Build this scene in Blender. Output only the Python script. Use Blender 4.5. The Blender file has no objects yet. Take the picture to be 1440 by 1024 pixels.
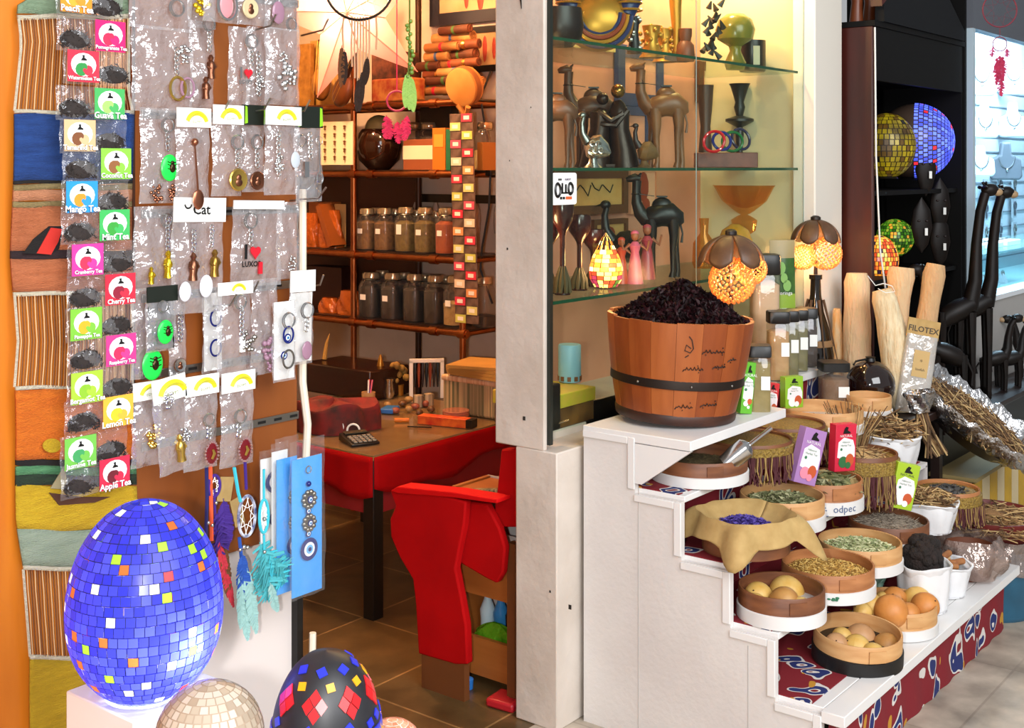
import bpy, math, random
from mathutils import Vector, Matrix, noise, Euler
R = random.Random(11)
PI = math.pi
# ---- camera model: level camera at eye height, X = along the shop front, Y = into the shop
F, HZ, EYE = 1733.0, 236.0, 1.65
CA, SA = math.cos(math.radians(38.1)), math.sin(math.radians(38.1))
YAW = math.radians(38.1 - 90)
def P(px, py, d):
    r = (px-720)/F; u = (HZ-py)/F
    return Vector((d*(CA+SA*r), d*(SA-CA*r), EYE+d*u))
def atX(px, py, X): return P(px, py, X/(CA+SA*(px-720)/F))
def atY(px, py, Y): return P(px, py, Y/(SA-CA*(px-720)/F))
def atZ(px, py, Z): return P(px, py, (EYE-Z)*F/(py-HZ))
def dep(x, y): return CA*x+SA*y
def mpp(p): return dep(p[0], p[1])/F
sc = bpy.context.scene
COL = sc.collection
def lin(h):
    if isinstance(h, str):
        h = h.lstrip('#'); c = [int(h[i:i+2], 16)/255 for i in (0, 2, 4)]
    else: c = h
    return tuple((x/12.92 if x <= .04045 else ((x+.055)/1.055)**2.4) for x in c)+(1,)
MATS = {}
def _new(name):
    m = bpy.data.materials.new(name); m.use_nodes = True
    nt = m.node_tree; b = nt.nodes['Principled BSDF']
    return m, nt, b
def mat(name, c, rough=.5, metal=0., c2=None, scl=20, bump=0., bscl=None, st=(1, 1, 1), trans=0., emit=None, es=0., spec=.5, wave=None, sheen=0., sub=0.):
    if name in MATS: return MATS[name]
    m, nt, b = _new(name); N, L = nt.nodes, nt.links
    b.inputs['Base Color'].default_value = lin(c); b.inputs['Roughness'].default_value = rough
    b.inputs['Metallic'].default_value = metal; b.inputs['Specular IOR Level'].default_value = spec
    b.inputs['Transmission Weight'].default_value = trans
    if sheen: b.inputs['Sheen Weight'].default_value = sheen
    if emit: b.inputs['Emission Color'].default_value = lin(emit); b.inputs['Emission Strength'].default_value = es
    if c2 or bump:
        tc = N.new('ShaderNodeTexCoord'); mp = N.new('ShaderNodeMapping'); mp.inputs['Scale'].default_value = st
        L.new(tc.outputs['Object'], mp.inputs['Vector'])
        if c2:
            t = N.new('ShaderNodeTexNoise'); t.inputs['Scale'].default_value = scl; t.inputs['Detail'].default_value = 5
            L.new(mp.outputs[0], t.inputs['Vector'])
            rp = N.new('ShaderNodeValToRGB'); rp.color_ramp.elements[0].position = .33; rp.color_ramp.elements[1].position = .67
            rp.color_ramp.elements[0].color = lin(c); rp.color_ramp.elements[1].color = lin(c2)
            L.new(t.outputs[0], rp.inputs[0]); L.new(rp.outputs[0], b.inputs['Base Color'])
        if bump:
            t2 = N.new('ShaderNodeTexNoise'); t2.inputs['Scale'].default_value = bscl or scl; t2.inputs['Detail'].default_value = 4
            L.new(mp.outputs[0], t2.inputs['Vector'])
            bp = N.new('ShaderNodeBump'); bp.inputs['Strength'].default_value = bump; bp.inputs['Distance'].default_value = .01
            L.new(t2.outputs[0], bp.inputs['Height']); L.new(bp.outputs[0], b.inputs['Normal'])
    MATS[name] = m; return m
def clear(name, tint='ffffff', keep=.6, rough=.12, haze='e8e8ec', bump=.5, bscl=22, hz=.5):
    """thin clear plastic or glass: part goes straight through, part is a glossy or milky reflection"""
    if name in MATS: return MATS[name]
    m, nt, b = _new(name); N, L = nt.nodes, nt.links
    b.inputs['Base Color'].default_value = lin(haze); b.inputs['Roughness'].default_value = rough
    b.inputs['Specular IOR Level'].default_value = .9; b.inputs['Metallic'].default_value = 1-hz
    tr = N.new('ShaderNodeBsdfTransparent'); tr.inputs[0].default_value = lin(tint)
    mx = N.new('ShaderNodeMixShader'); mx.inputs[0].default_value = 1-keep
    L.new(tr.outputs[0], mx.inputs[1]); L.new(b.outputs[0], mx.inputs[2])
    L.new(mx.outputs[0], N['Material Output'].inputs['Surface'])
    if bump:
        tc = N.new('ShaderNodeTexCoord'); t2 = N.new('ShaderNodeTexNoise'); t2.inputs['Scale'].default_value = bscl; t2.inputs['Detail'].default_value = 3
        L.new(tc.outputs['Object'], t2.inputs['Vector'])
        bp = N.new('ShaderNodeBump'); bp.inputs['Strength'].default_value = bump; bp.inputs['Distance'].default_value = .02
        L.new(t2.outputs[0], bp.inputs['Height']); L.new(bp.outputs[0], b.inputs['Normal'])
    MATS[name] = m; return m
def translucent(name, c, gloss=.12, rough=.25, es=0., tr=.5):
    """lamp glass: lets a bulb behind it shine through"""
    if name in MATS: return MATS[name]
    m, nt, b = _new(name); N, L = nt.nodes, nt.links
    b.inputs['Base Color'].default_value = lin(c); b.inputs['Roughness'].default_value = rough
    t = N.new('ShaderNodeBsdfTranslucent'); t.inputs[0].default_value = lin(c)
    mx = N.new('ShaderNodeMixShader'); mx.inputs[0].default_value = tr
    L.new(b.outputs[0], mx.inputs[1]); L.new(t.outputs[0], mx.inputs[2]); L.new(mx.outputs[0], N['Material Output'].inputs['Surface'])
    if es: b.inputs['Emission Color'].default_value = lin(c); b.inputs['Emission Strength'].default_value = es
    MATS[name] = m; return m

class MB:
    def __init__(s): s.v = []; s.f = []; s.m = []; s.T = None
    def add(s, vs, fs, mi=0, T=None):
        o = len(s.v)
        for p in vs:
            p = Vector(p)
            if T is not None: p = T @ p
            if s.T is not None: p = s.T @ p
            s.v.append(p)
        for f in fs: s.f.append([o+i for i in f]); s.m.append(mi)
        return s
    def box(s, c, sz, mi=0, rot=None):
        x, y, z = sz[0]/2, sz[1]/2, sz[2]/2
        T = Matrix.Translation(c)
        if rot: T = T @ Euler(rot).to_matrix().to_4x4()
        return s.add([(a*x, b*y, k*z) for k in (-1, 1) for b in (-1, 1) for a in (-1, 1)], [(0, 2, 3, 1), (4, 5, 7, 6), (0, 1, 5, 4), (2, 6, 7, 3), (0, 4, 6, 2), (1, 3, 7, 5)], mi, T)
    def box2(s, a, b, mi=0): return s.box([(a[i]+b[i])/2 for i in range(3)], [abs(b[i]-a[i]) for i in range(3)], mi)
    def tube(s, pts, r, n=6, mi=0, cap=True, flat=None):
        pts = [Vector(p) for p in pts]; k = len(pts)
        rs = r if isinstance(r, (list, tuple)) else [r]*k
        vs = []; ref = None
        for i, p in enumerate(pts):
            t = (pts[min(i+1, k-1)]-pts[max(i-1, 0)])
            t = t.normalized() if t.length > 1e-9 else Vector((0, 0, 1))
            if ref is None: ref = Vector((1, 0, 0)) if abs(t.x) < .8 else Vector((0, 1, 0))
            u = (ref-t*ref.dot(t))
            u = u.normalized() if u.length > 1e-6 else t.orthogonal().normalized()
            ref = u; w = t.cross(u)
            for j in range(n):
                a = 2*PI*j/n; vs.append(p+(u*math.cos(a)+w*math.sin(a)*(flat or 1))*rs[i])
        fs = [(i*n+j, i*n+(j+1) % n, (i+1)*n+(j+1) % n, (i+1)*n+j) for i in range(k-1) for j in range(n)]
        if cap: fs += [tuple(range(n))[::-1], tuple((k-1)*n+j for j in range(n))]
        return s.add(vs, fs, mi)
    def cyl(s, a, b, r0, r1=None, n=14, mi=0): return s.tube([a, b], [r0, r0 if r1 is None else r1], n, mi)
    def lathe(s, prof, c=(0, 0, 0), n=28, mi=0, T=None, sq=None):
        vs = []; fs = []; k = len(prof)
        for (r, z) in prof:
            for j in range(n):
                a = 2*PI*j/n+PI/n
                q = 1.
                if sq: q = 1/max(abs(math.cos(a))**sq+abs(math.sin(a))**sq, 1e-6)**(1/sq)
                vs.append((c[0]+r*q*math.cos(a), c[1]+r*q*math.sin(a), c[2]+z))
        for i in range(k-1):
            for j in range(n): fs.append((i*n+j, i*n+(j+1) % n, (i+1)*n+(j+1) % n, (i+1)*n+j))
        if prof[0][0] > 1e-5: fs.append(tuple(range(n))[::-1])
        if prof[-1][0] > 1e-5: fs.append(tuple((k-1)*n+j for j in range(n)))
        return s.add(vs, fs, mi, T)
    def ball(s, c, r, n=14, m=9, mi=0, T=None):
        if not isinstance(r, (tuple, list)): r = (r, r, r)
        vs = []; fs = []
        for i in range(m+1):
            t = PI*i/m
            for j in range(n):
                a = 2*PI*j/n; vs.append((c[0]+r[0]*math.sin(t)*math.cos(a), c[1]+r[1]*math.sin(t)*math.sin(a), c[2]-r[2]*math.cos(t)))
        for i in range(m):
            for j in range(n): fs.append((i*n+j, i*n+(j+1) % n, (i+1)*n+(j+1) % n, (i+1)*n+j))
        return s.add(vs, fs, mi, T)
    def prism(s, poly, y0, y1, mi=0, ax='y', T=None):
        """outline in the XZ plane given a thickness along Y (ax='x': outline in YZ, thickness along X; ax='z': outline in XY)"""
        k = len(poly)
        if ax == 'y': vs = [(a, y0, b) for a, b in poly]+[(a, y1, b) for a, b in poly]
        elif ax == 'x': vs = [(y0, a, b) for a, b in poly]+[(y1, a, b) for a, b in poly]
        else: vs = [(a, b, y0) for a, b in poly]+[(a, b, y1) for a, b in poly]
        fs = [tuple(range(k)), tuple(range(2*k-1, k-1, -1))]+[(i, i+k, (i+1) % k+k, (i+1) % k) for i in range(k)]
        return s.add(vs, fs, mi, T)
    def grid(s, fn, nu, nv, mi=0, thick=None):
        vs = [fn(i/nu, j/nv) for j in range(nv+1) for i in range(nu+1)]
        fs = [(j*(nu+1)+i, j*(nu+1)+i+1, (j+1)*(nu+1)+i+1, (j+1)*(nu+1)+i) for j in range(nv) for i in range(nu)]
        ms = mi if callable(mi) else None
        o = len(s.f); s.add(vs, fs, 0 if ms else mi)
        if ms:
            for q in range(len(fs)): s.m[o+q] = ms((q % nu+.5)/nu, (q//nu+.5)/nv)
        return s
    def ring(s, c, R0, r, ax='y', n=28, mi=0, a0=0, a1=2*PI, k=6, e=1.):
        full = abs(a1-a0-2*PI) < 1e-6; pts = []
        for i in range(n+1):
            a = a0+(a1-a0)*i/n; x, z = R0*math.cos(a), R0*e*math.sin(a)
            pts.append({'y': (c[0]+x, c[1], c[2]+z), 'z': (c[0]+x, c[1]+z, c[2]), 'x': (c[0], c[1]+x, c[2]+z)}[ax])
        return s.tube(pts, r, k, mi, cap=not full)
    def build(s, name, mats, parent=None, bevel=0., ang=40, smooth=True, loc=None, rot=None, solid=0.):
        if not isinstance(mats, (list, tuple)): mats = [mats]
        me = bpy.data.meshes.new(name); me.from_pydata(s.v, [], s.f); me.update()
        for m in mats: me.materials.append(m)
        if len(mats) > 1: me.polygons.foreach_set('material_index', s.m)
        if smooth:
            me.polygons.foreach_set('use_smooth', [True]*len(me.polygons)); me.set_sharp_from_angle(angle=math.radians(ang))
        me.validate()
        o = bpy.data.objects.new(name, me); COL.objects.link(o)
        if parent: o.parent = parent
        if loc is not None: o.location = loc
        if rot is not None: o.rotation_euler = rot
        if solid: q = o.modifiers.new('Solid', 'SOLIDIFY'); q.thickness = solid; q.offset = 0
        if bevel: q = o.modifiers.new('Bevel', 'BEVEL'); q.width = bevel; q.segments = 2; q.limit_method = 'ANGLE'
        return o
def tag(o, label, cat, group=None, kind=None):
    o['label'] = label; o['category'] = cat
    if group: o['group'] = group
    if kind: o['kind'] = kind
    return o
def thing(name, label, cat, loc=(0, 0, 0), rotz=0., group=None, rot=None):
    o = bpy.data.objects.new(name, None); COL.objects.link(o); o.empty_display_size = .05
    o.location = loc; o.rotation_euler = rot or (0, 0, rotz)
    return tag(o, label, cat, group)
def struct(name, mb, m, **k):
    o = mb.build(name, m, **k); o['kind'] = 'structure'; return o
def dup(t, loc, label=None, rotz=None, group=None, scale=None):
    def cp(o, par):
        c = o.copy(); COL.objects.link(c)
        if par: c.parent = par
        for ch in list(o.children): cp(ch, c)
        return c
    c = cp(t, None); c.location = loc
    if rotz is not None: c.rotation_euler = (0, 0, rotz)
    if scale: c.scale = (scale,)*3
    if label: c['label'] = label
    if group: c['group'] = group
    return c
TXT = {}
def text_into(mb, s, size, c, mi=0, T=None, align='CENTER', wide=1., bold=.0, depth=.0004, up=True):
    """letters as mesh in the XZ plane facing -Y, centred on c"""
    key = (s, bold)
    if key not in TXT:
        cu = bpy.data.curves.new('lettering', 'FONT'); cu.body = s; cu.size = 1; cu.align_x = 'CENTER'; cu.align_y = 'CENTER'; cu.resolution_u = 2; cu.offset = bold
        o = bpy.data.objects.new('lettering', cu); COL.objects.link(o)
        me = o.to_mesh()
        TXT[key] = ([v.co.copy() for v in me.vertices], [tuple(p.vertices) for p in me.polygons])
        o.to_mesh_clear(); bpy.data.objects.remove(o); bpy.data.curves.remove(cu)
    vs, fs = TXT[key]
    mb.add([(c[0]+v.x*size*wide, c[1]-depth, c[2]+v.y*size) for v in vs], fs, mi, T)
def disc(mb, c, r, n=14, mi=0, e=1., a=0.):
    """flat printed spot in the XZ plane facing -Y"""
    mb.add([(c[0]+r*math.cos(a+2*PI*j/n), c[1], c[2]+e*r*math.sin(a+2*PI*j/n)) for j in range(n)], [tuple(range(n))], mi)
def rectY(x0, y0, x1, y1, Y):
    cy, cx = (y0+y1)/2, (x0+x1)/2
    return atY(x0, cy, Y).x, atY(x1, cy, Y).x, atY(cx, y1, Y).z, atY(cx, y0, Y).z
def point_light(name, loc, w, col, r=.03):
    l = bpy.data.lights.new(name, 'POINT'); l.energy = w; l.color = col; l.shadow_soft_size = r
    o = bpy.data.objects.new(name, l); COL.objects.link(o); o.location = loc; return o
def area_light(name, loc, tgt, w, col, sx, sy):
    l = bpy.data.lights.new(name, 'AREA'); l.energy = w; l.color = col; l.shape = 'RECTANGLE'; l.size = sx; l.size_y = sy
    o = bpy.data.objects.new(name, l); COL.objects.link(o); o.location = loc
    o.rotation_euler = (Vector(tgt)-Vector(loc)).to_track_quat('-Z', 'Y').to_euler(); return o

# ---- camera, world
cd = bpy.data.cameras.new('camera'); cam = bpy.data.objects.new('camera', cd); COL.objects.link(cam)
cam.location = (0, 0, EYE); cam.rotation_euler = (PI/2, 0, YAW); cd.sensor_width = 36; cd.lens = 36*F/1440; cd.shift_y = -(512-HZ)/1440; cd.clip_start = .05
sc.camera = cam
w = bpy.data.worlds.new('world'); sc.world = w; w.use_nodes = True
w.node_tree.nodes['Background'].inputs[0].default_value = (.95, .97, 1, 1); w.node_tree.nodes['Background'].inputs[1].default_value = .42
vs = sc.view_settings; vs.view_transform = 'Standard'; vs.look = 'None'; vs.exposure = 0; vs.gamma = 1; vs.use_curve_mapping = False
sc.cycles.transparent_max_bounces = 24; sc.cycles.max_bounces = 8

# ---- shared materials
WHITE = mat('white_paint', 'dedad6', .45, c2='d2ccc8', scl=3, bump=.12, bscl=60)
WHITE2 = mat('white_board', 'e4e2e0', .4)
OLDW = mat('plaster_paint', 'd3c8bd', .6, c2='c2b6aa', scl=5, bump=.25, bscl=30)
BLACK = mat('black', '0b0a0a', .4)
DARK = mat('dark_wood', '2a1712', .4, c2='180c09', scl=6, st=(1, 1, .15))
WOOD = mat('sieve_wood', 'b97c4c', .5, c2='9c6238', scl=9, st=(1, 1, 5), bump=.1)
WOODL = mat('pale_wood', 'd3a570', .5, c2='c08c56', scl=9, st=(1, 1, 5), bump=.1)
WOODD = mat('brown_wood', '83502f', .5, c2='653a22', scl=9, st=(1, 1, 5), bump=.1)
SILVER = mat('silver', 'c8c8c8', .22, 1)
STEEL = mat('steel', '9a9690', .3, 1)
GOLD = mat('gold', 'd8b45a', .3, 1)
BRONZE = mat('bronze', '8a5a44', .35, 1)
COPPER = mat('copper_pipe', 'a5693d', .32, 1, c2='8a5030', scl=14)
PAPER = mat('white_paper', 'eeeeea', .6)
RED = mat('red_print', 'd2203c', .5)
KRAFT = mat('kraft_paper', 'b99a62', .8, c2='ab8b54', scl=30, bump=.15, bscl=15)
BAG = clear('clear_plastic', keep=.60, bump=.8, bscl=26, hz=.6, haze='dcdadd')
BAGW = mat('white_plastic_bag', 'e4e4e6', .35, bump=.4, bscl=14)
GLASS = clear('pane_glass', 'f4faf6', keep=.985, rough=.2, bump=0, hz=.2)
GEDGE = mat('glass_edge', '1f4a33', .15)
JAR = clear('jar_glass', 'f6f6f0', keep=.90, rough=.06, bump=.1, hz=.35)
STRAW = [mat('straw_pale', 'b89a6a', .8), mat('straw_brown', '8a6843', .8), mat('straw_dark', '5c432b', .8)]
# ---- setting
def tiles(name, c1, c2, mortar, size, rough=.35, bump=.2):
    m, nt, b = _new(name); N, L = nt.nodes, nt.links
    tc = N.new('ShaderNodeTexCoord'); br = N.new('ShaderNodeTexBrick'); br.offset = 0; br.inputs['Scale'].default_value = 1
    br.inputs['Brick Width'].default_value = size; br.inputs['Row Height'].default_value = size; br.inputs['Mortar Size'].default_value = .004
    br.inputs['Color1'].default_value = lin(c1); br.inputs['Color2'].default_value = lin(c2); br.inputs['Mortar'].default_value = lin(mortar)
    L.new(tc.outputs['Object'], br.inputs['Vector'])
    t = N.new('ShaderNodeTexNoise'); t.inputs['Scale'].default_value = 7; t.inputs['Detail'].default_value = 6; L.new(tc.outputs['Object'], t.inputs['Vector'])
    rp = N.new('ShaderNodeValToRGB'); rp.color_ramp.elements[0].position = .3; rp.color_ramp.elements[1].position = .75
    rp.color_ramp.elements[0].color = (.5, .5, .5, 1); rp.color_ramp.elements[1].color = (1.15, 1.15, 1.15, 1); L.new(t.outputs[0], rp.inputs[0])
    mx = N.new('ShaderNodeMix'); mx.data_type = 'RGBA'; mx.blend_type = 'MULTIPLY'; mx.inputs[0].default_value = 1
    L.new(br.outputs[0], mx.inputs[6]); L.new(rp.outputs[0], mx.inputs[7]); L.new(mx.outputs[2], b.inputs['Base Color'])
    bp = N.new('ShaderNodeBump'); bp.inputs['Strength'].default_value = bump; bp.inputs['Distance'].default_value = .01; L.new(t.outputs[0], bp.inputs['Height']); L.new(bp.outputs[0], b.inputs['Normal'])
    b.inputs['Roughness'].default_value = rough; MATS[name] = m; return m
SLATE = tiles('slate_tiles', '6e5632', '5c482c', '9c7e50', .46)
STONE = tiles('beige_stone', 'c4b6a4', 'b8aa98', 'b0a292', .6, .5)
ORANGEW = mat('orange_wood', 'cf7a1e', .4, c2='b96412', scl=5, st=(3, 3, .4), bump=.1)
BROWNB = mat('brown_board', '8a4a16', .45, c2='7a3e10', scl=4, st=(2, 2, .3))
struct('floor', MB().box2((.2, 2.2, -.05), (4.75, 6.2, 0)), SLATE)
struct('floor_outside', MB().box2((-1, -4, -.05), (12, 2.2, 0)), STONE)
WARMW = mat('warm_plaster', 'c9bcae', .7, c2='bdae9e', scl=6)
struct('wall_back', MB().box2((4.62, 2.7, 0), (4.75, 6.2, 3)), WARMW)
struct('wall_far', MB().box2((.2, 6.1, 0), (4.75, 6.2, 3)), WARMW)
struct('wall_inner', MB().box2((.1, 2.3, 0), (.2, 6.2, 3)), WARMW)
struct('ceiling', MB().box2((.1, 2.17, 3), (5.0, 6.2, 3.1)), WARMW)
struct('wall_front', MB().box2((-1.2, 2.17, 0), (1.42, 2.3, 3)), ORANGEW)
struct('wall_front', MB().box2((1.42, 2.19, 0), (1.965, 2.3, .80)), mat('white_panel', 'd9d0cc', .5))
struct('wall_front', MB().box2((-1.2, 2.17, 2.62), (4.98, 2.25, 3.1)), OLDW)
# pillar: plain upper block over a slightly set forward base, both chipped along the edges
a = atX(725, 900, 2.914); b_ = atX(783, 900, 2.914)
struct('wall_pillar', MB().box2((2.914, b_.y, 0), (3.24, a.y, .815)).prism([(2.914, 2.165), (2.93, 2.165), (3.0, 2.27), (3.0, 2.35), (2.914, 2.35)], .815, 3.0, ax='z'), OLDW, bevel=.004)
mk = MB()
for (x0, y0, x1, y1) in ((712, 348, 715, 352), (772, 830, 775, 834), (800, 850, 803, 858), (714, 225, 719, 227), (743, 150, 750, 152), (735, 585, 739, 592)):
    p = atX((x0+x1)/2, (y0+y1)/2, 2.9125); q = mpp(p)*(y1-y0)/2
    mk.box(p, (.001, q*1.2, q*1.6))
struct('trim_4', mk, mat('chip', '2a2623', .7))
tag(MB().prism([(2.235, 2.40), (2.275, 2.40), (2.268, 2.28), (2.262, 2.20), (2.247, 2.125), (2.25, 2.2), (2.24, 2.3)], 2.910, 2.9135, ax='x').build('wall_decal', BLACK), 'black curved decal tip high on the white pillar', 'decal')
# vitrine frame
VG = 2.175
struct('trim_1', MB().box2((2.9305, 2.155, .83), (2.945, 2.17, 3)), mat('dark_frame', '1d221c', .4))
PW = mat('cream_post', 'e6e0d4', .4)
struct('trim_2', MB().box2((4.70, 2.12, .6), (4.97, 2.22, 3)), PW, bevel=.006)
struct('wall_vitrine', MB().box2((3.24, 2.24, 0), (4.7, 2.42, .84)).prism([(2.96, 2.24), (4.7, 2.24), (4.7, 2.66), (3.38, 2.66)], .80, .84, ax='z'), OLDW)
BACKV = mat('vitrine_plaster', 'd09478', .7, c2='c0846a', scl=4)
struct('wall_vitrine_back', MB().box2((3.38, 2.66, .80), (4.75, 2.72, 3)), BACKV)
struct('wall_vitrine_end', MB().box2((4.72, 2.22, .84), (4.78, 2.72, 3)), mat('end_plaster', 'cbbf9a', .7))
for k, (xa, xb) in enumerate(((2.95, 3.822), (3.828, 4.70))):
    t = struct('window_%d' % (k+1), MB().box2((xa, VG-.004, .86), (xb, VG+.002, 2.95)), GLASS)
    struct('glazing_edge', MB().box2((xb-.004, VG-.006, .86), (xb, VG-.0045, 2.95)), mat('glazing_seal', '8fa39a', .2), parent=t)
SHELF = clear('shelf_glass', 'eef6ee', keep=.86, rough=.05, bump=0, hz=.3)
for z, nm in ((2.045, 'top'), (1.65, 'middle'), (1.248, 'lower')):
    t = thing('glass_shelf', '%s glass shelf of the vitrine, green at its edge' % nm, 'shelf', (2.96, 2.19, z-.01), 0, 'glass shelves of the vitrine')
    MB().prism([(0, 0), (1.72, 0), (1.72, .46), (.37, .46)], 0, .01, ax='z').build('pane', SHELF, t)
    MB().box2((0, -.004, 0), (1.72, -.0005, .01)).build('front_edge', GEDGE, t)
# ---- stepped display stand
TZ = [.883, .72, .555, .40, .235]
PY_ = [1.92, 1.766, 1.612, 1.478, 1.347]
RS = [1.995, 1.875, 1.765, 1.662, 1.548]      # risers, set back behind the panel edge
XS, XE = 3.025, 4.56
def khayamiya():
    m, nt, b = _new('applique_cloth'); N, L = nt.nodes, nt.links
    tc = N.new('ShaderNodeTexCoord'); mp = N.new('ShaderNodeMapping'); mp.inputs['Scale'].default_value = (1, 1, .75)
    L.new(tc.outputs['Object'], mp.inputs[0])
    nz = N.new('ShaderNodeTexNoise'); nz.inputs['Scale'].default_value = 9; nz.inputs['Detail'].default_value = 1; L.new(mp.outputs[0], nz.inputs['Vector'])
    va = N.new('ShaderNodeVectorMath'); va.operation = 'MULTIPLY_ADD'; va.inputs[1].default_value = (.16, .16, .16); L.new(nz.outputs['Color'], va.inputs[0]); L.new(mp.outputs[0], va.inputs[2])
    vo = N.new('ShaderNodeTexVoronoi'); vo.inputs['Scale'].default_value = 9.5; vo.inputs['Randomness'].default_value = .8; L.new(va.outputs[0], vo.inputs['Vector'])
    rp = N.new('ShaderNodeValToRGB'); cr = rp.color_ramp; cr.interpolation = 'CONSTANT'
    cr.elements[0].position = 0; cr.elements[0].color = lin('7d1320')
    cr.elements[1].position = .12; cr.elements[1].color = lin('d9d2cc')
    for p, c in ((.17, '1d2a66'), (.33, 'd5cfc9'), (.385, '7d1320'), (.70, '7d1320')):
        e = cr.elements.new(p); e.color = lin(c)
    L.new(vo.outputs['Distance'], rp.inputs[0])
    vo2 = N.new('ShaderNodeTexVoronoi'); vo2.inputs['Scale'].default_value = 10; mp2 = N.new('ShaderNodeMapping'); mp2.inputs['Location'].default_value = (.37, .2, .1); L.new(va.outputs[0], mp2.inputs[0]); L.new(mp2.outputs[0], vo2.inputs['Vector'])
    lt = N.new('ShaderNodeMath'); lt.operation = 'LESS_THAN'; lt.inputs[1].default_value = .17; L.new(vo2.outputs['Distance'], lt.inputs[0])
    mx = N.new('ShaderNodeMix'); mx.data_type = 'RGBA'; L.new(lt.outputs[0], mx.inputs[0]); L.new(rp.outputs[0], mx.inputs[6]); mx.inputs[7].default_value = lin('c08a2a')
    L.new(mx.outputs[2], b.inputs['Base Color']); b.inputs['Roughness'].default_value = .8; return m
CLOTH = khayamiya()
st = thing('display_stand', 'white stepped market stand lined with red patterned cloth', 'display stand', (XS, 1.347, 0))
L_ = XE-XS
def side(x0, x1, low=0):
    poly = [(0, 0), (0, TZ[4]-.012)]
    for k in ((4, 3, 2) if low else (4, 3, 2, 1)): poly += [(PY_[k-1]-1.347, TZ[k]-.012), (PY_[k-1]-1.347, TZ[k-1]-.012)]
    poly += [(2.10-1.347, TZ[1 if low else 0]-.012), (2.10-1.347, 0)]
    return MB().prism(poly, x0, x1, ax='x')
side(0, .018).build('side_panel', WHITE, st); side(L_-.018, L_, 1).build('side_panel', WHITE, st)
# white edge battens along the profile
bt = MB()
for k in range(5):
    bt.box2((-.006, PY_[k]-1.347-.001, (TZ[k+1] if k < 4 else 0)-.0), (0, PY_[k]-1.347+.022, TZ[k]-.014))
    y0 = PY_[k]-1.347; y1 = (2.10 if k == 0 else PY_[k-1])-1.347
    bt.box2((-.006, y0+.0225, TZ[k]-.034), (0, y1, TZ[k]-.014))
bt.build('edge_batten', WHITE2, st, bevel=.0015)
sm = MB()
for y in (.21, .56): sm.box2((-.0012, y, 0), (.0, y+.0018, TZ[4]+(y-.10)*1.08))
sm.build('panel_seam', mat('seam', 'b4b0ac', .8), st)
fronts = [1.734, 1.766, 1.612, 1.478, 1.282]
MB().prism([(-.004, fronts[0]-1.347), (.60, fronts[0]-1.347), (.63, 1.975-1.347), (1.505, 1.975-1.347), (1.505, .753), (-.004, .753)], TZ[0]-.028, TZ[0], ax='z').build('tread', WHITE2, st, bevel=.002)
for k in (1, 2, 3, 4):
    yb = RS[k-1]+.005
    MB().box2((-.004 if k == 0 else .019, (fronts[k] if k < 4 else 1.35)-1.347, TZ[k]-(.028 if k == 0 else .018)), (L_, yb-1.347, TZ[k])).build('tread', WHITE2, st, bevel=.002)
MB().box2((-.004, fronts[4]-1.347, TZ[4]-.03), (L_, .0, TZ[4]+.001)).build('front_board', WHITE2, st, bevel=.002)
for k in range(5):
    if k == 4: y0, y1, z0, z1 = 1.335, 1.346, .0, TZ[4]-.028
    else: y0, y1, z0, z1 = RS[k], RS[k]+.008, TZ[k+1], TZ[k]-.02
    def fold(u, v, y0=y0, z0=z0, z1=z1): return (.02+u*((L_ if z1 < .8 else 1.505)-.024), y0-1.347+.003*math.sin(u*70+v*3), z0+.001+v*(z1-z0-.002))
    MB().grid(fold, 120, 4).build('cloth_riser', CLOTH, st)
for k in (1, 2, 3, 4):                       # cloth on the treads, short of the front edge
    yf = fronts[k]+(.10 if k == 4 else .02)
    MB().box2((.02, yf-1.347, TZ[k]+.0005), (L_-.02, RS[k-1]-.001-1.347, TZ[k]+.003)).build('cloth_runner', CLOTH, st)
# bracket under the overhanging top board
MB().prism([(1.735-1.347, TZ[0]-.03), (1.918-1.347, TZ[0]-.03), (1.918-1.347, TZ[1]+.018), (1.895-1.347, TZ[1]+.018)], -.004, .012, ax='x').build('bracket', WHITE2, st)
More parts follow.
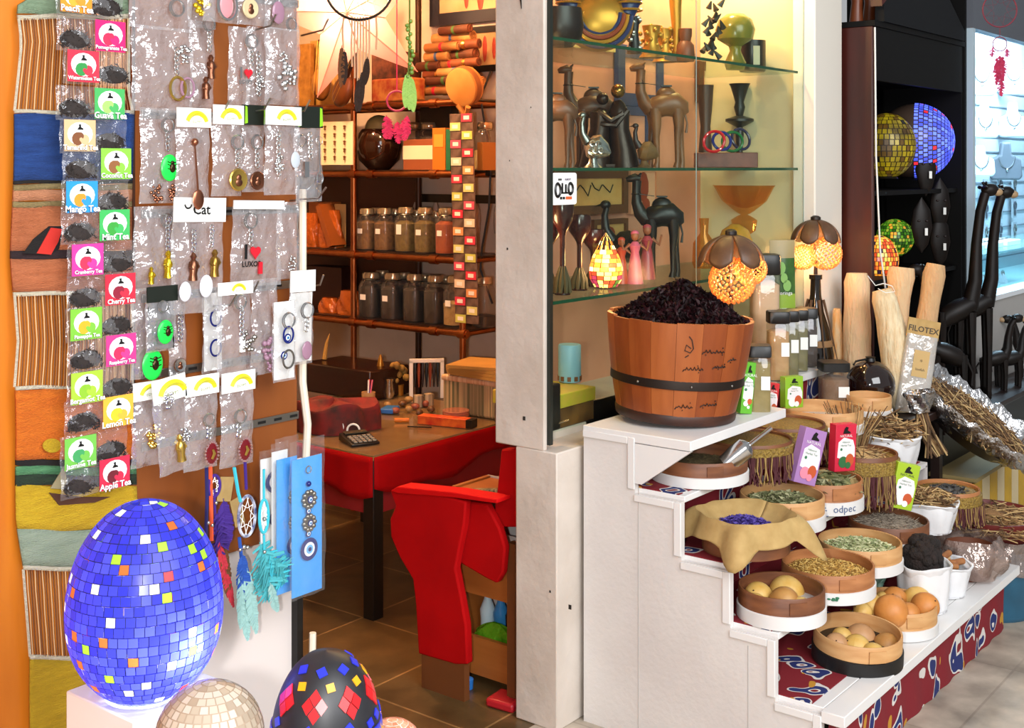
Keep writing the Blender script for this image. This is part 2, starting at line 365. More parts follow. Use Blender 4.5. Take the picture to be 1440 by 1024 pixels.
# ---- heaps of loose goods
def heap(name, label, x, y, z, r, h, kind, n, mats, cat='spices', flatness=1.6, sz=.012, rx=None):
    mb = MB()
    def sh(t): return h*(1-t**flatness)
    prof = [(r*t, sh(t)) for t in (1, .93, .85, .7, .5, .3, .12, 0)]
    mb.lathe([(r*.99, -.004)]+prof, n=24, mi=0)
    rr = random.Random(hash((round(x*999), n)) & 0xffff)
    for i in range(n):
        t = math.sqrt(rr.random())*.96; a = rr.random()*2*PI; mi = rr.randrange(len(mats))
        p = Vector((r*t*math.cos(a), r*t*math.sin(a), sh(t)+sz*.12))
        yaw = rr.random()*2*PI; pit = rr.uniform(-.5, .5)
        T = Matrix.Translation(p) @ Euler((rr.uniform(-.7, .7), pit, yaw)).to_matrix().to_4x4()
        s = sz*rr.uniform(.7, 1.3)
        if kind == 'leaf':
            mb.add([(-s, 0, 0), (-.3*s, -.42*s, .12*s), (s, 0, 0), (-.2*s, .42*s, .15*s), (0, 0, -.08*s)], [(0, 1, 4), (1, 2, 4), (2, 3, 4), (3, 0, 4)], mi, T)
        elif kind == 'stick':
            l = s*rr.uniform(1, 2.2); mb.add([(-l, 0, 0), (0, -.06*s, .05*s), (l, 0, 0), (0, .06*s, .05*s), (0, 0, -.08*s), (0, 0, .09*s)], [(0, 1, 5), (1, 2, 5), (2, 3, 5), (3, 0, 5), (0, 4, 1), (1, 4, 2)], mi, T)
        elif kind == 'curl':
            pts = [T @ Vector((s*math.cos(q)*.6, s*math.sin(q)*.6, .25*s*q/3)) for q in (0, .9, 1.8, 2.7, 3.6)]
            mb.tube(pts, s*.16, 4, mi)
        else:
            mb.ball((0, 0, 0), (s, s*.6, s*.45), 6, 4, mi, T)
    o = mb.build(name, mats, loc=(x, y, z)); return tag(o, label, cat, None, 'stuff')
def sieve(label, x, y, z, r, h, wood, band, name='sieve', frac=.45, rot=None, lip=True, floor=.35):
    t = thing(name, label, 'sieve', (x, y, z), 0, 'round wooden sieves on the stand', rot)
    w_ = .006
    MB().lathe([(r, .002), (r, h), (r-.002, h+.003), (r-w_, h+.002), (r-w_, .004)], n=48).build('hoop', wood, t)
    if band: MB().lathe([(r+.0005, .0), (r+.004, .001), (r+.004, h*frac-.002), (r+.0005, h*frac)], n=48).build('band', band, t)
    MB().lathe([(0, h*floor-.003), (r-w_-.0005, h*floor-.003), (r-w_-.0005, h*floor), (0, h*floor)], n=40).build('mesh_bottom', WOODL, t)
    MB().box((r*math.cos(-2.3)*1.0, r*math.sin(-2.3), h*.72), (.05, .003, h*.4), rot=(0, 0, -2.3+PI/2)).build('hoop_seam', wood, t)
    return t
GREENL = [mat('dry_leaf_green', '7d8055', .8), mat('dry_leaf_olive', '5f6240', .8), mat('dry_leaf_pale', 'a3a07a', .8)]
PALEG = [mat('herb_pale', 'b6b88a', .8), mat('herb_green', '8f9a68', .8), mat('herb_light', 'cfcda4', .8)]
GOLDS = [mat('chamomile_gold', 'b98f43', .8), mat('chamomile_light', 'd0ad62', .8), mat('chamomile_brown', '8d682d', .8)]
TEAS = [mat('tea_brown', '4a3d22', .8), mat('tea_olive', '5e5130', .8)]
GREYS = [mat('stick_grey', '8a7d6e', .8), mat('stick_brown', '66594c', .8), mat('stick_pale', 'a89a88', .8)]
PURP = [mat('purple_petal', '3a2a7a', .7), mat('violet_petal', '5a4aa0', .7)]
BAND = mat('white_band', 'dcdad8', .4)
BANDK = mat('black_band', '121110', .5)
# step 1
sieve('dark wooden sieve with white band and metal scoop under the bracket', 3.25, 1.835, TZ[1]+.003, .142, .070, WOODD, BAND)
heap('tea_leaf_heap', 'brown green dried tea under the metal scoop', 3.25, 1.835, TZ[1]+.042, .135, .018, 'stick', 900, TEAS, sz=.006)
def fringed(label, x, y, z, r, h, fr=.085, wood=WOODD, nfr=240):
    t = thing('fringed_basket', label, 'basket', (x, y, z), 0, 'fringed wooden baskets on the stand')
    MB().lathe([(r*.96, .002), (r, h), (r-.002, h+.003), (r-.007, h), (r*.93, .006)], n=44).build('hoop', wood, t)
    MB().lathe([(0, .004), (r*.94, .004), (r*.94, .009), (0, .009)], n=36).build('bottom', WOODD, t)
    MB().lathe([(r+.001, h*.50), (r+.006, h*.52), (r+.007, h*.86), (r+.002, h*.9)], n=60).build('gold_trim', mat('gold_braid', 'a8883a', .5, c2='6f5520', scl=160, bump=.8), t)
    mb = MB()
    for i in range(nfr):
        a = 2*PI*i/nfr+R.uniform(-.02, .02); q = fr*R.uniform(.8, 1.05); rr = r+.008+R.uniform(0, .004)
        j1, j2 = a+R.uniform(-.05, .05), a+R.uniform(-.1, .1)
        mb.tube([(rr*math.cos(a), rr*math.sin(a), h*.55), ((rr+.003)*math.cos(j1), (rr+.003)*math.sin(j1), h*.55-q*.5), ((rr+R.uniform(0, .008))*math.cos(j2), (rr+.004)*math.sin(j2), h*.55-q)], R.uniform(.0016, .003), 4, R.choice((0, 1, 1, 1, 2)))
    mb.build('fringe', [mat('fringe_tan', '7a5c34', .8), mat('fringe_maroon', '4a1a20', .8), mat('fringe_gold', '9a7c46', .8)], t)
    return t
fringed('brown fringed basket right behind the scoop, second from the bracket', 3.545, 1.825, TZ[1]+.003, .137, .07)
fringed('brown fringed basket between the scoop basket and the pale sieves', 3.825, 1.83, TZ[1]+.003, .13, .072)
heap('powder_heap', 'red brown powder filling the basket behind the scoop', 3.545, 1.825, TZ[1]+.028, .122, .01, 'bead', 200, [mat('powder_brown', '7d4a2c', .9)], sz=.004)
heap('powder_heap', 'orange brown powder in the fringed basket before the green box', 3.825, 1.83, TZ[1]+.028, .116, .01, 'bead', 200, [mat('powder_orange', '8d5430', .9)], sz=.004)
sieve('pale wooden sieve with white band behind the red box', 4.118, 1.832, TZ[1]+.003, .143, .078, WOODL, BAND)
heap('powder_heap', 'salmon powder in the pale sieve behind the red box', 4.118, 1.832, TZ[1]+.033, .13, .01, 'bead', 200, [mat('powder_salmon', 'b57a58', .9)], sz=.004)
sieve('small pale wooden sieve in front of the brown powder jar', 4.415, 1.78, TZ[1]+.003, .082, .083, WOODL, BAND)
# step 2
sieve('wooden sieve wrapped in brown kraft paper', 3.193, 1.652, TZ[2]+.003, .125, .078, WOODD, None)
sieve('pale wooden sieve of dried leaves behind the kraft paper', 3.492, 1.684, TZ[2]+.003, .128, .090, WOODL, BAND)
heap('leaf_heap', 'grey green dried leaves behind the kraft paper wrapped sieve', 3.492, 1.684, TZ[2]+.058, .121, .032, 'leaf', 480, GREENL, sz=.017)
t = sieve('brown wooden sieve with faded writing on its white band', 3.755, 1.664, TZ[2]+.003, .122, .092, WOOD, BAND)
heap('leaf_heap', 'large pale curled dry leaves below the red carton', 3.755, 1.664, TZ[2]+.060, .115, .04, 'leaf', 150, GREENL+[mat('dry_leaf_tan', 'a08a5a', .8)], sz=.032)
mb = MB(); Wd = 'ﻻ odpec'
for i, ch in enumerate('لاع odpec'):
    if ch == ' ': continue
    a = -2.95+i*.13; T = Matrix.Rotation(a+PI/2, 4, 'Z')
    text_into(mb, ch, .032, (0, -.1275, .022), 0, T)
mb.build('lettering', mat('blue_ink', '4a5f86', .6), t)
fringed('fringed basket of brown roots between the red and lime cartons', 4.04, 1.65, TZ[2]+.003, .116, .125, .11)
heap('root_heap', 'brown root pieces in the fringed basket by the red carton', 4.04, 1.65, TZ[2]+.10, .105, .04, 'stick', 150, STRAW, sz=.02)
# step 3
sieve('brown sieve with white band holding five yellow fruits on the third step', 3.163, 1.527, TZ[3]+.003, .119, .082, WOODD, BAND, frac=.46, floor=.1)
t = sieve('wooden sieve of golden chamomile with white band', 3.44, 1.512, TZ[3]+.003, .134, .080, WOOD, BAND, frac=.44)
mb = MB()
for k in range(10):
    a = -2.62+R.uniform(-.1, .1); q = R.uniform(.012, .034)
    mb.ball((.1395*math.cos(a), .1395*math.sin(a), q), (.0025, .006, .003), 6, 4)
mb.build('painted_sprig', mat('sprig_green', '3a7a5a', .6), t)
heap('chamomile_heap', 'golden dried chamomile flowers on the third step', 3.44, 1.512, TZ[3]+.050, .126, .032, 'curl', 1100, GOLDS, sz=.009)
sieve('pale wooden sieve of light green herbs on the third step', 3.715, 1.527, TZ[3]+.003, .128, .078, WOODL, BAND, frac=.42)
heap('herb_heap', 'pale green dried herb flakes in the pale sieve', 3.715, 1.527, TZ[3]+.050, .12, .030, 'leaf', 800, PALEG, sz=.011)
sieve('brown wooden sieve of grey twigs next to the pale herbs', 4.0, 1.545, TZ[3]+.003, .13, .078, WOODD, BAND, frac=.42)
heap('twig_heap', 'grey brown thin dried twigs in the brown sieve', 4.0, 1.545, TZ[3]+.056, .122, .032, 'stick', 800, GREYS, sz=.012)
# step 4
sieve('pale tilted sieve with black band at the front corner of the stand', 3.398, 1.405, TZ[4]+.004, .124, .084, WOODL, BANDK, frac=.5, floor=.1, rot=(math.radians(3), math.radians(-2), 0))
sieve('pale sieve with white band heaped with orange fruits on the lowest step', 3.709, 1.412, TZ[4]+.003, .124, .078, WOODL, BAND, frac=.40, floor=.1)
# fruits, each its own thing
FR = {'y': mat('fruit_yellow', 'd9b468', .5, c2='cfa04a', scl=30, bump=.05, bscl=90), 'o': mat('fruit_orange', 'd08a44', .5, c2='c27a38', scl=25, bump=.05, bscl=90), 'b': mat('fruit_brown', 'b07a40', .5, c2='c49452', scl=22), 'p': mat('fruit_tan', 'c29468', .5, c2='b58458', scl=22)}
STEM = mat('stem_end', '3d2a18', .7)
def fruit(px, py, d, hw, k, label, grp, sink=None):
    p = P(px, py, d); r = hw*d/F
    t = thing('gourd_fruit', label, 'fruit', (p.x, p.y, p.z-r), R.uniform(0, 6), grp)
    mb = MB()
    def fn(u, v):
        a = 2*PI*u; th = PI*v; q = r*(1+.02*math.sin(3*a+px)*math.sin(th))
        return (q*math.sin(th)*math.cos(a), q*math.sin(th)*math.sin(a), r-r*.96*math.cos(th))
    mb.grid(fn, 22, 14); mb.build('flesh', FR[k], t)
    MB().ball((r*.55, -r*.55, r*1.60), (r*.07, r*.07, r*.05), 8, 5).build('stem_end', STEM, t)
g1, g2, g3 = 'fruits in the brown sieve on the third step', 'fruits in the black banded sieve', 'fruits in the sieve at the lowest step'
for a in ((1106, 834, 3.52, 25, 'y', 'largest yellow fruit at the back of the brown sieve'), (1066, 838, 3.47, 20, 'y', 'yellow fruit at the left of the brown sieve'), (1103, 846, 3.42, 21, 'b', 'brown orange fruit in the middle of the brown sieve'),
          (1062, 850, 3.40, 16, 'y', 'pale fruit half hidden at the left front of the brown sieve'), (1126, 853, 3.40, 14, 'y', 'small fruit at the right of the brown sieve')): fruit(*a, g1)
for a in ((1210, 898, 3.60, 21, 'p', 'tan fruit at the back of the black banded sieve'), (1205, 911, 3.50, 19, 'y', 'yellow fruit in the middle of the black banded sieve'), (1247, 909, 3.56, 19, 'b', 'orange brown fruit at the right of the black banded sieve'),
          (1176, 906, 3.50, 16, 'p', 'tan fruit at the left of the black banded sieve'), (1184, 896, 3.58, 14, 'y', 'small fruit behind the left tan fruit in the black banded sieve'), (1228, 921, 3.46, 17, 'y', 'pale yellow fruit at the front of the black banded sieve')): fruit(*a, g2)
for a in ((1253, 860, 3.70, 24, 'o', 'large orange fruit at the front of the lowest heap'), (1290, 846, 3.86, 21, 'y', 'yellow orange fruit on top at the back of the lowest heap'), (1301, 853, 3.78, 20, 'o', 'orange fruit at the right end of the lowest heap'),
          (1258, 842, 3.86, 17, 'o', 'orange fruit behind the large front one'), (1277, 864, 3.74, 17, 'o', 'orange fruit between the two largest in the lowest heap'), (1226, 852, 3.74, 17, 'y', 'greenish yellow fruit at the left of the lowest heap'),
          (1242, 846, 3.86, 14, 'y', 'small yellow fruit at the back left of the lowest heap'), (1213, 861, 3.68, 13, 'y', 'small pale fruit at the left rim of the lowest heap')): fruit(*a, g3)
# metal scoop
p = P(1036, 640, 3.60)
t = thing('metal_scoop', 'shiny metal scoop resting on the dark sieve', 'scoop', p, 0, None, (math.radians(18), math.radians(-38), YAW))
MB().lathe([(.026, -.045), (.031, .0), (.03, .035), (.028, .035), (.029, 0), (.024, -.045)], n=24, T=Matrix.Rotation(PI/2, 4, 'Y')).build('bowl', SILVER, t)
MB().lathe([(0, .034), (.03, .034), (.02, .044), (.008, .05), (0, .05)], n=20, T=Matrix.Rotation(PI/2, 4, 'Y')).build('end_cap', SILVER, t)
MB().tube([(.045, 0, 0), (.13, 0, .0)], .0065, 8).build('handle', SILVER, t)
# kraft paper over the sieve
def kraft(u, v):
    a = 2*PI*u; corner = max(0, math.cos(4*(a-.35)))**2
    rim = .131+.012*corner
    if v < .4:
        k = v/.4; r = .03+.1*k; z = .045+.055*k*k
    else:
        k = (v-.4)/.6; r = rim+(.025+.06*corner)*k; z = .103-(.012+.10*corner*k)*k-.05*k*(1-corner)
        z += .006*math.sin(7*a+1)*k
    z += .003*math.sin(11*a)*v
    return (r*math.cos(a), r*math.sin(a), z)
o = MB().grid(kraft, 72, 22).build('kraft_wrapper', KRAFT, loc=(3.193, 1.652, TZ[2]+.008), solid=.0012)
tag(o, 'brown kraft paper folded over a sieve rim around purple petals', 'paper')
heap('petal_heap', 'dried purple flower petals on kraft paper', 3.20, 1.66, TZ[2]+.062, .085, .028, 'leaf', 420, PURP, sz=.011)
# ---- rest of the stand's goods
def strawpile(mb, c, rx, ry, h, n, l=.09, rr=R, mi=3, th=.0022, up=.25):
    for i in range(n):
        t = math.sqrt(rr.random()); a = rr.random()*2*PI
        p = Vector((c[0]+rx*t*math.cos(a), c[1]+ry*t*math.sin(a), c[2]+h*(1-t*t)+rr.uniform(-.008, .012)))
        d = Vector((rr.uniform(-1, 1), rr.uniform(-1, 1), rr.uniform(-up, up))).normalized()*l*rr.uniform(.4, 1); k = Vector((0, 0, rr.uniform(-.01, .012)))
        mb.tube([p-d/2, p+k, p+d/2], th*rr.uniform(.7, 1.3), 4, rr.randrange(mi))
def sack(name, label, x, y, z, r, h, m=BAGW, group='white plastic bags of dried goods', rim=.015, sq=3.2, rotz=.3):
    t = thing(name, label, 'bag', (x, y, z), rotz, group)
    def fn(u, v):
        a = 2*PI*u; k = 1+.035*math.sin(5*a+v*4+x*9)+.02*math.sin(11*a-3*v)
        if v < .6: q = v/.6; rr = r*(.82+.18*math.sin(q*PI/2)); zz = h*q
        elif v < .75: q = (v-.6)/.15; rr = r*(1+.07*math.sin(q*PI/2)); zz = h*(1+.03*math.sin(q*PI))
        else: q = (v-.75)/.25; rr = r*(1.07-.15*q); zz = h*(1-.22*q)
        return (rr*k*math.cos(a), rr*k*math.sin(a), zz+rim*math.sin(3*a+x*7)*max(0, v-.3))
    MB().grid(fn, 48, 20).build('bag_skin', m, t, solid=.0012)
    MB().lathe([(0, .0), (r*.84, .0), (r*.84, .003), (0, .003)], n=24).build('bag_bottom', m, t)
    return t
sack('plastic_bag', 'white plastic bag of pale straw stalks beneath the foil tray', 4.335, 1.70, TZ[2]+.003, .13, .135)
mb = MB(); mb.lathe([(.13, -.01), (.1, .012), (0, .03)], n=20, mi=1); strawpile(mb, (0, 0, .01), .125, .125, .045, 260, .13)
tag(mb.build('straw_heap', STRAW, loc=(4.335, 1.70, TZ[2]+.125)), 'straw stalks filling the white bag beneath the foil tray', 'straw', None, 'stuff')
sack('plastic_bag', 'white plastic bag of brown twigs beside the lime carton', 4.235, 1.50, TZ[3]+.003, .098, .098)
mb = MB(); mb.lathe([(.085, -.01), (.06, .012), (0, .02)], n=20, mi=1); strawpile(mb, (0, 0, .01), .085, .085, .03, 200, .08, up=.1)
tag(mb.build('twig_heap', STRAW, loc=(4.235, 1.50, TZ[3]+.09)), 'tangled brown twigs in the white bag beside the lime carton', 'twigs', None, 'stuff')
fringed('fringed tub of grey chips in front of the yellow striped box', 4.445, 1.50, TZ[3]+.003, .112, .10, .07, WOOD)
heap('bark_heap', 'dark grey bark chips in the fringed tub by the striped box', 4.445, 1.50, TZ[3]+.075, .10, .03, 'leaf', 160, [mat('bark_grey', '5a5856', .8), mat('bark_dark', '3d3a38', .8)], sz=.018)
# wispy straw standing in the gap behind the red carton
mb = MB()
for i in range(130):
    a = R.uniform(0, 6.28); q = R.uniform(0, .06); l = R.uniform(.06, .14)
    mb.tube([(q*math.cos(a), q*math.sin(a), 0), (q*1.3*math.cos(a), q*1.3*math.sin(a), l*.5), (q*2.0*math.cos(a), q*2.0*math.sin(a), l)], .0016, 4, R.randrange(3))
tag(mb.build('straw_bunch', STRAW, loc=(4.12, 1.72, TZ[2]+.13)), 'upright bunch of wispy dry stalks beside the red carton', 'straw', None, 'stuff')
# step 4 bags
sack('plastic_bag', 'white plastic bag of black dried fibre on the lowest step', 3.925, 1.40, TZ[4]+.003, .083, .145)
mb = MB(); rr = random.Random(3)
mb.ball((0, 0, .0), (.062, .062, .07), 14, 9)
for i in range(60):
    a = rr.uniform(0, 6.28); t = rr.uniform(0, 1.5); q = Vector((math.cos(a)*math.sin(t), math.sin(a)*math.sin(t), math.cos(t)))
    c = Vector((q.x*.055, q.y*.055, q.z*.068)); mb.ball(c, rr.uniform(.010, .022), 7, 5)
tag(mb.build('fibre_heap', mat('black_fibre', '17110f', .85, c2='2a1d19', scl=40, bump=1, bscl=120), loc=(3.925, 1.40, TZ[4]+.155)), 'black clumped dried fibre bulging out of the white bag', 'dried goods', None, 'stuff')
mb = MB()
def scarf(u, v): return (-.045+.09*u+.012*math.sin(v*9), .01*math.sin(u*14+v*5)-.02*v*v, .145-.145*v+.01*math.sin(u*6))
GRN = mat('green_striped', '1c3d33', .6, c2='7fa08f', scl=9, st=(1, 1, 7))
tag(MB().grid(scarf, 16, 14).build('folded_scarf', GRN, loc=(3.81, 1.535, TZ[4]+.008), rot=(0, 0, YAW), solid=.02), 'dark green striped cloth bundle beside the bag of black fibre', 'cloth')
sack('plastic_bag', 'small white plastic bag of cinnamon bark on the lowest step', 4.115, 1.405, TZ[4]+.003, .088, .095)
for lab, u_, v_, dz, ya in (('cinnamon roll at the front of the small white bag', 0, -.045, 0, .1), ('cinnamon roll at the right of the small white bag', .04, -.01, .002, .5), ('cinnamon roll at the left of the small white bag, by the black fibre', -.04, -.012, .002, -.6),
        ('cinnamon roll in the middle of the small white bag', 0, -.018, .003, .05), ('cinnamon roll at the back of the small white bag', .0, .042, .004, -.05), ('cinnamon roll lying crosswise on top of the others', .01, .0, .022, .9), ('pale cinnamon roll behind the crosswise one', -.005, .018, .006, .12)):
    t = thing('cinnamon_roll', lab, 'cinnamon', Vector((4.115, 1.405, TZ[4]+.09+dz))+Vector((SA, -CA, 0))*u_+Vector((CA, SA, 0))*v_, YAW+ya, 'cinnamon rolls in the small white bag')
    MB().tube([(-.036, 0, .011), (.036, 0, .011)], .011, 9).build('bark', mat('cinnamon_pale', 'c09a6a', .7) if 'pale' in lab else mat('cinnamon', '8d5430', .7, c2='a8703f', scl=40), t)
t = thing('clay_pot', 'brown pot wrapped in clear plastic at the end of the lowest step', 'pot', (4.33, 1.385, TZ[4]+.003))
MB().lathe([(.065, 0), (.082, .05), (.085, .11), (.08, .112), (.076, .05), (.06, .006), (0, .006)], n=28).build('pot', mat('pot_brown', '6b3a24', .5), t)
def wrap(u, v):
    a = 2*PI*u; k = 1+.09*math.sin(5*a+v*6)+.06*math.sin(9*a-4*v); r = .094+.03*math.sin(v*PI)
    return (r*k*math.cos(a), r*k*math.sin(a), .01+.13*v)
MB().grid(wrap, 40, 10).build('plastic_wrap', clear('brown_plastic', 'e8dcd6', keep=.5, bump=.9, haze='c8b4aa', hz=.5), t)
# blue barrel and straw bundle at the end
t = thing('blue_barrel', 'blue plastic barrel at the far end of the stand', 'barrel', (4.735, 1.44, 0))
BLUEP = mat('blue_plastic', '2f6684', .45, c2='28566f', scl=8)
MB().lathe([(.15, 0), (.165, .02), (.168, .16), (.172, .165), (.172, .185), (.168, .19), (.165, .25), (.158, .25), (.155, .02), (0, .02)], n=40).build('body', BLUEP, t)
tag(MB().lathe([(.09, 0), (.15, .03), (.185, .085), (.188, .11), (.18, .11), (.145, .04), (0, .02)], n=36).build('red_bowl', mat('maroon_bowl', '6b2420', .5), loc=(4.735, 1.44, .251)), 'maroon bowl on the blue barrel, full of straw', 'bowl')
mb = MB(); mb.lathe([(.17, 0), (.13, .03), (0, .06)], n=24, mi=1); strawpile(mb, (0, 0, .01), .20, .20, .035, 420, .17, up=.1)
tag(mb.build('straw_heap', STRAW, loc=(4.72, 1.44, .318)), 'brown straw heap in the maroon bowl on the blue barrel', 'straw', None, 'stuff')
def pw(u, v):
    a = 2*PI*u; k = 1+.08*math.sin(5*a+v*6)+.05*math.sin(11*a-4*v); r = .175+.022*math.sin(v*PI)
    return (r*k*math.cos(a), r*k*math.sin(a), .12*v)
tag(MB().grid(pw, 48, 8).build('plastic_sheet', MATS['brown_plastic'], loc=(4.735, 1.44, .175)), 'crumpled clear plastic hanging round the rim of the blue barrel', 'plastic sheet')
# yellow and cream striped box with the foil tray
t = thing('striped_box', 'yellow and cream striped box carrying the foil tray', 'box', (5.0, 1.58, 0))
YEL = mat('yellow_board', 'c79a1c', .6, c2='a9851e', scl=6); CRM = mat('cream_board', 'c9b58c', .6)
MB().box2((.008, .008, 0), (.7, .175, .395)).build('carcass', mat('box_brown', '4f3c24', .7), t)
for i in range(7): MB().box2((.004+i*.1, 0, .01), (.098+i*.1, .007, .39)).build('slat', (YEL, CRM)[i % 2], t)
for i in range(2): MB().box2((0, .012+i*.084, .01), (.007, .09+i*.084, .39)).build('slat', (CRM, YEL)[i % 2], t)
MB().box2((-.008, -.01, .396), (.71, .18, .412)).build('lid', mat('box_lid', '8d7a4c', .7), t)
FOIL = mat('foil', 'c9c9cb', .2, 1., bump=1.0, bscl=38)
def tray_T(): return Matrix.Translation((5.03, 1.585, .63)) @ Matrix.Rotation(YAW, 4, 'Z') @ Matrix.Rotation(math.radians(34), 4, 'Y') @ Matrix.Rotation(math.radians(22), 4, 'X')
t = thing('foil_tray', 'large basket tray lined with crinkled foil and heaped with straw', 'tray', tray_T().translation); t.rotation_euler = tray_T().to_euler()
def tr(u, v):
    a = 2*PI*u; c, s_ = math.cos(a), math.sin(a); rr = 1/(abs(c)**3+abs(s_)**3)**(1/3)
    k = [(.30, -.05), (.38, -.0), (.43, .045), (.46, .055), (.47, .03), (.44, -.01)][min(5, int(v*5+.5))]
    jit = .008*math.sin(19*a+v*7)+.006*math.sin(37*a)
    return ((k[0]+jit)*rr*.62*c*1.05, (k[0]+jit)*rr*.40*s_, k[1]+jit)
MB().grid(tr, 96, 5).build('foil_lining', FOIL, t, solid=.004, ang=60)
MB().lathe([(.0, -.075), (.26, -.075), (.385, -.02), (.375, -.005), (.26, -.055), (0, -.055)], n=40, T=Matrix.Diagonal((.65, .42, 1, 1)).to_4x4()).build('basket', DARK, t)
mb = MB(); mb.lathe([(.36, -.03), (.3, .01), (.0, .03)], n=30, mi=1, T=Matrix.Diagonal((.65, .42, 1, 1)).to_4x4())
strawpile(mb, (0, 0, .0), .25, .165, .04, 520, .16, up=.12)
o = mb.build('straw_heap', STRAW, loc=tray_T().translation, rot=tray_T().to_euler()); tag(o, 'brown straw and thin roots heaped on the foil tray', 'straw', None, 'stuff')
# foil wrapped bundle of stalks by the tray
p = P(1298, 560, 4.62)
t = thing('stalk_bundle', 'bundle of brown stalks with foil scrunched round its top', 'bundle', (p.x, p.y, p.z-.1), 0, None, (0, math.radians(-8), YAW))
mb = MB()
for i in range(26): mb.tube([(R.uniform(-.02, .02), R.uniform(-.02, .02), .09), (R.uniform(-.03, .03), R.uniform(-.03, .03), 0), (.03+R.uniform(-.05, .06), R.uniform(-.04, .04), -.12)], .0035, 5, R.randrange(3))
mb.build('stalks', STRAW, t)
def fw(u, v):
    a = 2*PI*u; r = (.032+.02*v)*(1+.2*math.sin(5*a+v*5)); return (r*math.cos(a), r*math.sin(a), .05+.075*v)
MB().grid(fw, 26, 6).build('foil_wrap', FOIL, t)
# ---- cartons of spice tea
def carton(label, px, py, d, hpx, wpx, c, cw, fr, roll=0., yaw=0., deep=.032, pitch=0.):
    p = P(px, py, d); k = d/F; h, w_ = hpx*k, wpx*k
    t = thing('tea_carton', label, 'carton', p, 0, 'small tea cartons on the stand', (Matrix.Rotation(YAW+yaw, 3, 'Z') @ Matrix.Rotation(roll, 3, 'Y') @ Matrix.Rotation(pitch, 3, 'X')).to_euler())
    MB().box2((-w_/2, 0, 0), (w_/2, deep, h)).build('carton', mat('carton_'+c, c, .4), t, bevel=.0012)
    e = MB(); y = -.0006
    e.prism([(-w_*.40, h*.02+h*.28), (-w_*.36, h*.62), (-w_*.1, h*.72), (w_*.34, h*.66), (w_*.44, h*.5), (w_*.44, h*.3), (w_*.1, h*.22)], y, 0)
    e.build('label_panel', mat('carton_white', 'efe9ea', .4), t)
    e = MB(); e.prism([(-w_*.16, h*.80), (w_*.2, h*.80), (w_*.2, h*.83), (w_*.06, h*.87), (w_*.10, h*.93), (-w_*.02, h*.95), (-w_*.1, h*.9)], y-.0004, y)
    e.build('logo', BLACK, t)
    e = MB()
    text_into(e, 'NATURAL', h*.075, (.0, y, h*.75)); e.build('lettering', PAPER if cw else mat('ink', '333333'), t)
    e = MB()
    for i, q in enumerate(('Hibiscus', 'Herbal Tea')): text_into(e, q, h*.062, (.0, y-.0004, h*(.62-.07*i)))
    disc(e, (-w_*.22, y-.0008, h*.47), h*.03); e.build('lettering', mat('green_ink', '3f7a58'), t)
    e = MB(); disc(e, (-w_*.12, y-.001, h*.2), w_*.22, 14, 0); disc(e, (w_*.2, y-.0012, h*.24), w_*.2, 14, 1, 1.2); disc(e, (w_*.12, y-.0014, h*.13), w_*.13, 12, 0); e.build('fruit_print', [mat('fp_'+fr, fr), mat('fp_tea', 'c4552c')], t)
    return t
carton('lilac carton tilted to the right behind the leaf sieve', 1131, 681, 3.82, 78, 39, 'a87cb4', 1, 'e88aa0', roll=math.radians(17), yaw=.45)
carton('red carton with white front standing behind the leaf sieves', 1188, 663, 4.0, 66, 37, 'cf2440', 1, '2f6b3c', roll=math.radians(3), yaw=.45)
carton('lime green carton with white flowers leaning by the fringed basket', 1266, 716, 4.1, 64, 34, 'a4c22c', 0, 'f4f2ee', roll=math.radians(13), yaw=.15)
carton('small red carton standing on the fringed basket beside the olive jar', 1083, 583, 4.28, 44, 21, 'cc3034', 1, 'e8dcd8', roll=math.radians(8), yaw=.4)
carton('small lime carton with white front beside the small red one', 1117, 574, 4.36, 44, 30, '8cba2e', 0, 'f2f2ec', yaw=.4)
t = carton('tall bright green carton squeezed between barrel and jar', 1049, 582, 3.83, 72, 18, '5fae2c', 1, 'eef2e0', roll=math.radians(6), yaw=.3)
# ---- wooden barrel of hibiscus on the top board
BX, BY, BZ = 3.285, 1.94, TZ[0]+.0095
BT = Matrix.Rotation(YAW, 4, 'Z') @ Matrix.Rotation(math.radians(3.0), 4, 'Y')
t = thing('wooden_barrel', 'orange wooden half barrel with black hoop and pen scribbles', 'barrel', (BX, BY, BZ)); t.rotation_euler = BT.to_euler()
STAVE = [mat('stave_orange', '9c5020', .42, c2='843c14', scl=7, st=(3, 3, .4), bump=.12), mat('stave_light', 'a85c28', .42, c2='964c1c', scl=7, st=(3, 3, .4), bump=.12), mat('stave_red', '8e4416', .42, c2='783410', scl=7, st=(3, 3, .4), bump=.12)]
def brad(z): return .176+.048*(z/.305)+.006*math.sin(PI*z/.305)
NS = 18
for i in range(NS):
    a0, a1 = 2*PI*i/NS+.002, 2*PI*(i+1)/NS-.002; mb = MB(); top = .305+R.uniform(-.003, .003); o0 = R.uniform(-.0015, .0015)
    vsn = []; nz, na = 7, 4
    for kk in range(nz+1):
        z = top*kk/nz
        for j in range(na+1):
            a = a0+(a1-a0)*j/na; r = brad(z)+o0; vsn.append((r*math.cos(a), r*math.sin(a), z))
        for j in range(na, -1, -1):
            a = a0+(a1-a0)*j/na; r = brad(z)-.012; vsn.append((r*math.cos(a), r*math.sin(a), z))
    q = 2*(na+1); fs = [(kk*q+j, kk*q+(j+1) % q, (kk+1)*q+(j+1) % q, (kk+1)*q+j) for kk in range(nz) for j in range(q)]+[tuple(range(q))[::-1], tuple(nz*q+j for j in range(q))]
    mb.add(vsn, fs).build('stave', STAVE[R.randrange(3)], t)
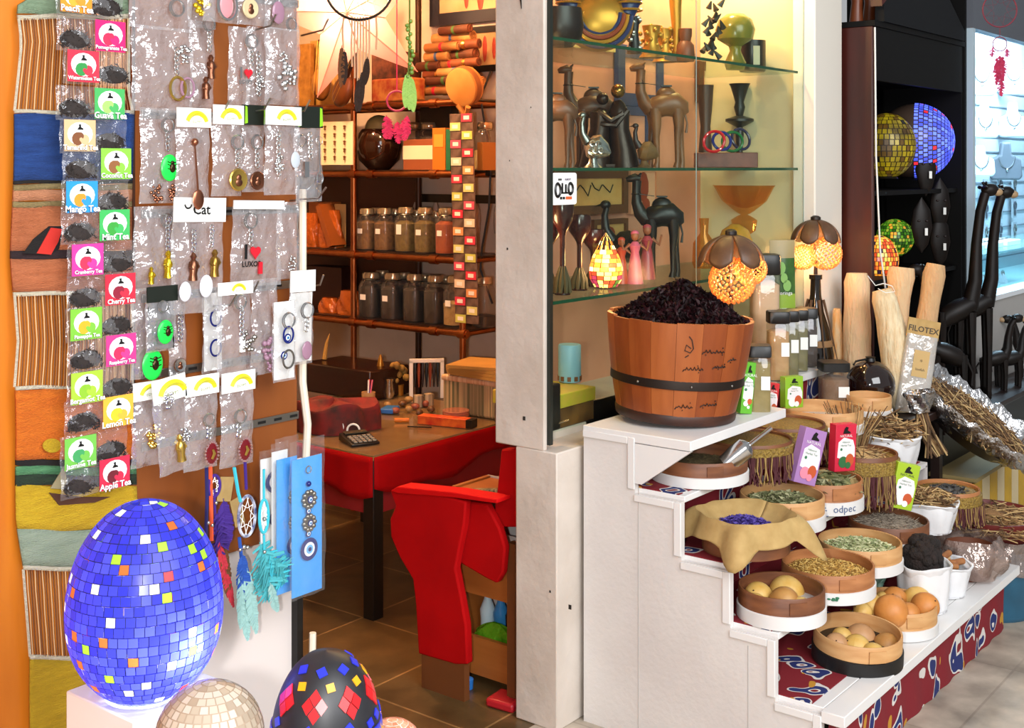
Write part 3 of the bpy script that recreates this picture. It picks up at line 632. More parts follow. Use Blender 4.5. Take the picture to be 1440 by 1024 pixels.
MB().lathe([(brad(.108)+.001, .108), (brad(.12)+.004, .11), (brad(.12)+.004, .133), (brad(.135)+.001, .135)], n=64).build('hoop', mat('iron_hoop', '2b211b', .5, .6), t)
MB().lathe([(.16, .0), (.1785, -.0), (.1825, .004), (.1855, .022), (.183, .03), (.17, .03)], n=64).build('base_ring', mat('dark_base', '2c1710', .5, c2='43200f', scl=16), t)
MB().lathe([(0, .01), (.165, .01), (.165, .02), (0, .02)], n=40).build('bottom', DARK, t)
riv = MB()
for a in (-1.5, -.8, -2.3): riv.ball(((brad(.12)+.004)*math.cos(a), (brad(.12)+.004)*math.sin(a), .121), .004, 8, 5)
riv.build('rivet', STEEL, t)
# pen marks: words in Arabic script drawn as strokes on the staves
ink = MB()
def stroke(pts, w=.0016):
    out = []
    for (a, z) in pts:
        r = brad(z)+.0025; th = -PI/2+a/.21; out.append((r*math.cos(th), r*math.sin(th), z))
    ink.tube(out, w, 5)
def word(a, z, s, seed, n=5, dots=2):
    rr = random.Random(seed); pts = [(a, z)]
    for i in range(n):
        pts += [(a-s*(i+.35), z+s*rr.uniform(.15, .9)), (a-s*(i+.7), z-s*rr.uniform(0, .25)), (a-s*(i+1), z+s*rr.uniform(-.05, .1))]
    pts.append((a-s*(n+.4), z-s*.5)); stroke(pts)
    for i in range(dots):
        q = (a-s*rr.uniform(.5, n), z+s*(1.1 if i % 2 else -.7)); stroke([q, (q[0]+.002, q[1]+.001)], .0019)
word(.108, .225, .011, 1, 6, 3); word(.118, .18, .008, 5, 5, 2); word(.045, .172, .011, 9, 5, 2); word(.11, .066, .011, 12, 5, 2); word(.025, .058, .013, 21, 4, 2)
stroke([(.005, .235), (-.008, .245), (-.012, .228), (.004, .222), (.012, .235), (.006, .26), (-.002, .27)]); stroke([(.0, .215), (-.01, .208)])
word(.16, .20, .010, 31, 3, 1)
ink.build('pen_marks', mat('marker_ink', '1c0f0a', .6), t)
mb = MB(); rr = random.Random(5)
def hz_(r): return .305-.02+.125*(1-(r/.208)**1.25)
mb.lathe([(.2, .27)]+[(r, hz_(r)-.012) for r in (.205, .17, .13, .09, .05, .02)]+[(0, hz_(0)-.012)], n=36, mi=0)
for i in range(2200):
    r = .206*math.sqrt(rr.random()); a = rr.random()*6.283; s = rr.uniform(.007, .014)
    T = Matrix.Translation((r*math.cos(a), r*math.sin(a), hz_(r)+rr.uniform(-.008, .006))) @ Euler((rr.uniform(-1.4, 1.4), rr.uniform(-1.4, 1.4), rr.uniform(0, 6))).to_matrix().to_4x4()
    mb.add([(-s, -.3*s, 0), (0, -.55*s, .35*s), (s, 0, .1*s), (0, .55*s, .4*s), (-.8*s, .4*s, .1*s), (0, 0, -.1*s)], [(0, 1, 5), (1, 2, 5), (2, 3, 5), (3, 4, 5), (4, 0, 5)], rr.randrange(3), T)
o = mb.build('hibiscus_heap', [mat('hibiscus_black', '120406', .6, spec=.15), mat('hibiscus_dark', '1c070a', .55, spec=.2), mat('hibiscus_red', '2a0b10', .5, spec=.25)], ang=20)
o.location = (BX, BY, BZ); o.rotation_euler = BT.to_euler(); tag(o, 'dark dried hibiscus petals heaped high in the wooden barrel', 'dried flowers', None, 'stuff')
# ---- square jars of spice with black lids
def sjar(label, px, py, d, hpx, wpx, fill, lvl=.75, card=1, lid=True, z=None, yaw=0.):
    p = P(px, py, d); k = d/F; h, r = hpx*k, wpx*k/2
    if z is not None: p.z = z
    t = thing('spice_jar', label, 'jar', p, YAW+yaw, 'square spice jars with black lids')
    MB().lathe([(r*.95, 0), (r, .006), (r, h*.80), (r*.86, h*.84), (r*.86, h*.86)], n=24, sq=5).build('glass_body', JAR, t)
    MB().lathe([(0, .004), (r*.93, .004), (r*.94, h*lvl*.95), (r*.5, h*lvl), (0, h*lvl)], n=24, sq=5).build('powder', fill, t)
    if lid: MB().lathe([(r*.97, h*.83), (r*1.02, h*.84), (r*1.02, h*.98), (r*.95, h), (0, h)], n=28, sq=6).build('lid', BLACK, t)
    if card: MB().box2((r*.1, -r*1.02, h*.36), (r*.85, -r*1.005, h*.56)).build('label_card', PAPER, t)
    return t
PW1, PW2, PW3, PW4 = mat('powder_olive', 'a08a4c', .8, c2='8d7a3e', scl=30), mat('powder_tan', 'c09a6a', .8, c2='b08a5a', scl=30), mat('powder_green', '7f7848', .8, c2='6b6640', scl=30), mat('powder_dark', '3a2a20', .8)
sjar('olive powder jar nearest the barrel', 1067, 580, 3.90, 95, 33, PW1, .78, yaw=-.1)
sjar('tan powder jar behind the olive jar', 1094, 536, 4.45, 97, 30, PW2, .74, z=TZ[0]+.001)
sjar('green powder jar, second in the row behind the barrel', 1108, 528, 4.56, 91, 28, PW3, .74, z=TZ[0]+.001)
sjar('seed jar, third in the row behind the barrel', 1121, 521, 4.66, 86, 28, PW3, .72, z=TZ[0]+.001)
sjar('dark jar at the far end of the row behind the barrel', 1134, 515, 4.76, 82, 28, PW4, .72, z=TZ[0]+.001)
sjar('brown powder jar standing behind the small pale sieve', 1172, 572, 4.63, 74, 40, mat('powder_cocoa', '8a6a50', .8, c2='7a5a42', scl=20), .72, z=TZ[1]+.005)
# upper jars on top of the black lidded row
sjar('tall jar of white powder standing above the black lids', 1075, 522, 4.65, 164, 40, mat('powder_cream', 'd9bda0', .8, c2='cfae8e', scl=8), .78, card=0, z=TZ[0]+.001)
p = P(1100, 497, 4.78); p.z = TZ[0]+.001
t = thing('herb_packet', 'tall green herb packet with leaf print beside the white jar', 'packet', p, YAW+.1, None)
h, w_ = 176*4.78/F, 38*4.68/F
mb = MB()
def pk(u, v): return (w_*(u-.5)*(1+.03*math.sin(v*5)), -.02*math.sin(PI*u)*math.sin(PI*min(1, v*1.05))**.5, h*v)
def pkb(u, v): q = pk(1-u, v); return (q[0], .004-q[1]*.6, q[2])
mb.grid(pk, 10, 14, mi=lambda u, v: 2 if v > .84 else (1 if .36 < v < .54 else 0)); mb.grid(pkb, 10, 14, mi=2)
mb.build('pouch', [mat('packet_green', '3f6a2c', .3, c2='1f3d18', scl=14), mat('packet_lime', '8fae3c', .35), mat('packet_tan', '9a8a5c', .4)], t)
mb = MB()
for i, (q, s) in enumerate(((.78, .018), (.70, .014), (.64, .016))): disc(mb, ((i-1)*.012, -.0235, h*q), s, 12, 0, 1.4)
mb.build('leaf_print', mat('leaf_print', '7fae5a', .4), t)
mb = MB(); text_into(mb, 'Moringa', .02, (0, -.0235, h*.58)); text_into(mb, '100%', .016, (0, -.0235, h*.45)); mb.build('lettering', PAPER, t)
# round dark flask, tall dark bottle
p = P(1224, 580, 4.75); p.z = .7215
t = thing('round_flask', 'round dark glass flask of brown liquid among the loofahs', 'flask', (p.x, p.y, p.z+.0))
r = 34*4.75/F
MB().ball((0, 0, r), r, 28, 18).build('glass_bulb', mat('dark_flask', '1d0f0c', .06, spec=.8), t)
MB().lathe([(.02, r*1.96), (.017, r*2.1), (.02, r*2.14), (0, r*2.14)], n=18).build('neck', BLACK, t)
mb = MB(); mb.tube([(.0, 0, r*2.08), (-.07, .03, r*2.02), (-.09, .03, r*1.9)], .004, 6); mb.build('strap', BLACK, t)
# plinth for the taller goods
PZT = .70
t = thing('side_table', 'dark low table behind the stand carrying the loofahs', 'table', (4.76, 1.9, 0))
MB().box2((-.175, -.24, PZT-.03), (.175, .22, PZT)).build('top', DARK, t, bevel=.003)
for x in (-.15, .15):
    for y in (-.2, .19): MB().box2((x-.018, y-.018, 0), (x+.018, y+.018, PZT-.03)).build('leg', DARK, t)
# loofahs
def loofah(label, top, bot, dt, db, w0, w1, c, bend=0., flare=0.):
    a, b = P(*bot, db), P(*top, dt); t = thing('loofah', label, 'loofah', a, 0, 'dried loofahs behind the stand')
    pts = []; rs = []; L = b-a; n = 14
    for i in range(n+1):
        q = i/n; pts.append(L*q+Vector((SA, -CA, 0))*bend*math.sin(PI*q)); rr = (w0+(w1-w0)*q+flare*max(0, q-.75)*1.2)*dt/F/2
        if i in (0, n): rr *= .80
        rs.append(rr*(1+.03*math.sin(q*17+w0)))
    mb = MB(); mb.tube(pts, rs, 22)
    mb.build('sponge', mat('loofah_'+c, c, .9, c2='c8a478' if c < 'd' else 'd8bc92', scl=60, st=(1, 1, .25), bump=.9, bscl=90), t)
    return t
loofah('pale loofah standing upright at the left of the flask', (1205, 384), (1206, 563), 5.04, 5.02, 42, 34, 'e0bc96')
loofah('large cream loofah with string, leaning in front of the others', (1240, 408), (1268, 578), 4.86, 4.82, 54, 32, 'e6d6b2', bend=.015)
loofah('loofah with widened top behind the cream loofah', (1268, 376), (1252, 568), 4.98, 4.95, 28, 30, 'd8ae84', flare=40)
loofah('tan loofah leaning above the clear packet', (1316, 372), (1283, 571), 4.95, 4.9, 30, 28, 'c49a70', flare=10)
loofah('short orange loofah beside the dark bottle', (1177, 434), (1180, 560), 5.08, 5.08, 22, 12, 'd9a05c')
mb = MB(); p = P(1242, 406, 4.79); mb.tube([p+Vector((SA, -CA, 0))*x+Vector((0, 0, z)) for x, z in ((-.06, .05), (-.03, .012), (0, .02), (.035, .01), (.045, -.012), (.01, -.016), (-.02, .0))], .0018, 5)
tag(mb.build('string_loop', PAPER), 'white string looped round the top of the cream loofah', 'string')
# packet hanging at the loofahs
p = P(1280, 580, 4.75); t = thing('loofah_packet', 'clear packet with kraft header leaning on the loofahs', 'packet', p, 0, None, (math.radians(-6), math.radians(11), YAW))
k = 4.75/F; w_ = 44*k; h = 133*k
MB().lathe([(w_*.5, 0), (w_*.52, h*.4), (w_*.5, h*.82)], n=28, T=Matrix.Diagonal((1, .3, 1, 1)).to_4x4(), sq=4).build('clear_pouch', clear('frosted_plastic', 'f2f0ee', keep=.35, haze='e2ded8', bump=.6, hz=.7), t)
MB().box2((-w_*.52, -.004, h*.79), (w_*.52, .004, h*.99)).build('header_card', KRAFT, t)
MB().box2((-w_*.22, -w_*.175, h*.38), (w_*.28, -w_*.165, h*.66)).build('paper_label', mat('label_kraft', 'c2a26a', .7), t)
mb = MB(); text_into(mb, 'FILOTEX', h*.085, (0, -.005, h*.88), bold=.02); text_into(mb, '*', h*.07, (.004, -w_*.18, h*.54)); text_into(mb, 'loofah', h*.04, (.004, -w_*.18, h*.46)); mb.build('lettering', mat('brown_ink', '3d2f18'), t)
# ---- dark figures beyond the stand
t = thing('low_cabinet', 'black low cabinet under the carved giraffes', 'cabinet', (6.0, 1.835, 0))
MB().box2((-.88, -.09, .03), (.9, .09, .545)).build('carcass', BLACK, t, bevel=.004); MB().box2((-.9, -.105, .5455), (.92, .1, .57)).build('top', DARK, t, bevel=.003); MB().box2((-.85, -.07, 0), (.87, .07, .0295)).build('plinth', BLACK, t)
GIR = mat('carved_black', '0f0b09', .45, c2='1a110d', scl=20, spec=.25); TAN = mat('muzzle_tan', 'a88a66', .5)
def giraffe(label, px, py, d, hpx, flip=1, s=1.):
    p = atY(px, py, d); d = dep(p.x, p.y); h = (p.z+hpx*d/F-.571); p.z = .571; t = thing('carved_giraffe', label, 'figurine', p, YAW+(PI if flip < 0 else 0), 'black carved wooden giraffes')
    mb = MB(); w_ = .034*s
    mb.tube([(-.09*s, 0, .36*h), (-.05*s, 0, .40*h), (0, 0, .43*h), (.05*s, 0, .46*h)], [w_*.7, w_*1.2, w_*1.3, w_*1.0], 12)
    mb.tube([(.035*s, 0, .43*h), (.06*s, 0, .56*h), (.065*s, 0, .72*h), (.08*s, 0, .87*h), (.10*s, 0, .95*h)], [w_*1.0, w_*.8, w_*.62, w_*.55, w_*.55], 12)
    mb.ball((.118*s, 0, .965*h), (.036*s, .022*s, .026*s), 12, 8)
    for sx, yy in ((-.075, 1), (-.075, -1), (.04, 1), (.04, -1)): mb.tube([(sx*s, yy*.018*s, .42*h), (sx*1.05*s, yy*.022*s, .2*h), (sx*1.0*s, yy*.022*s, 0)], [w_*.55, w_*.36, w_*.34], 8)
    mb.build('body', GIR, t)
    MB().ball((.148*s, 0, .955*h), (.022*s, .016*s, .016*s), 10, 7).build('muzzle', TAN, t)
    for yy in (-1, 1):
        MB().tube([(.10*s, yy*.012*s, .985*h), (.095*s, yy*.016*s, 1.0*h)], [.005*s, .006*s], 6).build('horn', GIR, t); MB().ball((.09*s, yy*.03*s, .975*h), (.008*s, .018*s, .008*s), 8, 5).build('ear', GIR, t)
    MB().tube([(-.10*s, 0, .37*h), (-.12*s, 0, .3*h), (-.115*s, 0, .22*h)], [.006*s, .004*s, .007*s], 6).build('tail', GIR, t)
giraffe('tall black carved giraffe, left of the tall pair, facing right', 1350, 556, 1.85, 300, 1, 1.15)
giraffe('tall black carved giraffe, right of the tall pair, with tan muzzle', 1374, 556, 1.86, 296, 1, 1.15)
giraffe('small carved giraffe with bent neck, nearest the tall pair', 1402, 556, 1.84, 112, 1, .85)
giraffe('small carved giraffe in the middle of the low group', 1422, 556, 1.82, 104, 1, .85)
giraffe('small carved giraffe at the right end of the low group', 1444, 556, 1.84, 110, -1, .85)
giraffe('carved giraffe turned left in front of the dark shelf', 1328, 552, 1.80, 180, -1, 1.0)
# tall bottles with coconut lamps
COCO = mat('coconut_shell', '4a3222', .45, c2='6b4a30', scl=12, bump=.2)
GLOW = translucent('lamp_bead', 'f0b468', es=.10, tr=.55)
def coco_lamp(label, px, py, d, wpx, bx, zb):
    p = P(px, py, d); k = d/F; r = wpx*k/2
    t = thing('coconut_lamp', label, 'lamp', (p.x, p.y, zb), YAW, 'coconut shell lamps with bead globes')
    H = p.z-zb
    # shell of petals, open below
    for i in range(6):
        a0 = i*PI/3
        def pet(u, v, a0=a0):
            a = a0+(u-.5)*1.05*(1-.25*v); th = .12+v*(1.28+.25*math.sin(PI*u)); q = r*(1-.05*abs(u-.5))
            return (q*math.sin(th)*math.cos(a), q*math.sin(th)*math.sin(a), H+r*.9*math.cos(th))
        MB().grid(pet, 8, 10).build('shell_petal', COCO, t, solid=.006)
    MB().lathe([(.012, H+r*.87), (.02, H+r*.92), (.02, H+r*1.02), (.01, H+r*1.08), (0, H+r*1.09)], n=16).build('knob', mat('knob_dark', '1e130d', .4), t)
    MB().cyl((0, 0, H+r*.86), (0, 0, H), .006, n=8).build('stem', DARK, t)
    for (ox, oz, br) in bx:
        c = (ox*k, -.02, H-oz*k); br *= k; nb = 260
        for_b = MB()
        for q in range(nb):
            zz = 1-2*(q+.5)/nb; a = q*2.39996; rr = math.sqrt(1-zz*zz); for_b.ball((c[0]+br*rr*math.cos(a), c[1]+br*rr*math.sin(a), c[2]+br*zz), br*.078, 6, 4)
        for_b.build('bead_globe', GLOW, t)
        point_light('lamp_bulb', t.matrix_basis @ Vector(c), 2.2, (1, .56, .22), br*.34)
    MB().cyl((0, 0, 0), (0, 0, H), .008, n=10).build('pole', DARK, t)
    return t
coco_lamp('wide coconut shell lamp with two bead globes above the barrel', 1028, 372, 4.2, 92, [(0, 22, 31), (27, 6, 21)], TZ[0]+.001)
coco_lamp('smaller coconut shell lamp above the dark bottle', 1147, 340, 4.95, 68, [(-19, 21, 17), (12, 16, 22)], 1.222)
p = P(1147, 560, 4.95)
t = thing('dark_bottle', 'tall dark glass bottle holding up the smaller coconut lamp', 'bottle', (p.x, p.y, PZT+.001))
H = 1.22-PZT
MB().lathe([(.05, 0), (.068, .01), (.072, .20), (.055, .30), (.03, .38), (.022, .44), (.02, H-.02), (.026, H-.018), (.026, H), (.0, H)], n=28).build('glass', mat('bottle_glass', '17120e', .08, spec=.8), t)
mb = MB(); mb.lathe([(.062, .26), (.07, .24), (.069, .235)], n=24); mb.build('straw_band', STRAW[1], t)
mb = MB()
for i in range(9): mb.tube([(.03*math.cos(i), .03*math.sin(i), H-.10), (.055*math.cos(i), .055*math.sin(i), H-.2), (.085*math.cos(i), .085*math.sin(i), H-.34)], [.006, .004, .002], 5)
mb.build('raffia', mat('raffia_brown', '5a402a', .7), t)
# ======== left side: wood wall, rug, tea strip, keychain board, lamps
YR = 2.150
# rug of woven bands and bare warp threads
rug = thing('woven_rug', 'striped handwoven rug hanging on the orange wood wall', 'rug', (atY(100, 500, YR).x, YR, 1.0))
def rx(y):   # left edge of the rug in the picture, and its right edge
    pts = [(0, 27), (18, 25), (60, 30), (120, 24), (155, 20), (255, 18), (360, 16), (412, 20), (480, 25), (545, 20), (620, 23), (735, 24), (797, 32), (925, 42), (1024, 44), (1200, 46)]
    for (a, p), (b, q) in zip(pts, pts[1:]):
        if a <= y <= b: return p+(q-p)*(y-a)/(b-a)
    return pts[-1][1]
def rxr(y): return 181 if 150 > y else 186 if y < 600 else 192
O = Vector(rug.location)
def rp(px, py, dy=0.): p = atY(px, py, YR)-O; return (p.x, dy, p.z)
WV = lambda n, c, c2: mat('wool_'+n, c, .9, c2=c2, scl=14, st=(1, 1, 8), bump=.8, bscl=120)
bands = [(-40, 20, WV('sage', '8fa88a', '7d9678')), (20, 27, WV('cream', 'e0d6c0', 'd0c4aa')), (155, 160, WV('cream', 0, 0) if 0 else MATS.get('wool_cream')), (160, 254, WV('blue', '214a92', '163a7a')), (254, 259, WV('black', '14100f', '201a18')),
         (259, 267, WV('olive', 'a08a5c', '8a764a')), (267, 283, WV('peach', 'd3906a', 'c48058')), (283, 291, WV('olive', 'a08a5c', '8a764a')), (291, 352, WV('salmon', 'c9754a', 'b8663c')), (352, 364, WV('plum', '3a2428', '2a181c')), (364, 410, WV('salmon', '0', '0') if 0 else None),
         (410, 416, None), (543, 548, None), (548, 646, WV('orange', 'ea7a18', 'dc6a0e')), (646, 656, None), (656, 668, WV('green', '5f9a6a', '4a8658')), (668, 683, WV('forest', '1d2c1e', '2a3f2a')), (683, 745, WV('yellow', 'd9b21e', 'caa012')), (745, 796, WV('grey_green', 'a3b09a', '93a28c')), (796, 802, None), (922, 928, None), (928, 1190, WV('mustard', 'd0a81a', 'c09a12'))]
fix = {155: 'cream', 364: 'salmon', 410: 'cream', 543: 'cream', 646: 'black', 796: 'cream', 922: 'cream'}
for (y0, y1, m) in bands:
    m = m or MATS['wool_'+fix[y0]]
    def fn(u, v, y0=y0, y1=y1):
        y = y0+(y1-y0)*v; x = rx(y)+(rxr(y)-rx(y))*u; return rp(x, y+ (0 if u in (0,) else 0)+1.2*math.sin(u*9+y0), .004*math.sin(u*8+y*.02))
    MB().grid(fn, 24, max(1, int((y1-y0)/12))).build('woven_band', m, rug, solid=.006)
WARP = [mat('warp_'+c, c, .8) for c in ('8a5a34', 'c9a478', '6b4226')]
for (y0, y1) in ((26, 156), (415, 544), (801, 923)):
    mb = MB()
    for i in range(44):
        u = (i+.5)/44; pts = []
        for k in range(5):
            y = y0+(y1-y0)*k/4; x = rx(y)+(rxr(y)-rx(y))*u; pts.append(rp(x+R.uniform(-.4, .4), y, R.uniform(-.001, .001)))
        mb.tube(pts, .00125, 4, i % 3)
    for uu in (0, 1): mb.tube([rp((rx(y) if uu == 0 else rxr(y)), y, -.001) for y in [y0+(y1-y0)*k/6 for k in range(7)]], .0028, 6, 3)
    mb.build('warp_threads', WARP+[MATS['wool_cream']], rug)['kind'] = 'stuff'
def motif(name, pts, m, dy=-.006): MB().prism([(rp(*p)[0], rp(*p)[2]) for p in pts], dy-.002, dy).build(name, m, rug)
motif('arrow_motif', [(30, 356), (44, 336), (66, 318), (86, 318), (80, 350), (66, 358)][::-1], MATS['wool_black'])
motif('arrow_motif', [(48, 356), (68, 320), (84, 322), (78, 340), (68, 358)][::-1], mat('wool_red', 'b8261c', .9), -.0075)
motif('sun_motif', [(70+13*math.cos(a*PI/8), 626+10*math.sin(a*PI/8)) for a in range(16)], MATS['wool_yellow'])
motif('boat_motif', [(66, 692), (110, 698), (152, 698), (130, 706), (80, 710)][::-1], mat('wool_brown', '4a2a1a', .9))
motif('sail_motif', [(68, 686), (88, 654), (92, 688)][::-1], mat('wool_taupe', '8f8464', .9))
# strip of tea sachets
YT = 2.110
TEA = [mat('tea_black', '1b1514', .8, c2='2d2320', scl=60), mat('tea_dark', '2a201c', .8)]
POUCH = clear('sachet_plastic', keep=.84, bump=.7, bscl=40, hz=.5, rough=.15)
fl = [('Peach Tea', 'e88a28', 'f0a030', 80, -20, 'l'), ('Pomegranate Tea', 'd8206c', 'd02850', 127, 30, 'r'), ('Watermelon Tea', 'd83046', '2f8a44', 90, 76, 'l'), ('Guava Tea', '46a85a', '9ad06a', 126, 126, 'r'), ('Tamarind Tea', 'cfae84', '7a4a2c', 85, 172, 'l'), ('Coconut Tea', '84c844', '8a5a34', 135, 211, 'r'),
      ('Mango Tea', '2a8fd8', 'f0902c', 88, 257, 'l'), ('Mint Tea', '3fae5a', '3a9a3c', 133, 298, 'r'), ('Cranberry Tea', 'd63a94', 'd03050', 96, 344, 'l'), ('Cherry Tea', 'd62a40', '8a1c34', 141, 389, 'r'), ('Pineapple Tea', '78b83c', 'f0a828', 94, 433, 'l'), ('Raspberry Tea', 'c83a86', 'd22c56', 142, 475, 'r'),
      ('Bergamot Tea', 'a0c83a', '86b830', 95, 521, 'l'), ('Lemon Tea', 'f0b03c', 'f0c02c', 138, 562, 'r'), ('Jasmine Tea', '6fb84a', '3f9a5a', 86, 611, 'l'), ('Apple Tea', 'd02a48', '6a1c28', 133, 650, 'r')]
WPR = mat('white_print', 'f6f6f4', .45)
def sachet(lab, c, fr, x, y, sd, i):
    sx = x-46 if sd == 'r' else x
    X0, X1, Z0, Z1 = rectY(sx-2, y-4, sx+92, y+44, YT)
    t = thing('tea_sachet', 'clear tea sachet with %s card reading %s' % ({'l': 'left', 'r': 'right'}[sd]+' hand', lab), 'tea sachet', ((X0+X1)/2, YT, Z0), 0, 'tea sachets hanging in a strip on the rug')
    w_, h = X1-X0, Z1-Z0
    def pf(s_):
        def g(u, v): e = math.sin(PI*min(1, max(0, u)))**.5*math.sin(PI*v)**.5; return (w_*(u-.5), s_*(.0015+.007*e)+.002*math.sin(13*u+9*v+x), h*v)
        return g
    MB().grid(pf(-1), 12, 8).build('pouch', POUCH, t)
    mb = MB()
    cx = w_*.24 if sd == 'l' else -w_*.24
    mb.lathe([(1, 0), (.9, .004), (.5, .006), (0, .0065)], n=16, T=Matrix.Translation((cx, -.0015, h*.34)) @ Matrix.Rotation(PI/2, 4, 'X') @ Matrix.Diagonal((w_*.225, h*.27, 1, 1)).to_4x4())
    for k in range(110):
        u_ = R.uniform(-1, 1); p = Vector((cx+u_*w_*.225, -.005-R.random()*.003, h*(.10+.56*R.random()*(1-.5*u_*u_)))); d = Vector((R.uniform(-1, 1), R.uniform(-.3, .3), R.uniform(-1, 1)))*.004
        mb.tube([p-d, p+d], .0009, 4, k % 2)
    mb.build('tea_leaves', TEA, t)
    card = MB(); cw = w_*.46; cx = -w_*.25 if sd == 'l' else w_*.25; yy = -.0125
    card.box2((cx-cw/2, yy, h*.06), (cx+cw/2, yy+.001, h*.97)); card = card.build('label_card', mat('sachet_'+c, c, .4), t)
    e = MB(); e.prism([(cx+cw*.40*math.sin(q*PI/8), h*(.56-.34*math.cos(q*PI/8))) for q in range(16)][::-1], yy-.0006, yy); e.build('card_glow', WPR, card)
    e = MB(); disc(e, (cx-cw*.08, yy-.0012, h*.42), cw*.19, 12, 0, 1, i); disc(e, (cx+cw*.14, yy-.0014, h*.40), cw*.15, 12, 1, 1, i); disc(e, (cx, yy-.0016, h*.50), cw*.11, 10, 0); disc(e, (cx+cw*.02, yy-.0018, h*.40), cw*.06, 8, 1); e.build('fruit_print', [mat('fruit_'+fr, fr, .5), mat('fruit2_'+c, c, .5)], card)
    e = MB(); e.prism([(cx-cw*.10, h*.68), (cx+cw*.10, h*.68), (cx+cw*.09, h*.72), (cx+cw*.02, h*.76), (cx+cw*.02, h*.84), (cx-cw*.06, h*.83), (cx-cw*.03, h*.78)], yy-.0014, yy-.0008); e.build('logo', BLACK, card)
    e = MB(); s = .0150 if len(lab) < 10 else .0118 if len(lab) < 13 else .0088
    text_into(e, lab, s*1.12, (cx+.0006, yy-.0012, h*.155), 0, bold=.05); text_into(e, lab, s*1.12, (cx, yy-.0024, h*.165), 1, bold=.022); e.build('lettering', [mat('print_grey', '5a4a50', .5), WPR], card)
for i, f in enumerate(fl): sachet(*f, i)
# ---- display board with rails, hooks, keychain packets
board = thing('display_board', 'brown wooden board carrying the keychain packets', 'board', (1.42, 2.185, .8))
Xa, Xb = atY(186, 500, 2.165).x-1.42, atY(418, 500, 2.165).x-1.42
MB().box2((Xa, -.02, 0), (Xb, .004, 1.9)).build('panel', BROWNB, board, bevel=.002)
MB().box2((Xa, -.0215, .25), (Xa+.006, -.0195, 1.9)).build('edge_strip', mat('edge_dark', '3a1a08', .5), board)
rails = [(-20, 0), (168, 160), (300, 295), (415, 405), (520, 506), (615, 600)]
YB = 2.165
for i, (ya, yb) in enumerate(rails):
    p = atY(300, (ya+yb)/2, YB)
    t = thing('hook_rail', '%s slotted metal rail on the brown board' % ['topmost', 'second', 'third', 'fourth', 'fifth', 'lowest'][i], 'rail', (1.42+Xa+.02, YB, p.z), 0, 'metal rails on the keychain board')
    Lr = Xb-Xa-.02
    MB().box2((0, -.006, -.009), (Lr, -.0005, .009)).build('strip', STEEL, t, bevel=.001)
    mb = MB()
    for k in range(9): mb.box2((.02+k*Lr/9, -.0068, -.003), (.02+k*Lr/9+.022, -.0061, .003))
    mb.build('slot', BLACK, t)
t = thing('cable_cover', 'cream plastic strip running down the edge of the brown board', 'cable', (1.42+Xb+.012, 2.16, .55))
MB().tube([(0, 0, 1.05), (0, 0, .60), (.012, -.004, .50), (.006, -.002, .38), (.0, 0, .25)], .009, 8).build('strip', mat('cream_plastic', 'e2d8c4', .5), t)
MB().tube([(-.004, 0, .42), (-.02, 0, .42)], .004, 6).build('clip', PAPER, t)
t = thing('rod', 'cream rod leaning by the corner of the white panel below the board', 'rod', (1.985, 2.15, .0))
MB().tube([(0, 0, .56), (-.005, 0, .30), (-.015, -.01, 0)], .008, 8).build('shaft', MATS['cream_plastic'], t)
tag(MB().box2((0, 0, 0), (.018, .02, .80)).build('corner_strip', mat('black_metal', '1a1816', .35, .5), loc=(1.955, 2.17, 0)), 'black and chrome corner strip at the edge of the white panel', 'trim strip')
# packets
YEL2 = mat('arc_yellow', 'd8d21c', .5); GHD = mat('header_black', '101810', .4); LIME = mat('header_lime', '8ac81e', .5)
SCAR = mat('scarab_green', '18d84a', .3, emit=None); REDH = mat('heart_red', 'c81c2c', .3); CRIM = mat('garnet', '6a0f18', .15); PINKM = mat('pink_enamel', 'e08a90', .3); NAVY = mat('nazar_navy', '14206a', .15); NWH = mat('nazar_white', 'eef0f4', .2); NSKY = mat('nazar_sky', '6ab0e0', .2); MAUVE = mat('mauve_glass', '9a7488', .15)
def nazar(mb, c, r, base=0):
    disc(mb, c, r, 18, base); disc(mb, (c[0], c[1]-.0008, c[2]), r*.62, 16, base+1); disc(mb, (c[0], c[1]-.0016, c[2]), r*.40, 14, base+2); disc(mb, (c[0], c[1]-.0024, c[2]), r*.2, 10, base)
NZ = [NAVY, NWH, NSKY]
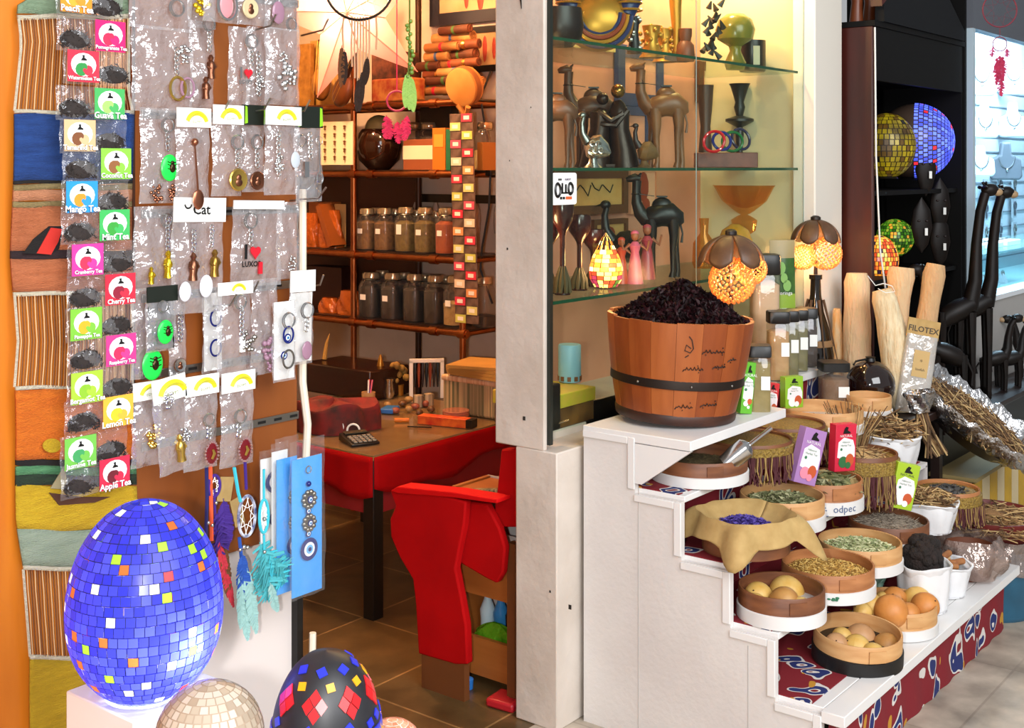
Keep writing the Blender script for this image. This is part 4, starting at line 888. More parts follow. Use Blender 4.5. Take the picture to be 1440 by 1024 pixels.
def packet(label, x0, y0, x1, y1, Y, hdr=None, hh=26, items=(), tilt=0., bagm=None, name='keychain_packet', grp='keychain packets on the board', cardback=None):
    """clear packet hanging on the board; items: (kind, px, py, size px, material)"""
    X0, X1, Z0, Z1 = rectY(x0, y0, x1, y1, Y); w_, h = X1-X0, Z1-Z0; cx = (X0+X1)/2; k = mpp((cx, Y, 0))
    t = thing(name, label, 'keychain', (cx, Y, Z1), 0, grp, (0, tilt, 0))
    kx = w_/(x1-x0)
    hz_ = hh*k if hdr else 0
    def pf(u, v): e = math.sin(PI*u)**.6; return (w_*(u-.5), -.002-.012*e*math.sin(PI*min(1, v*1.1))**.7+.0022*math.sin(11*u+7*v+x0)+.0015*math.sin(23*v+x0), -h+(h-hz_*.6)*v)
    MB().grid(pf, 12, 18).build('bag', bagm or BAG, t)
    if hdr:
        hm = {'y': PAPER, 'w': PAPER, 'cat': PAPER, 'b': GHD, 'kg': GHD}[hdr]
        hd = MB().box2((-w_/2-.001, -.0085, -hz_), (w_/2+.001, -.006, .0)).build('header_card', hm, t)
        e = MB()
        if hdr == 'y':
            e.ring((w_*.08, -.0092, -hz_*.82), hz_*.62, hz_*.13, 'y', 14, 0, .25, PI-.25, 4, .9); e.build('arc_print', YEL2, hd)
            e = MB(); text_into(e, 'EGYPT', hz_*.2, (w_*.08, -.0095, -hz_*.72)); e.build('lettering', mat('arc_text', '7a8a30', .5), hd)
        elif hdr == 'b':
            for q in (-.42, .38): e = MB(); e.prism([(w_*q, -hz_*.95), (w_*(q+.12), -hz_*.9), (w_*(q+.10), -hz_*.1), (w_*(q+.02), -hz_*.05)], -.0094, -.0088); e.build('leaf_print', LIME, hd)
        elif hdr == 'cat':
            text_into(e, 'Cat', hz_*.6, (w_*.02, -.009, -hz_*.5), bold=.02); e.ring((-w_*.24, -.009, -hz_*.28), hz_*.16, hz_*.04, 'y', 10, 0, PI, 2*PI, 4); e.build('lettering', BLACK, hd)
    if cardback: MB().box2((-w_*.44, -.0035, -h*.97), (w_*.44, -.0025, -hz_*1.05)).build('card', cardback, t)
    for it in items:
        kind, px, py, s, m = it; r = s*k; c = Vector(((px-(x0+x1)/2)*kx, -.0175, (y0-py)*k)); mb = MB()
        if kind == 'ring': mb.ring(c, r, r*.10, 'y', 20); mb.ring((c[0]+r*.1, c[1]-.002, c[2]), r*.92, r*.08, 'y', 20); mb.build('key_ring', m, t)
        elif kind == 'chain':
            n = max(3, int(s/6))
            for q in range(n): mb.ring((c[0]+.0015*(q % 2), c[1], c[2]-q*6*k), 3.4*k, .9*k, 'y', 8, k=4, e=1.2)
            mb.build('chain', m, t)
        elif kind == 'oval':
            mb.ball(c, (r*.72, .004, r), 16, 9); mb.build('pendant', m, t)
        elif kind == 'scarab':
            mb.ball(c, (r*.78, .005, r), 16, 9); b = mb.build('pendant', m, t)
            e = MB(); e.ball((c[0]+r*.12, c[1]-.005, c[2]), (r*.26, .004, r*.36), 10, 7); e.ball((c[0]+r*.12, c[1]-.005, c[2]+r*.40), (r*.17, .003, r*.13), 8, 5)
            for sg in (-1, 1):
                for q in (-.2, .1, .3): e.tube([(c[0]+r*.12, c[1]-.004, c[2]+r*q), (c[0]+r*(.12+.42*sg), c[1]-.005, c[2]+r*(q+.16))], r*.035, 4)
            e.build('scarab', mat('scarab_bronze', '3a2c18', .25, .8), b)
        elif kind == 'medal':
            mb.lathe([(r, -.002), (r, .0), (r*.9, .002), (r*.72, .0012), (0, .0012)], n=24, T=Matrix.Translation(c) @ Matrix.Rotation(PI/2, 4, 'X')); b = mb.build('pendant', m, t)
            e = MB(); e.ball((c[0], c[1]-.002, c[2]+r*.18), (r*.26, .002, r*.3), 10, 6); e.ball((c[0], c[1]-.002, c[2]-r*.25), (r*.38, .002, r*.34), 10, 6); e.build('relief', BRONZE, b)
        elif kind == 'cameo':
            mb.ball(c, (r*.70, .003, r), 16, 9); b = mb.build('pendant', m, t)
            e = MB(); n = 20
            for q in range(n): a = 2*PI*q/n; e.ball((c[0]+r*.76*math.cos(a), c[1]-.001, c[2]+r*1.06*math.sin(a)), r*.12, 6, 4)
            e.build('bead_rim', mat('rim_pink', 'd8b0b0', .2, .8), b)
            e = MB(); e.tube([(c[0]-r*.1, c[1]-.004, c[2]-r*.5), (c[0]+r*.15, c[1]-.0045, c[2]), (c[0], c[1]-.004, c[2]+r*.4)], [r*.12, r*.17, r*.1], 6); e.build('relief', GOLD, b)
        elif kind == 'statue':
            mb.tube([c+Vector((0, 0, -r*1.2)), c+Vector((.0, 0, -r*.6)), c, c+Vector((0, 0, r*.45)), c+Vector((0, 0, r*.62)), c+Vector((0, 0, r*.9)), c+Vector((0, 0, r*1.2))], [r*.42, r*.34, r*.44, r*.34, r*.18, r*.30, r*.12], 10)
            for sg in (-1, 1): mb.tube([c+Vector((sg*r*.36, 0, r*.4)), c+Vector((sg*r*.5, -.003, 0)), c+Vector((sg*r*.15, -.006, -r*.2))], r*.11, 6)
            mb.build('figurine', m, t)
        elif kind == 'love':
            text_into(mb, 'I', r*1.6, (c[0]-r*.62, c[1], c[2]+r*.35), 0, bold=.04)
            text_into(mb, 'EGYPT' if s < 14 else 'LUXOR', r*.62, (c[0], c[1], c[2]-r*.62), 0, bold=.03)
            hp = []
            for q in range(20):
                a = 2*PI*q/20; hp.append((c[0]+r*.35+r*.034*16*math.sin(a)**3*1.0, c[2]+r*.38+r*.036*(13*math.cos(a)-5*math.cos(2*a)-2*math.cos(3*a)-math.cos(4*a))))
            mb.prism(hp[::-1], c[1]-.002, c[1]+.001, 1); mb.build('pendant', [SILVER if s < 14 else BLACK, REDH], t)
        elif kind == 'spoon':
            mb.tube([c, c+Vector((s*.3*k, 0, -s*3.5*k)), c+Vector((s*.42*k, 0, -s*5.2*k))], [.0016, .002, .0025], 6); mb.ball(c, s*.42*k, 10, 6)
            mb.ball(c+Vector((s*.5*k, 0, -s*6.2*k)), (s*.75*k, .003, s*1.1*k), 12, 7); mb.build('spoon', m, t)
        elif kind == 'tool':
            mb.tube([c, c+Vector((0, 0, -s*4*k))], .0022, 6); mb.ring(c, s*.5*k, .0012, 'y', 12, k=4); mb.ring(c+Vector((0, 0, -s*4.4*k)), s*.45*k, .002, 'y', 12, k=5, e=1.5); mb.build('charm', m, t)
        elif kind == 'beads':
            for q in range(22):
                a = R.uniform(0, 6.28); d = R.uniform(0, 1)**.5
                mb.ball(c+Vector((r*d*math.cos(a), R.uniform(-.003, .002), r*1.3*d*math.sin(a))), r*R.uniform(.16, .3), 7, 5)
            mb.build('charm_cluster', m, t)
        elif kind == 'nazar':
            nazar(mb, c, r); mb.build('eye_bead', NZ, t)
        elif kind == 'frame':
            mb.ring(c, r, r*.16, 'y', 22, k=6, e=1.25); mb.build('pendant_frame', m, t)
        elif kind == 'block':
            mb.box(c, (r*.9, .005, r*2.4)); mb.build('pendant', m, t)
    return t
KR = lambda x, y, s=9: ('ring', x, y, s, SILVER)
CH = lambda x, y, n=28: ('chain', x, y, n, SILVER)
Y1, Y2, Y3 = 2.145, 2.120, 2.095
packet('clear packet at the very top left of the board, cut by the picture edge', 180, -90, 268, 42, Y2, None, 0, [('ring', 240, 10, 12, SILVER)])
packet('packet with golden ornament at the top of the board', 262, -90, 302, 40, Y1, None, 0, [('beads', 275, 4, 14, mat('gold_yellow', 'd8b81c', .3, .6))])
packet('packet with pink oval pendant in silver frame at the top of the board', 285, -90, 336, 32, Y3, None, 0, [('oval', 310, 8, 18, PINKM), ('frame', 312, 8, 16, SILVER)])
packet('packet with round cream pendant at the top of the board', 334, -90, 376, 36, Y2, None, 0, [('medal', 345, 14, 14, mat('cream_enamel', 'c8b890', .4))])
packet('packet with pale glass drops at the top right of the board', 372, -90, 420, 42, Y1, None, 0, [('oval', 384, 20, 16, MAUVE), ('ring', 402, 34, 9, SILVER)])
packet('wide clear packet with gold oval ring and charms', 184, 38, 270, 157, Y2, None, 0, [('frame', 242, 124, 13, GOLD), CH(240, 70, 40), ('beads', 252, 74, 10, SILVER), ('frame', 256, 122, 11, MAUVE)])
packet('packet with two bronze statuettes on a ring', 266, 30, 300, 152, Y1, None, 0, [KR(286, 34, 10), CH(287, 46, 30), ('statue', 289, 94, 14, BRONZE), ('statue', 282, 124, 13, BRONZE)])
packet('packet with silver I love Egypt keychain', 320, 38, 350, 150, Y2, None, 0, [KR(346, 58, 10), CH(346, 70, 26), ('love', 338, 108, 13, SILVER)])
packet('half hidden packet of silver charms behind the I love Egypt one', 346, 38, 378, 152, Y1, None, 0, [CH(356, 78, 60), ('beads', 358, 118, 9, SILVER)])
packet('frosted packet with silver beads right of the I love Egypt keychain', 372, 40, 420, 148, Y2, None, 0, [('beads', 396, 108, 15, SILVER), ('beads', 392, 84, 8, SILVER)])
packet('packet with large bright green scarab oval, upper left', 196, 152, 246, 286, Y2, None, 0, [KR(228, 176, 10), CH(228, 190, 24), ('scarab', 231, 236, 19, SCAR), ('beads', 213, 272, 10, BRONZE), ('beads', 236, 272, 10, BRONZE)])
packet('yellow arc packet holding a small copper spoon', 246, 152, 293, 288, Y3, 'y', 27, [('spoon', 266, 200, 13, mat('copper', 'a86a50', .3, 1))])
packet('yellow arc packet with gold oval medallion', 297, 148, 339, 276, Y3, 'y', 27, [KR(326, 200, 10), CH(326, 214, 28), ('medal', 328, 253, 16, GOLD)])
packet('black and lime header packet with bronze round medallion', 338, 148, 371, 270, Y2, 'b', 28, [KR(354, 200, 10), CH(354, 214, 28), ('medal', 355, 254, 13, BRONZE)])
packet('yellow arc packet with silver drops at the right of the second row', 371, 150, 420, 274, Y3, 'y', 26, [CH(384, 190, 60), ('beads', 384, 230, 9, SILVER), ('oval', 408, 225, 12, mat('pale_glass', 'b8c0c8', .1))])
packet('narrow black header packet with silver tool charm', 412, 150, 450, 284, Y2, 'b', 30, [KR(416, 198, 8), ('chain', 428, 190, 40, SILVER), ('tool', 441, 198, 12, SILVER), ('block', 422, 238, 9, SILVER)], tilt=-.02)
packet('clear packet with hanging gold pharaoh figure, third row left', 187, 290, 245, 408, Y2, None, 0, [CH(228, 308, 50), KR(226, 310, 9), ('statue', 229, 372, 16, mat('yellow_gold', 'dcb82a', .25, .9)), ('statue', 205, 386, 10, mat('yellow_gold', 'dcb82a', .25, .9))])
packet('packet with Cat header and two small statues', 242, 278, 314, 440, Y3, 'cat', 34, [CH(266, 326, 34), ('statue', 266, 374, 16, BRONZE), CH(291, 320, 34), ('statue', 296, 370, 16, mat('antique_gold', '9a7434', .3, .9)), ('oval', 285, 402, 16, mat('clear_drop', 'd8d8e0', .05)), ('oval', 256, 408, 14, mat('clear_drop', 'd8d8e0', .05))], tilt=.03)
packet('packet with I love Luxor keychain and red heart', 326, 282, 396, 402, Y2, 'w', 12, [KR(345, 310, 11), CH(346, 324, 26), ('love', 348, 360, 17, SILVER), ('block', 360, 376, 7, REDH)], tilt=.03)
packet('empty looking clear packet at the right of the third row', 388, 284, 420, 392, Y1, None, 0, [('beads', 402, 370, 8, SILVER)])
packet('pale packet with green scarab bulging at its bottom, left edge', 184, 405, 226, 532, Y2, None, 0, [('scarab', 207, 512, 22, SCAR)])
packet('packet with black card and bright green scarab', 204, 402, 246, 494, Y3, 'kg', 22, [KR(222, 430, 8), ('scarab', 225, 466, 17, SCAR)], cardback=mat('black_card', '0e0d0e', .35))
packet('packet with silver clock charm beside the black scarab card', 236, 420, 260, 540, Y1, None, 0, [CH(246, 440, 44), ('medal', 246, 512, 10, SILVER)])
packet('white card packet with blue eye beads, half hidden, fourth row', 284, 412, 312, 524, Y1, None, 0, [('frame', 296, 446, 9, NAVY), ('frame', 296, 488, 9, NAVY)], cardback=PAPER)
packet('yellow arc packet with silver chain and white block pendant', 304, 396, 352, 528, Y3, 'y', 18, [KR(330, 424, 10), CH(332, 434, 60), ('block', 333, 484, 9, PAPER), ('beads', 340, 480, 13, STEEL)])
packet('pale packet of mauve glass beads, fourth row', 352, 392, 388, 526, Y2, None, 0, [('beads', 372, 490, 13, MAUVE), ('beads', 376, 510, 10, MAUVE)])
packet('white card packet with blue eye key ring', 382, 424, 414, 536, Y3, None, 0, [KR(398, 450, 11), ('frame', 398, 470, 9, NAVY), ('nazar', 397, 474, 6, NAVY), ('frame', 398, 504, 10, STEEL), ('nazar', 392, 498, 6, NAVY)], cardback=PAPER)
packet('white card packet with mauve pendant hanging furthest right', 406, 380, 440, 512, Y2, 'w', 30, [KR(425, 436, 11), CH(425, 450, 20), ('oval', 426, 492, 13, MAUVE)], cardback=PAPER, tilt=.02)
packet('yellow arc packet behind the golden charm packet, fifth row left', 184, 536, 226, 656, Y2, 'y', 26, [('beads', 208, 612, 13, GOLD)])
packet('tilted yellow arc packet with golden figure charm, fifth row', 210, 530, 256, 668, Y3, 'y', 34, [('beads', 226, 560, 9, SILVER), ('statue', 236, 632, 16, GOLD), ('beads', 242, 618, 9, SILVER)], tilt=-.12)
packet('left of two yellow arc packets with dark red oval cameo', 258, 527, 304, 660, Y3, 'y', 28, [KR(286, 590, 9), CH(286, 602, 20), ('cameo', 290, 638, 15, CRIM)])
packet('right of two yellow arc packets with dark red oval cameo', 309, 522, 355, 655, Y3, 'y', 28, [KR(330, 584, 10), CH(328, 598, 22), ('cameo', 337, 632, 15, CRIM)])
# wire hooks: one for each row
for i, (x, y, L_h) in enumerate(((284, 152, .09), (338, 148, .1), (398, 150, .09), (408, 270, .12), (330, 400, .08), (290, 418, .1), (232, 548, .06), (292, 536, .06), (336, 528, .06), (430, 392, .06), (350, 32, .09), (424, 38, .09))):
    p = atY(x, y, YB)
    o = MB().tube([p+Vector((0, 0, -.02)), p+Vector((0, -L_h*.8, -.012)), p+Vector((0, -L_h, .012))], .0022, 6).build('wire_hook', STEEL)
    tag(o, ['wire hook above the copper spoon packet', 'wire hook above the gold medallion packet', 'wire hook over the silver drop packet', 'long wire hook beyond the Cat packet', 'wire hook of the silver chain packet', 'wire hook over the Cat packet bottom', 'wire hook of the tilted golden charm packet', 'wire hook of the left red cameo packet', 'wire hook of the right red cameo packet', 'wire hook of the mauve pendant card', 'wire hook near the top of the board', 'wire hook at the top right of the board'][i], 'hook', 'wire hooks on the keychain board')
# nazar wall cards
SKYC = mat('card_sky', '1c86dc', .35, c2='3aa2ea', scl=3)
SLEEVE = clear('card_sleeve', keep=.88, bump=.5, bscl=22, hz=.5)
def nazar_card(label, x0, y0, x1, y1, Y, m, nz, top=20):
    t = packet(label, x0, y0, x1, y1, Y, None, 0, [], bagm=SLEEVE, name='amulet_card', grp='eye amulet cards under the board')
    X0, X1, Z0, Z1 = rectY(x0, y0, x1, y1, Y); k = mpp(((X0+X1)/2, Y, 0)); w_ = X1-X0
    c = MB().box2((-w_*.42, -.001, -(y1-y0)*k*.985), (w_*.42, .001, -top*k)).build('card', m, t)
    for (fx, py, r, kind) in nz:
        mb = MB(); p = Vector((w_*fx, -.006, -(py-y0)*k))
        if kind == 'n': nazar(mb, p, r*k); mb.build('eye_bead', NZ, t)
        elif kind == 'f':
            for q in range(10): a = 2*PI*q/10; mb.ball((p[0]+r*.8*k*math.cos(a), p[1], p[2]+r*.8*k*math.sin(a)), r*.30*k, 7, 5)
            mb.ball(p, (r*.7*k, .003, r*.7*k), 10, 6); b = mb.build('flower_charm', mat('pewter', '7a746a', .3, .9), t); e = MB(); nazar(e, p+Vector((0, -.004, 0)), r*.4*k); e.build('eye_bead', NZ, b)
        elif kind == 'd': mb.ball(p, r*k, 10, 7); mb.build('bead', NAVY, t)
        elif kind == 'h': mb.ring(p, r*k, r*.16*k, 'y', 12); mb.build('hook', SILVER, t)
    return t
nazar_card('white amulet card with big blue eye behind the blue cards', 364, 632, 392, 790, 2.12, PAPER, [(.2, 678, 16, 'n'), (.2, 730, 10, 'n')], 12)
nazar_card('white amulet card half hidden by the left blue card', 380, 622, 406, 800, 2.10, PAPER, [(.1, 660, 9, 'n'), (.1, 708, 10, 'n')], 12)
nazar_card('left blue amulet card, half covered', 386, 614, 420, 836, 2.085, SKYC, [(.3, 700, 12, 'f'), (.3, 736, 12, 'f'), (.25, 768, 14, 'n')], 30)
nazar_card('front blue amulet card with silver flowers and hanging eye', 406, 617, 456, 838, 2.06, SKYC, [(0, 660, 5, 'h'), (0, 680, 4, 'd'), (.02, 702, 13, 'f'), (0, 718, 5, 'n'), (.02, 735, 12, 'f'), (0, 750, 5, 'n'), (.02, 772, 16, 'n')], 26)
# dreamcatchers and feathers under the board
def feather(mb, p, d, L, w_, mi=0, curl=.0, fluffy=False):
    p = Vector(p); d = Vector(d).normalized(); sd = Vector((d.z, 0, -d.x)).normalized() if abs(d.z)+abs(d.x) > .01 else Vector((1, 0, 0)); n = 22
    mb.tube([p, p+d*L*.5+Vector((curl*.5*L, 0, 0)), p+d*L+Vector((curl*L*1.5, 0, 0))], [.0012, .001, .0004], 4, mi)
    for i in range(n):
        q = .08+.92*i/n; c = p+d*L*q+Vector((curl*L*q*q*1.5, 0, 0)); ww = w_*math.sin(PI*min(1, q*.93+.06))**.7
        for sg in (-1, 1):
            e = c+sd*sg*ww+d*ww*.55+Vector((0, R.uniform(-.3, .3)*ww*(2 if fluffy else .5), (R.uniform(-.5, .5)*ww if fluffy else 0)))
            mb.add([c-d*L*.035, c+d*L*.035, e+d*L*.02, e-d*L*.02, c+Vector((0, .0015, 0))], [(0, 1, 2, 3), (4, 1, 2), (4, 3, 0)], mi)
def hanging(label, px, py0, py1, Y, cords, beads, feathers, hoop=None, name='dreamcatcher'):
    p0 = atY(px, py0, Y); t = thing(name, label, 'dreamcatcher', p0, 0, 'small dreamcatchers under the board'); k = mpp(p0)
    kx = k*1.13
    L = lambda x, y, dy=0: Vector(((x-px)*kx, dy, (py0-y)*k))
    for (m, pts, r) in cords: MB().tube([L(*q) for q in pts], r, 6).build('cord', m, t)
    if hoop:
        (hx, hy, hr, e, m) = hoop; MB().ring(L(hx, hy), hr*k, .0035, 'y', 26, k=6, e=e).build('hoop', m, t); mb = MB()
        for i in range(8): a = i*PI/4; mb.tube([L(hx+hr*math.cos(a), hy+hr*e*math.sin(a)), L(hx+hr*.4*math.cos(a+.9), hy+hr*e*.4*math.sin(a+.9)), L(hx+hr*math.cos(a+1.8), hy+hr*e*math.sin(a+1.8))], .0009, 4)
        mb.build('web', PAPER, t)
    for (x, y, r) in beads: MB().ball(L(x, y, -.002), r*k, 9, 6).build('bead', SILVER, t)
    for (m, x, y, x2, y2, w_, cu, fl_) in feathers:
        e = MB(); a, b = L(x, y, R.uniform(-.012, .004)), L(x2, y2, 0); feather(e, a, b-a, (b-a).length, w_*k, 0, cu, fl_); e.build('feather', m, t)
    return t
VIO, TEAL, COB, TURQ, RDC, ORC, PALET, BRN = [mat('feather_'+n, c, .8) for n, c in (('violet', '3a1a7a'), ('teal', '46a8b0'), ('cobalt', '1c4aa0'), ('turquoise', '3ab8c8'), ('red', 'c83040'), ('orange', 'e0542c'), ('pale_teal', '8fb8b4'), ('brown', '6a4220'))]
hanging('small dreamcatcher with red and navy cords and violet feathers', 292, 655, 860, 2.10, [(mat('cord_navy', '1c1a5a', .7), [(290, 655), (291, 700), (289, 760)], .004), (ORC, [(296, 655), (297, 700), (298, 762)], .0045), (VIO, [(302, 690), (304, 740), (306, 780)], .003)], [(292, 735, 3), (298, 740, 3), (304, 710, 3)], [(VIO, 312, 705, 322, 780, 14, .0, False), (VIO, 306, 720, 312, 790, 13, 0, True), (RDC, 308, 760, 326, 868, 8, .05, False), (BRN, 316, 770, 324, 850, 9, 0, False)], (302, 686, 10, 1.5, VIO))
hanging('dreamcatcher with navy braided hoop and pale teal feathers', 340, 655, 905, 2.085, [(TURQ, [(328, 655), (334, 690), (338, 705)], .004), (VIO, [(345, 650), (347, 690)], .0035), (COB, [(336, 755), (340, 790), (344, 830)], .004)], [(342, 770, 4), (336, 772, 3), (348, 772, 3)], [(COB, 336, 775, 344, 848, 12, .0, False), (PALET, 340, 820, 350, 905, 9, .0, False), (PALET, 346, 800, 360, 900, 10, .03, False), (PALET, 338, 790, 338, 885, 8, 0, False)], (348, 728, 15, 1.9, mat('cord_braid', '22306a', .6, c2='c8ccd8', scl=60)))
hanging('turquoise hooped dreamcatcher with fluffy turquoise feathers', 371, 660, 850, 2.075, [(TURQ, [(371, 660), (371, 705)], .003), (TURQ, [(371, 752), (372, 780)], .003)], [(371, 730, 3), (371, 776, 3)], [(TEAL, 366, 762, 390, 838, 26, .0, True), (TEAL, 372, 770, 376, 846, 22, .0, True), (TURQ, 378, 775, 404, 830, 20, 0, True), (TEAL, 384, 790, 410, 822, 16, 0, True), (PALET, 376, 820, 388, 868, 8, .1, False)], (371, 726, 8, 2.9, TURQ))
for lab, x, y, w_, h, a in (('left kraft price tag hanging among the dreamcatcher cords', 317, 688, 22, 34, .2), ('right kraft price tag behind the navy hoop', 334, 720, 16, 40, -.25)):
    p = atY(x, y, 2.125); k = mpp(p); o = MB().box((0, 0, 0), (w_*k*1.13, .0012, h*k)).build('paper_tag', KRAFT, loc=p, rot=(0, a, 0)); tag(o, lab, 'tag')
# pink gift bag behind the black egg
p = atZ(452, 1010, .02); p = Vector((2.02, 2.30, 0))
t = thing('gift_bag', 'crumpled clear and red wrapped parcel on the floor by the panel corner', 'bag', (2.03, 2.235, .0))
def gb(u, v): a = 2*PI*u; r = (.06*(1-.45*v))*(1+.12*math.sin(5*a+4*v)); return (r*math.cos(a), r*.7*math.sin(a), .36*v)
MB().grid(gb, 30, 10).build('wrapper', MATS['brown_plastic'], t)
MB().tube([(0, 0, .02), (.0, 0, .3), (-.02, 0, .44)], [.03, .022, .012], 10).build('red_cloth', mat('red_cloth', 'a81c2c', .7), t)
# ---- mosaic egg lamps in the foreground
def egg_r(q, rmax):   # q 0..1 from base to tip
    e = (q-.43)/.572 if q > .43 else (.43-q)/.475
    return rmax*math.sqrt(max(0, 1-abs(e)**2.08)) if 0 <= q < 1 else 0
def tile_egg(parent, name, H, rmax, rows, cols0, pick, mats, grout, z0=0, q0=.006, q1=.993, pf=None):
    mb = MB(); g = .0011
    prof = lambda q: (egg_r(q, rmax), H*q)
    # arc-length spaced rows
    N = 400; qs = [q0+(q1-q0)*i/N for i in range(N+1)]; s = [0]
    for i in range(N): a, b = prof(qs[i]), prof(qs[i+1]); s.append(s[-1]+math.hypot(a[0]-b[0], a[1]-b[1]))
    def at(L):
        for i in range(N):
            if s[i+1] >= L: return qs[i]+(qs[i+1]-qs[i])*(L-s[i])/max(1e-9, s[i+1]-s[i])
        return q1
    tw = s[-1]/rows
    for r_ in range(rows):
        a, b = prof(at(tw*r_+g/2)), prof(at(tw*(r_+1)-g/2)); b2 = prof(at(min(s[-1], tw*(r_+1)+g/2)))
        rm = (a[0]+b[0])/2; n = max(6, int(round(2*PI*rm/tw*1.0))); off = R.random()
        for i in range(n):
            f0 = 2*PI*(i+off)/n; f1 = 2*PI*(i+1+off)/n; ga = g/max(rm, .004)*(1+R.uniform(-.3, .6)); c0, c1 = f0+ga/2, f1-ga/2; jz = R.uniform(-.0004, .0004)
            mi = pick(r_, i, n, (f0+f1)/2, (a[1]+b[1])/2/H)
            vsx = lambda p, an, e=0: ((p[0]+e)*math.cos(an), (p[0]+e)*math.sin(an), p[1]+z0)
            cm = (c0+c1)/2; e = .0004
            mb.add([vsx(a, c0, e), vsx(a, cm, e), vsx(a, c1, e), vsx(b, c1, e), vsx(b, cm, e), vsx(b, c0, e)], [(0, 1, 4, 5), (1, 2, 3, 4)], mi)
            mb.add([vsx(a, c1), vsx(a, f1+ga/2), vsx(b, f1+ga/2), vsx(b, c1)], [(0, 1, 2, 3)], len(mats))
        m2 = 40
        for i in range(m2):
            f0, f1 = 2*PI*i/m2, 2*PI*(i+1)/m2; mb.add([(b[0]*math.cos(f0), b[0]*math.sin(f0), b[1]+z0), (b[0]*math.cos(f1), b[0]*math.sin(f1), b[1]+z0), (b2[0]*math.cos(f1), b2[0]*math.sin(f1), b2[1]+z0), (b2[0]*math.cos(f0), b2[0]*math.sin(f0), b2[1]+z0)], [(0, 1, 2, 3)], len(mats))
    o = mb.build(name, mats+[grout], parent, ang=20)
    return o
DE = 2.05
pb = P(204, 974, DE); k = DE/F; EH = 270*k; ER = 107*k
blues = [translucent('glass_blue'+str(i), c, tr=.45) for i, c in enumerate(('3a3cc0', '3234ae', '4448c8', '2c2e9e'))]
accents = [translucent('glass_'+n, c, tr=.4) for n, c in (('white', 'f2ead8'), ('lime', '9ad030'), ('tangerine', 'd8642c'), ('scarlet', 'c01c24'))]
ra = random.Random(9); seen = []
def pick1(r_, i, n, a, q):
    if ra.random() < .15 and all(abs(r_-b)+abs(((a-c+PI) % (2*PI))-PI)*ER*.9/.0135 > 2.2 for b, c in seen):
        seen.append((r_, a)); return 4+ra.choice((0, 0, 0, 1, 1, 2, 2, 3))
    return ra.randrange(4)
egg = thing('mosaic_egg_lamp', 'large egg lamp of blue mosaic tiles with white, lime and orange ones', 'lamp', pb)
GROUT = mat('grout_navy', '10123a', .7)
tile_egg(egg, 'tile_shell', EH, ER, 24, 40, pick1, blues+accents, GROUT)
MB().lathe([(0, .0005), (ER*.38, .0005), (ER*.40, .003), (0, .006)], n=28).build('base', GROUT, egg)
rt = Vector((SA, -CA, 0)); fw = Vector((CA, SA, 0))
point_light('egg_bulb', pb+rt*.070-fw*.050+Vector((0, 0, EH*.32)), 4.2, (.75, .88, 1), .018)
# white display box under it
tb = pb.z-.002
c = atZ(188, 1016, tb)
t = thing('display_box', 'white painted box carrying the blue egg lamp', 'box', (c.x, c.y, 0))
MB().box2((0, 0, 0), (.19, .19, tb)).build('carcass', WHITE2, t, bevel=.003)
# other lamps on a lower box in front
def dome(label, px, pyt, d, wpx, hpx, name):
    p = P(px, pyt, d); k = d/F; return thing(name, label, 'lamp', (p.x, p.y, p.z-hpx*k)), wpx*k/2, hpx*k
t, r, h = dome('white mosaic globe lamp at the foot of the white box', 295, 962, 1.80, 152, 150, 'globe_lamp')
pal = [mat('shell_'+c, c, .35) for c in ('b4a898', 'a69886', 'bab0a4', '9c8c7a')]
mb = MB()
def tile_ball(t, r, rows, pal, grout, jitter=.0):
    mb = MB()
    for i in range(rows):
        t0, t1 = PI*i/rows+.01, PI*(i+1)/rows-.01; n = max(5, int(2*rows*math.sin((t0+t1)/2)))
        for j in range(n):
            a0, a1 = 2*PI*(j+.5*(i % 2))/n+.02, 2*PI*(j+1+.5*(i % 2))/n-.02
            f = lambda tt, a: (r*math.sin(tt)*math.cos(a), r*math.sin(tt)*math.sin(a), r+r*math.cos(tt))
            js = [R.uniform(-jitter, jitter) for _ in range(4)]
            mb.add([f(t0, a0+js[0]), f(t0, a1+js[1]), f(t1, a1+js[2]), f(t1, a0+js[3])], [(0, 3, 2, 1)], R.randrange(len(pal)))
    mb.build('tile_shell', pal, t); MB().ball((0, 0, r), r*.992, 32, 20).build('grout', grout, t)
tile_ball(t, r, 20, pal, mat('grout_white', 'a08c78', .7))
t, r, h = dome('black egg lamp with red diamonds, blue dots and blue ring', 459, 914, 1.95, 156, 230, 'mosaic_egg_lamp')
BLKE = mat('black_grout', '1a1a1e', .45, c2='26262b', scl=18)
mb = MB(); mb.lathe([(egg_r(i/30, r), h*i/30) for i in range(1, 30)]+[(0, h)], n=40); mb.build('body', BLKE, t)
def on_egg(a, q, e=.0012):
    return Vector(((egg_r(q, r)+e)*math.cos(a), (egg_r(q, r)+e)*math.sin(a), h*q))
def etile(mb, a, q, s, mi, rot=0., sx=1.):
    p = on_egg(a, q); n = (on_egg(a, q, .01)-p); u = (on_egg(a+.01, q)-p).normalized(); v = (on_egg(a, q+.005)-p).normalized(); nn = u.cross(v).normalized()
    cs = [(math.cos(rot+PI/4+i*PI/2)*s*sx, math.sin(rot+PI/4+i*PI/2)*s) for i in range(4)]
    mb.add([p+u*x+v*y+nn*.0008 for x, y in cs]+[p+u*x+v*y-nn*.0012 for x, y in cs], [(0, 1, 2, 3), (0, 4, 5, 1), (1, 5, 6, 2), (2, 6, 7, 3), (3, 7, 4, 0)], mi)
camdir = math.atan2(-SA, -CA)
mb = MB()
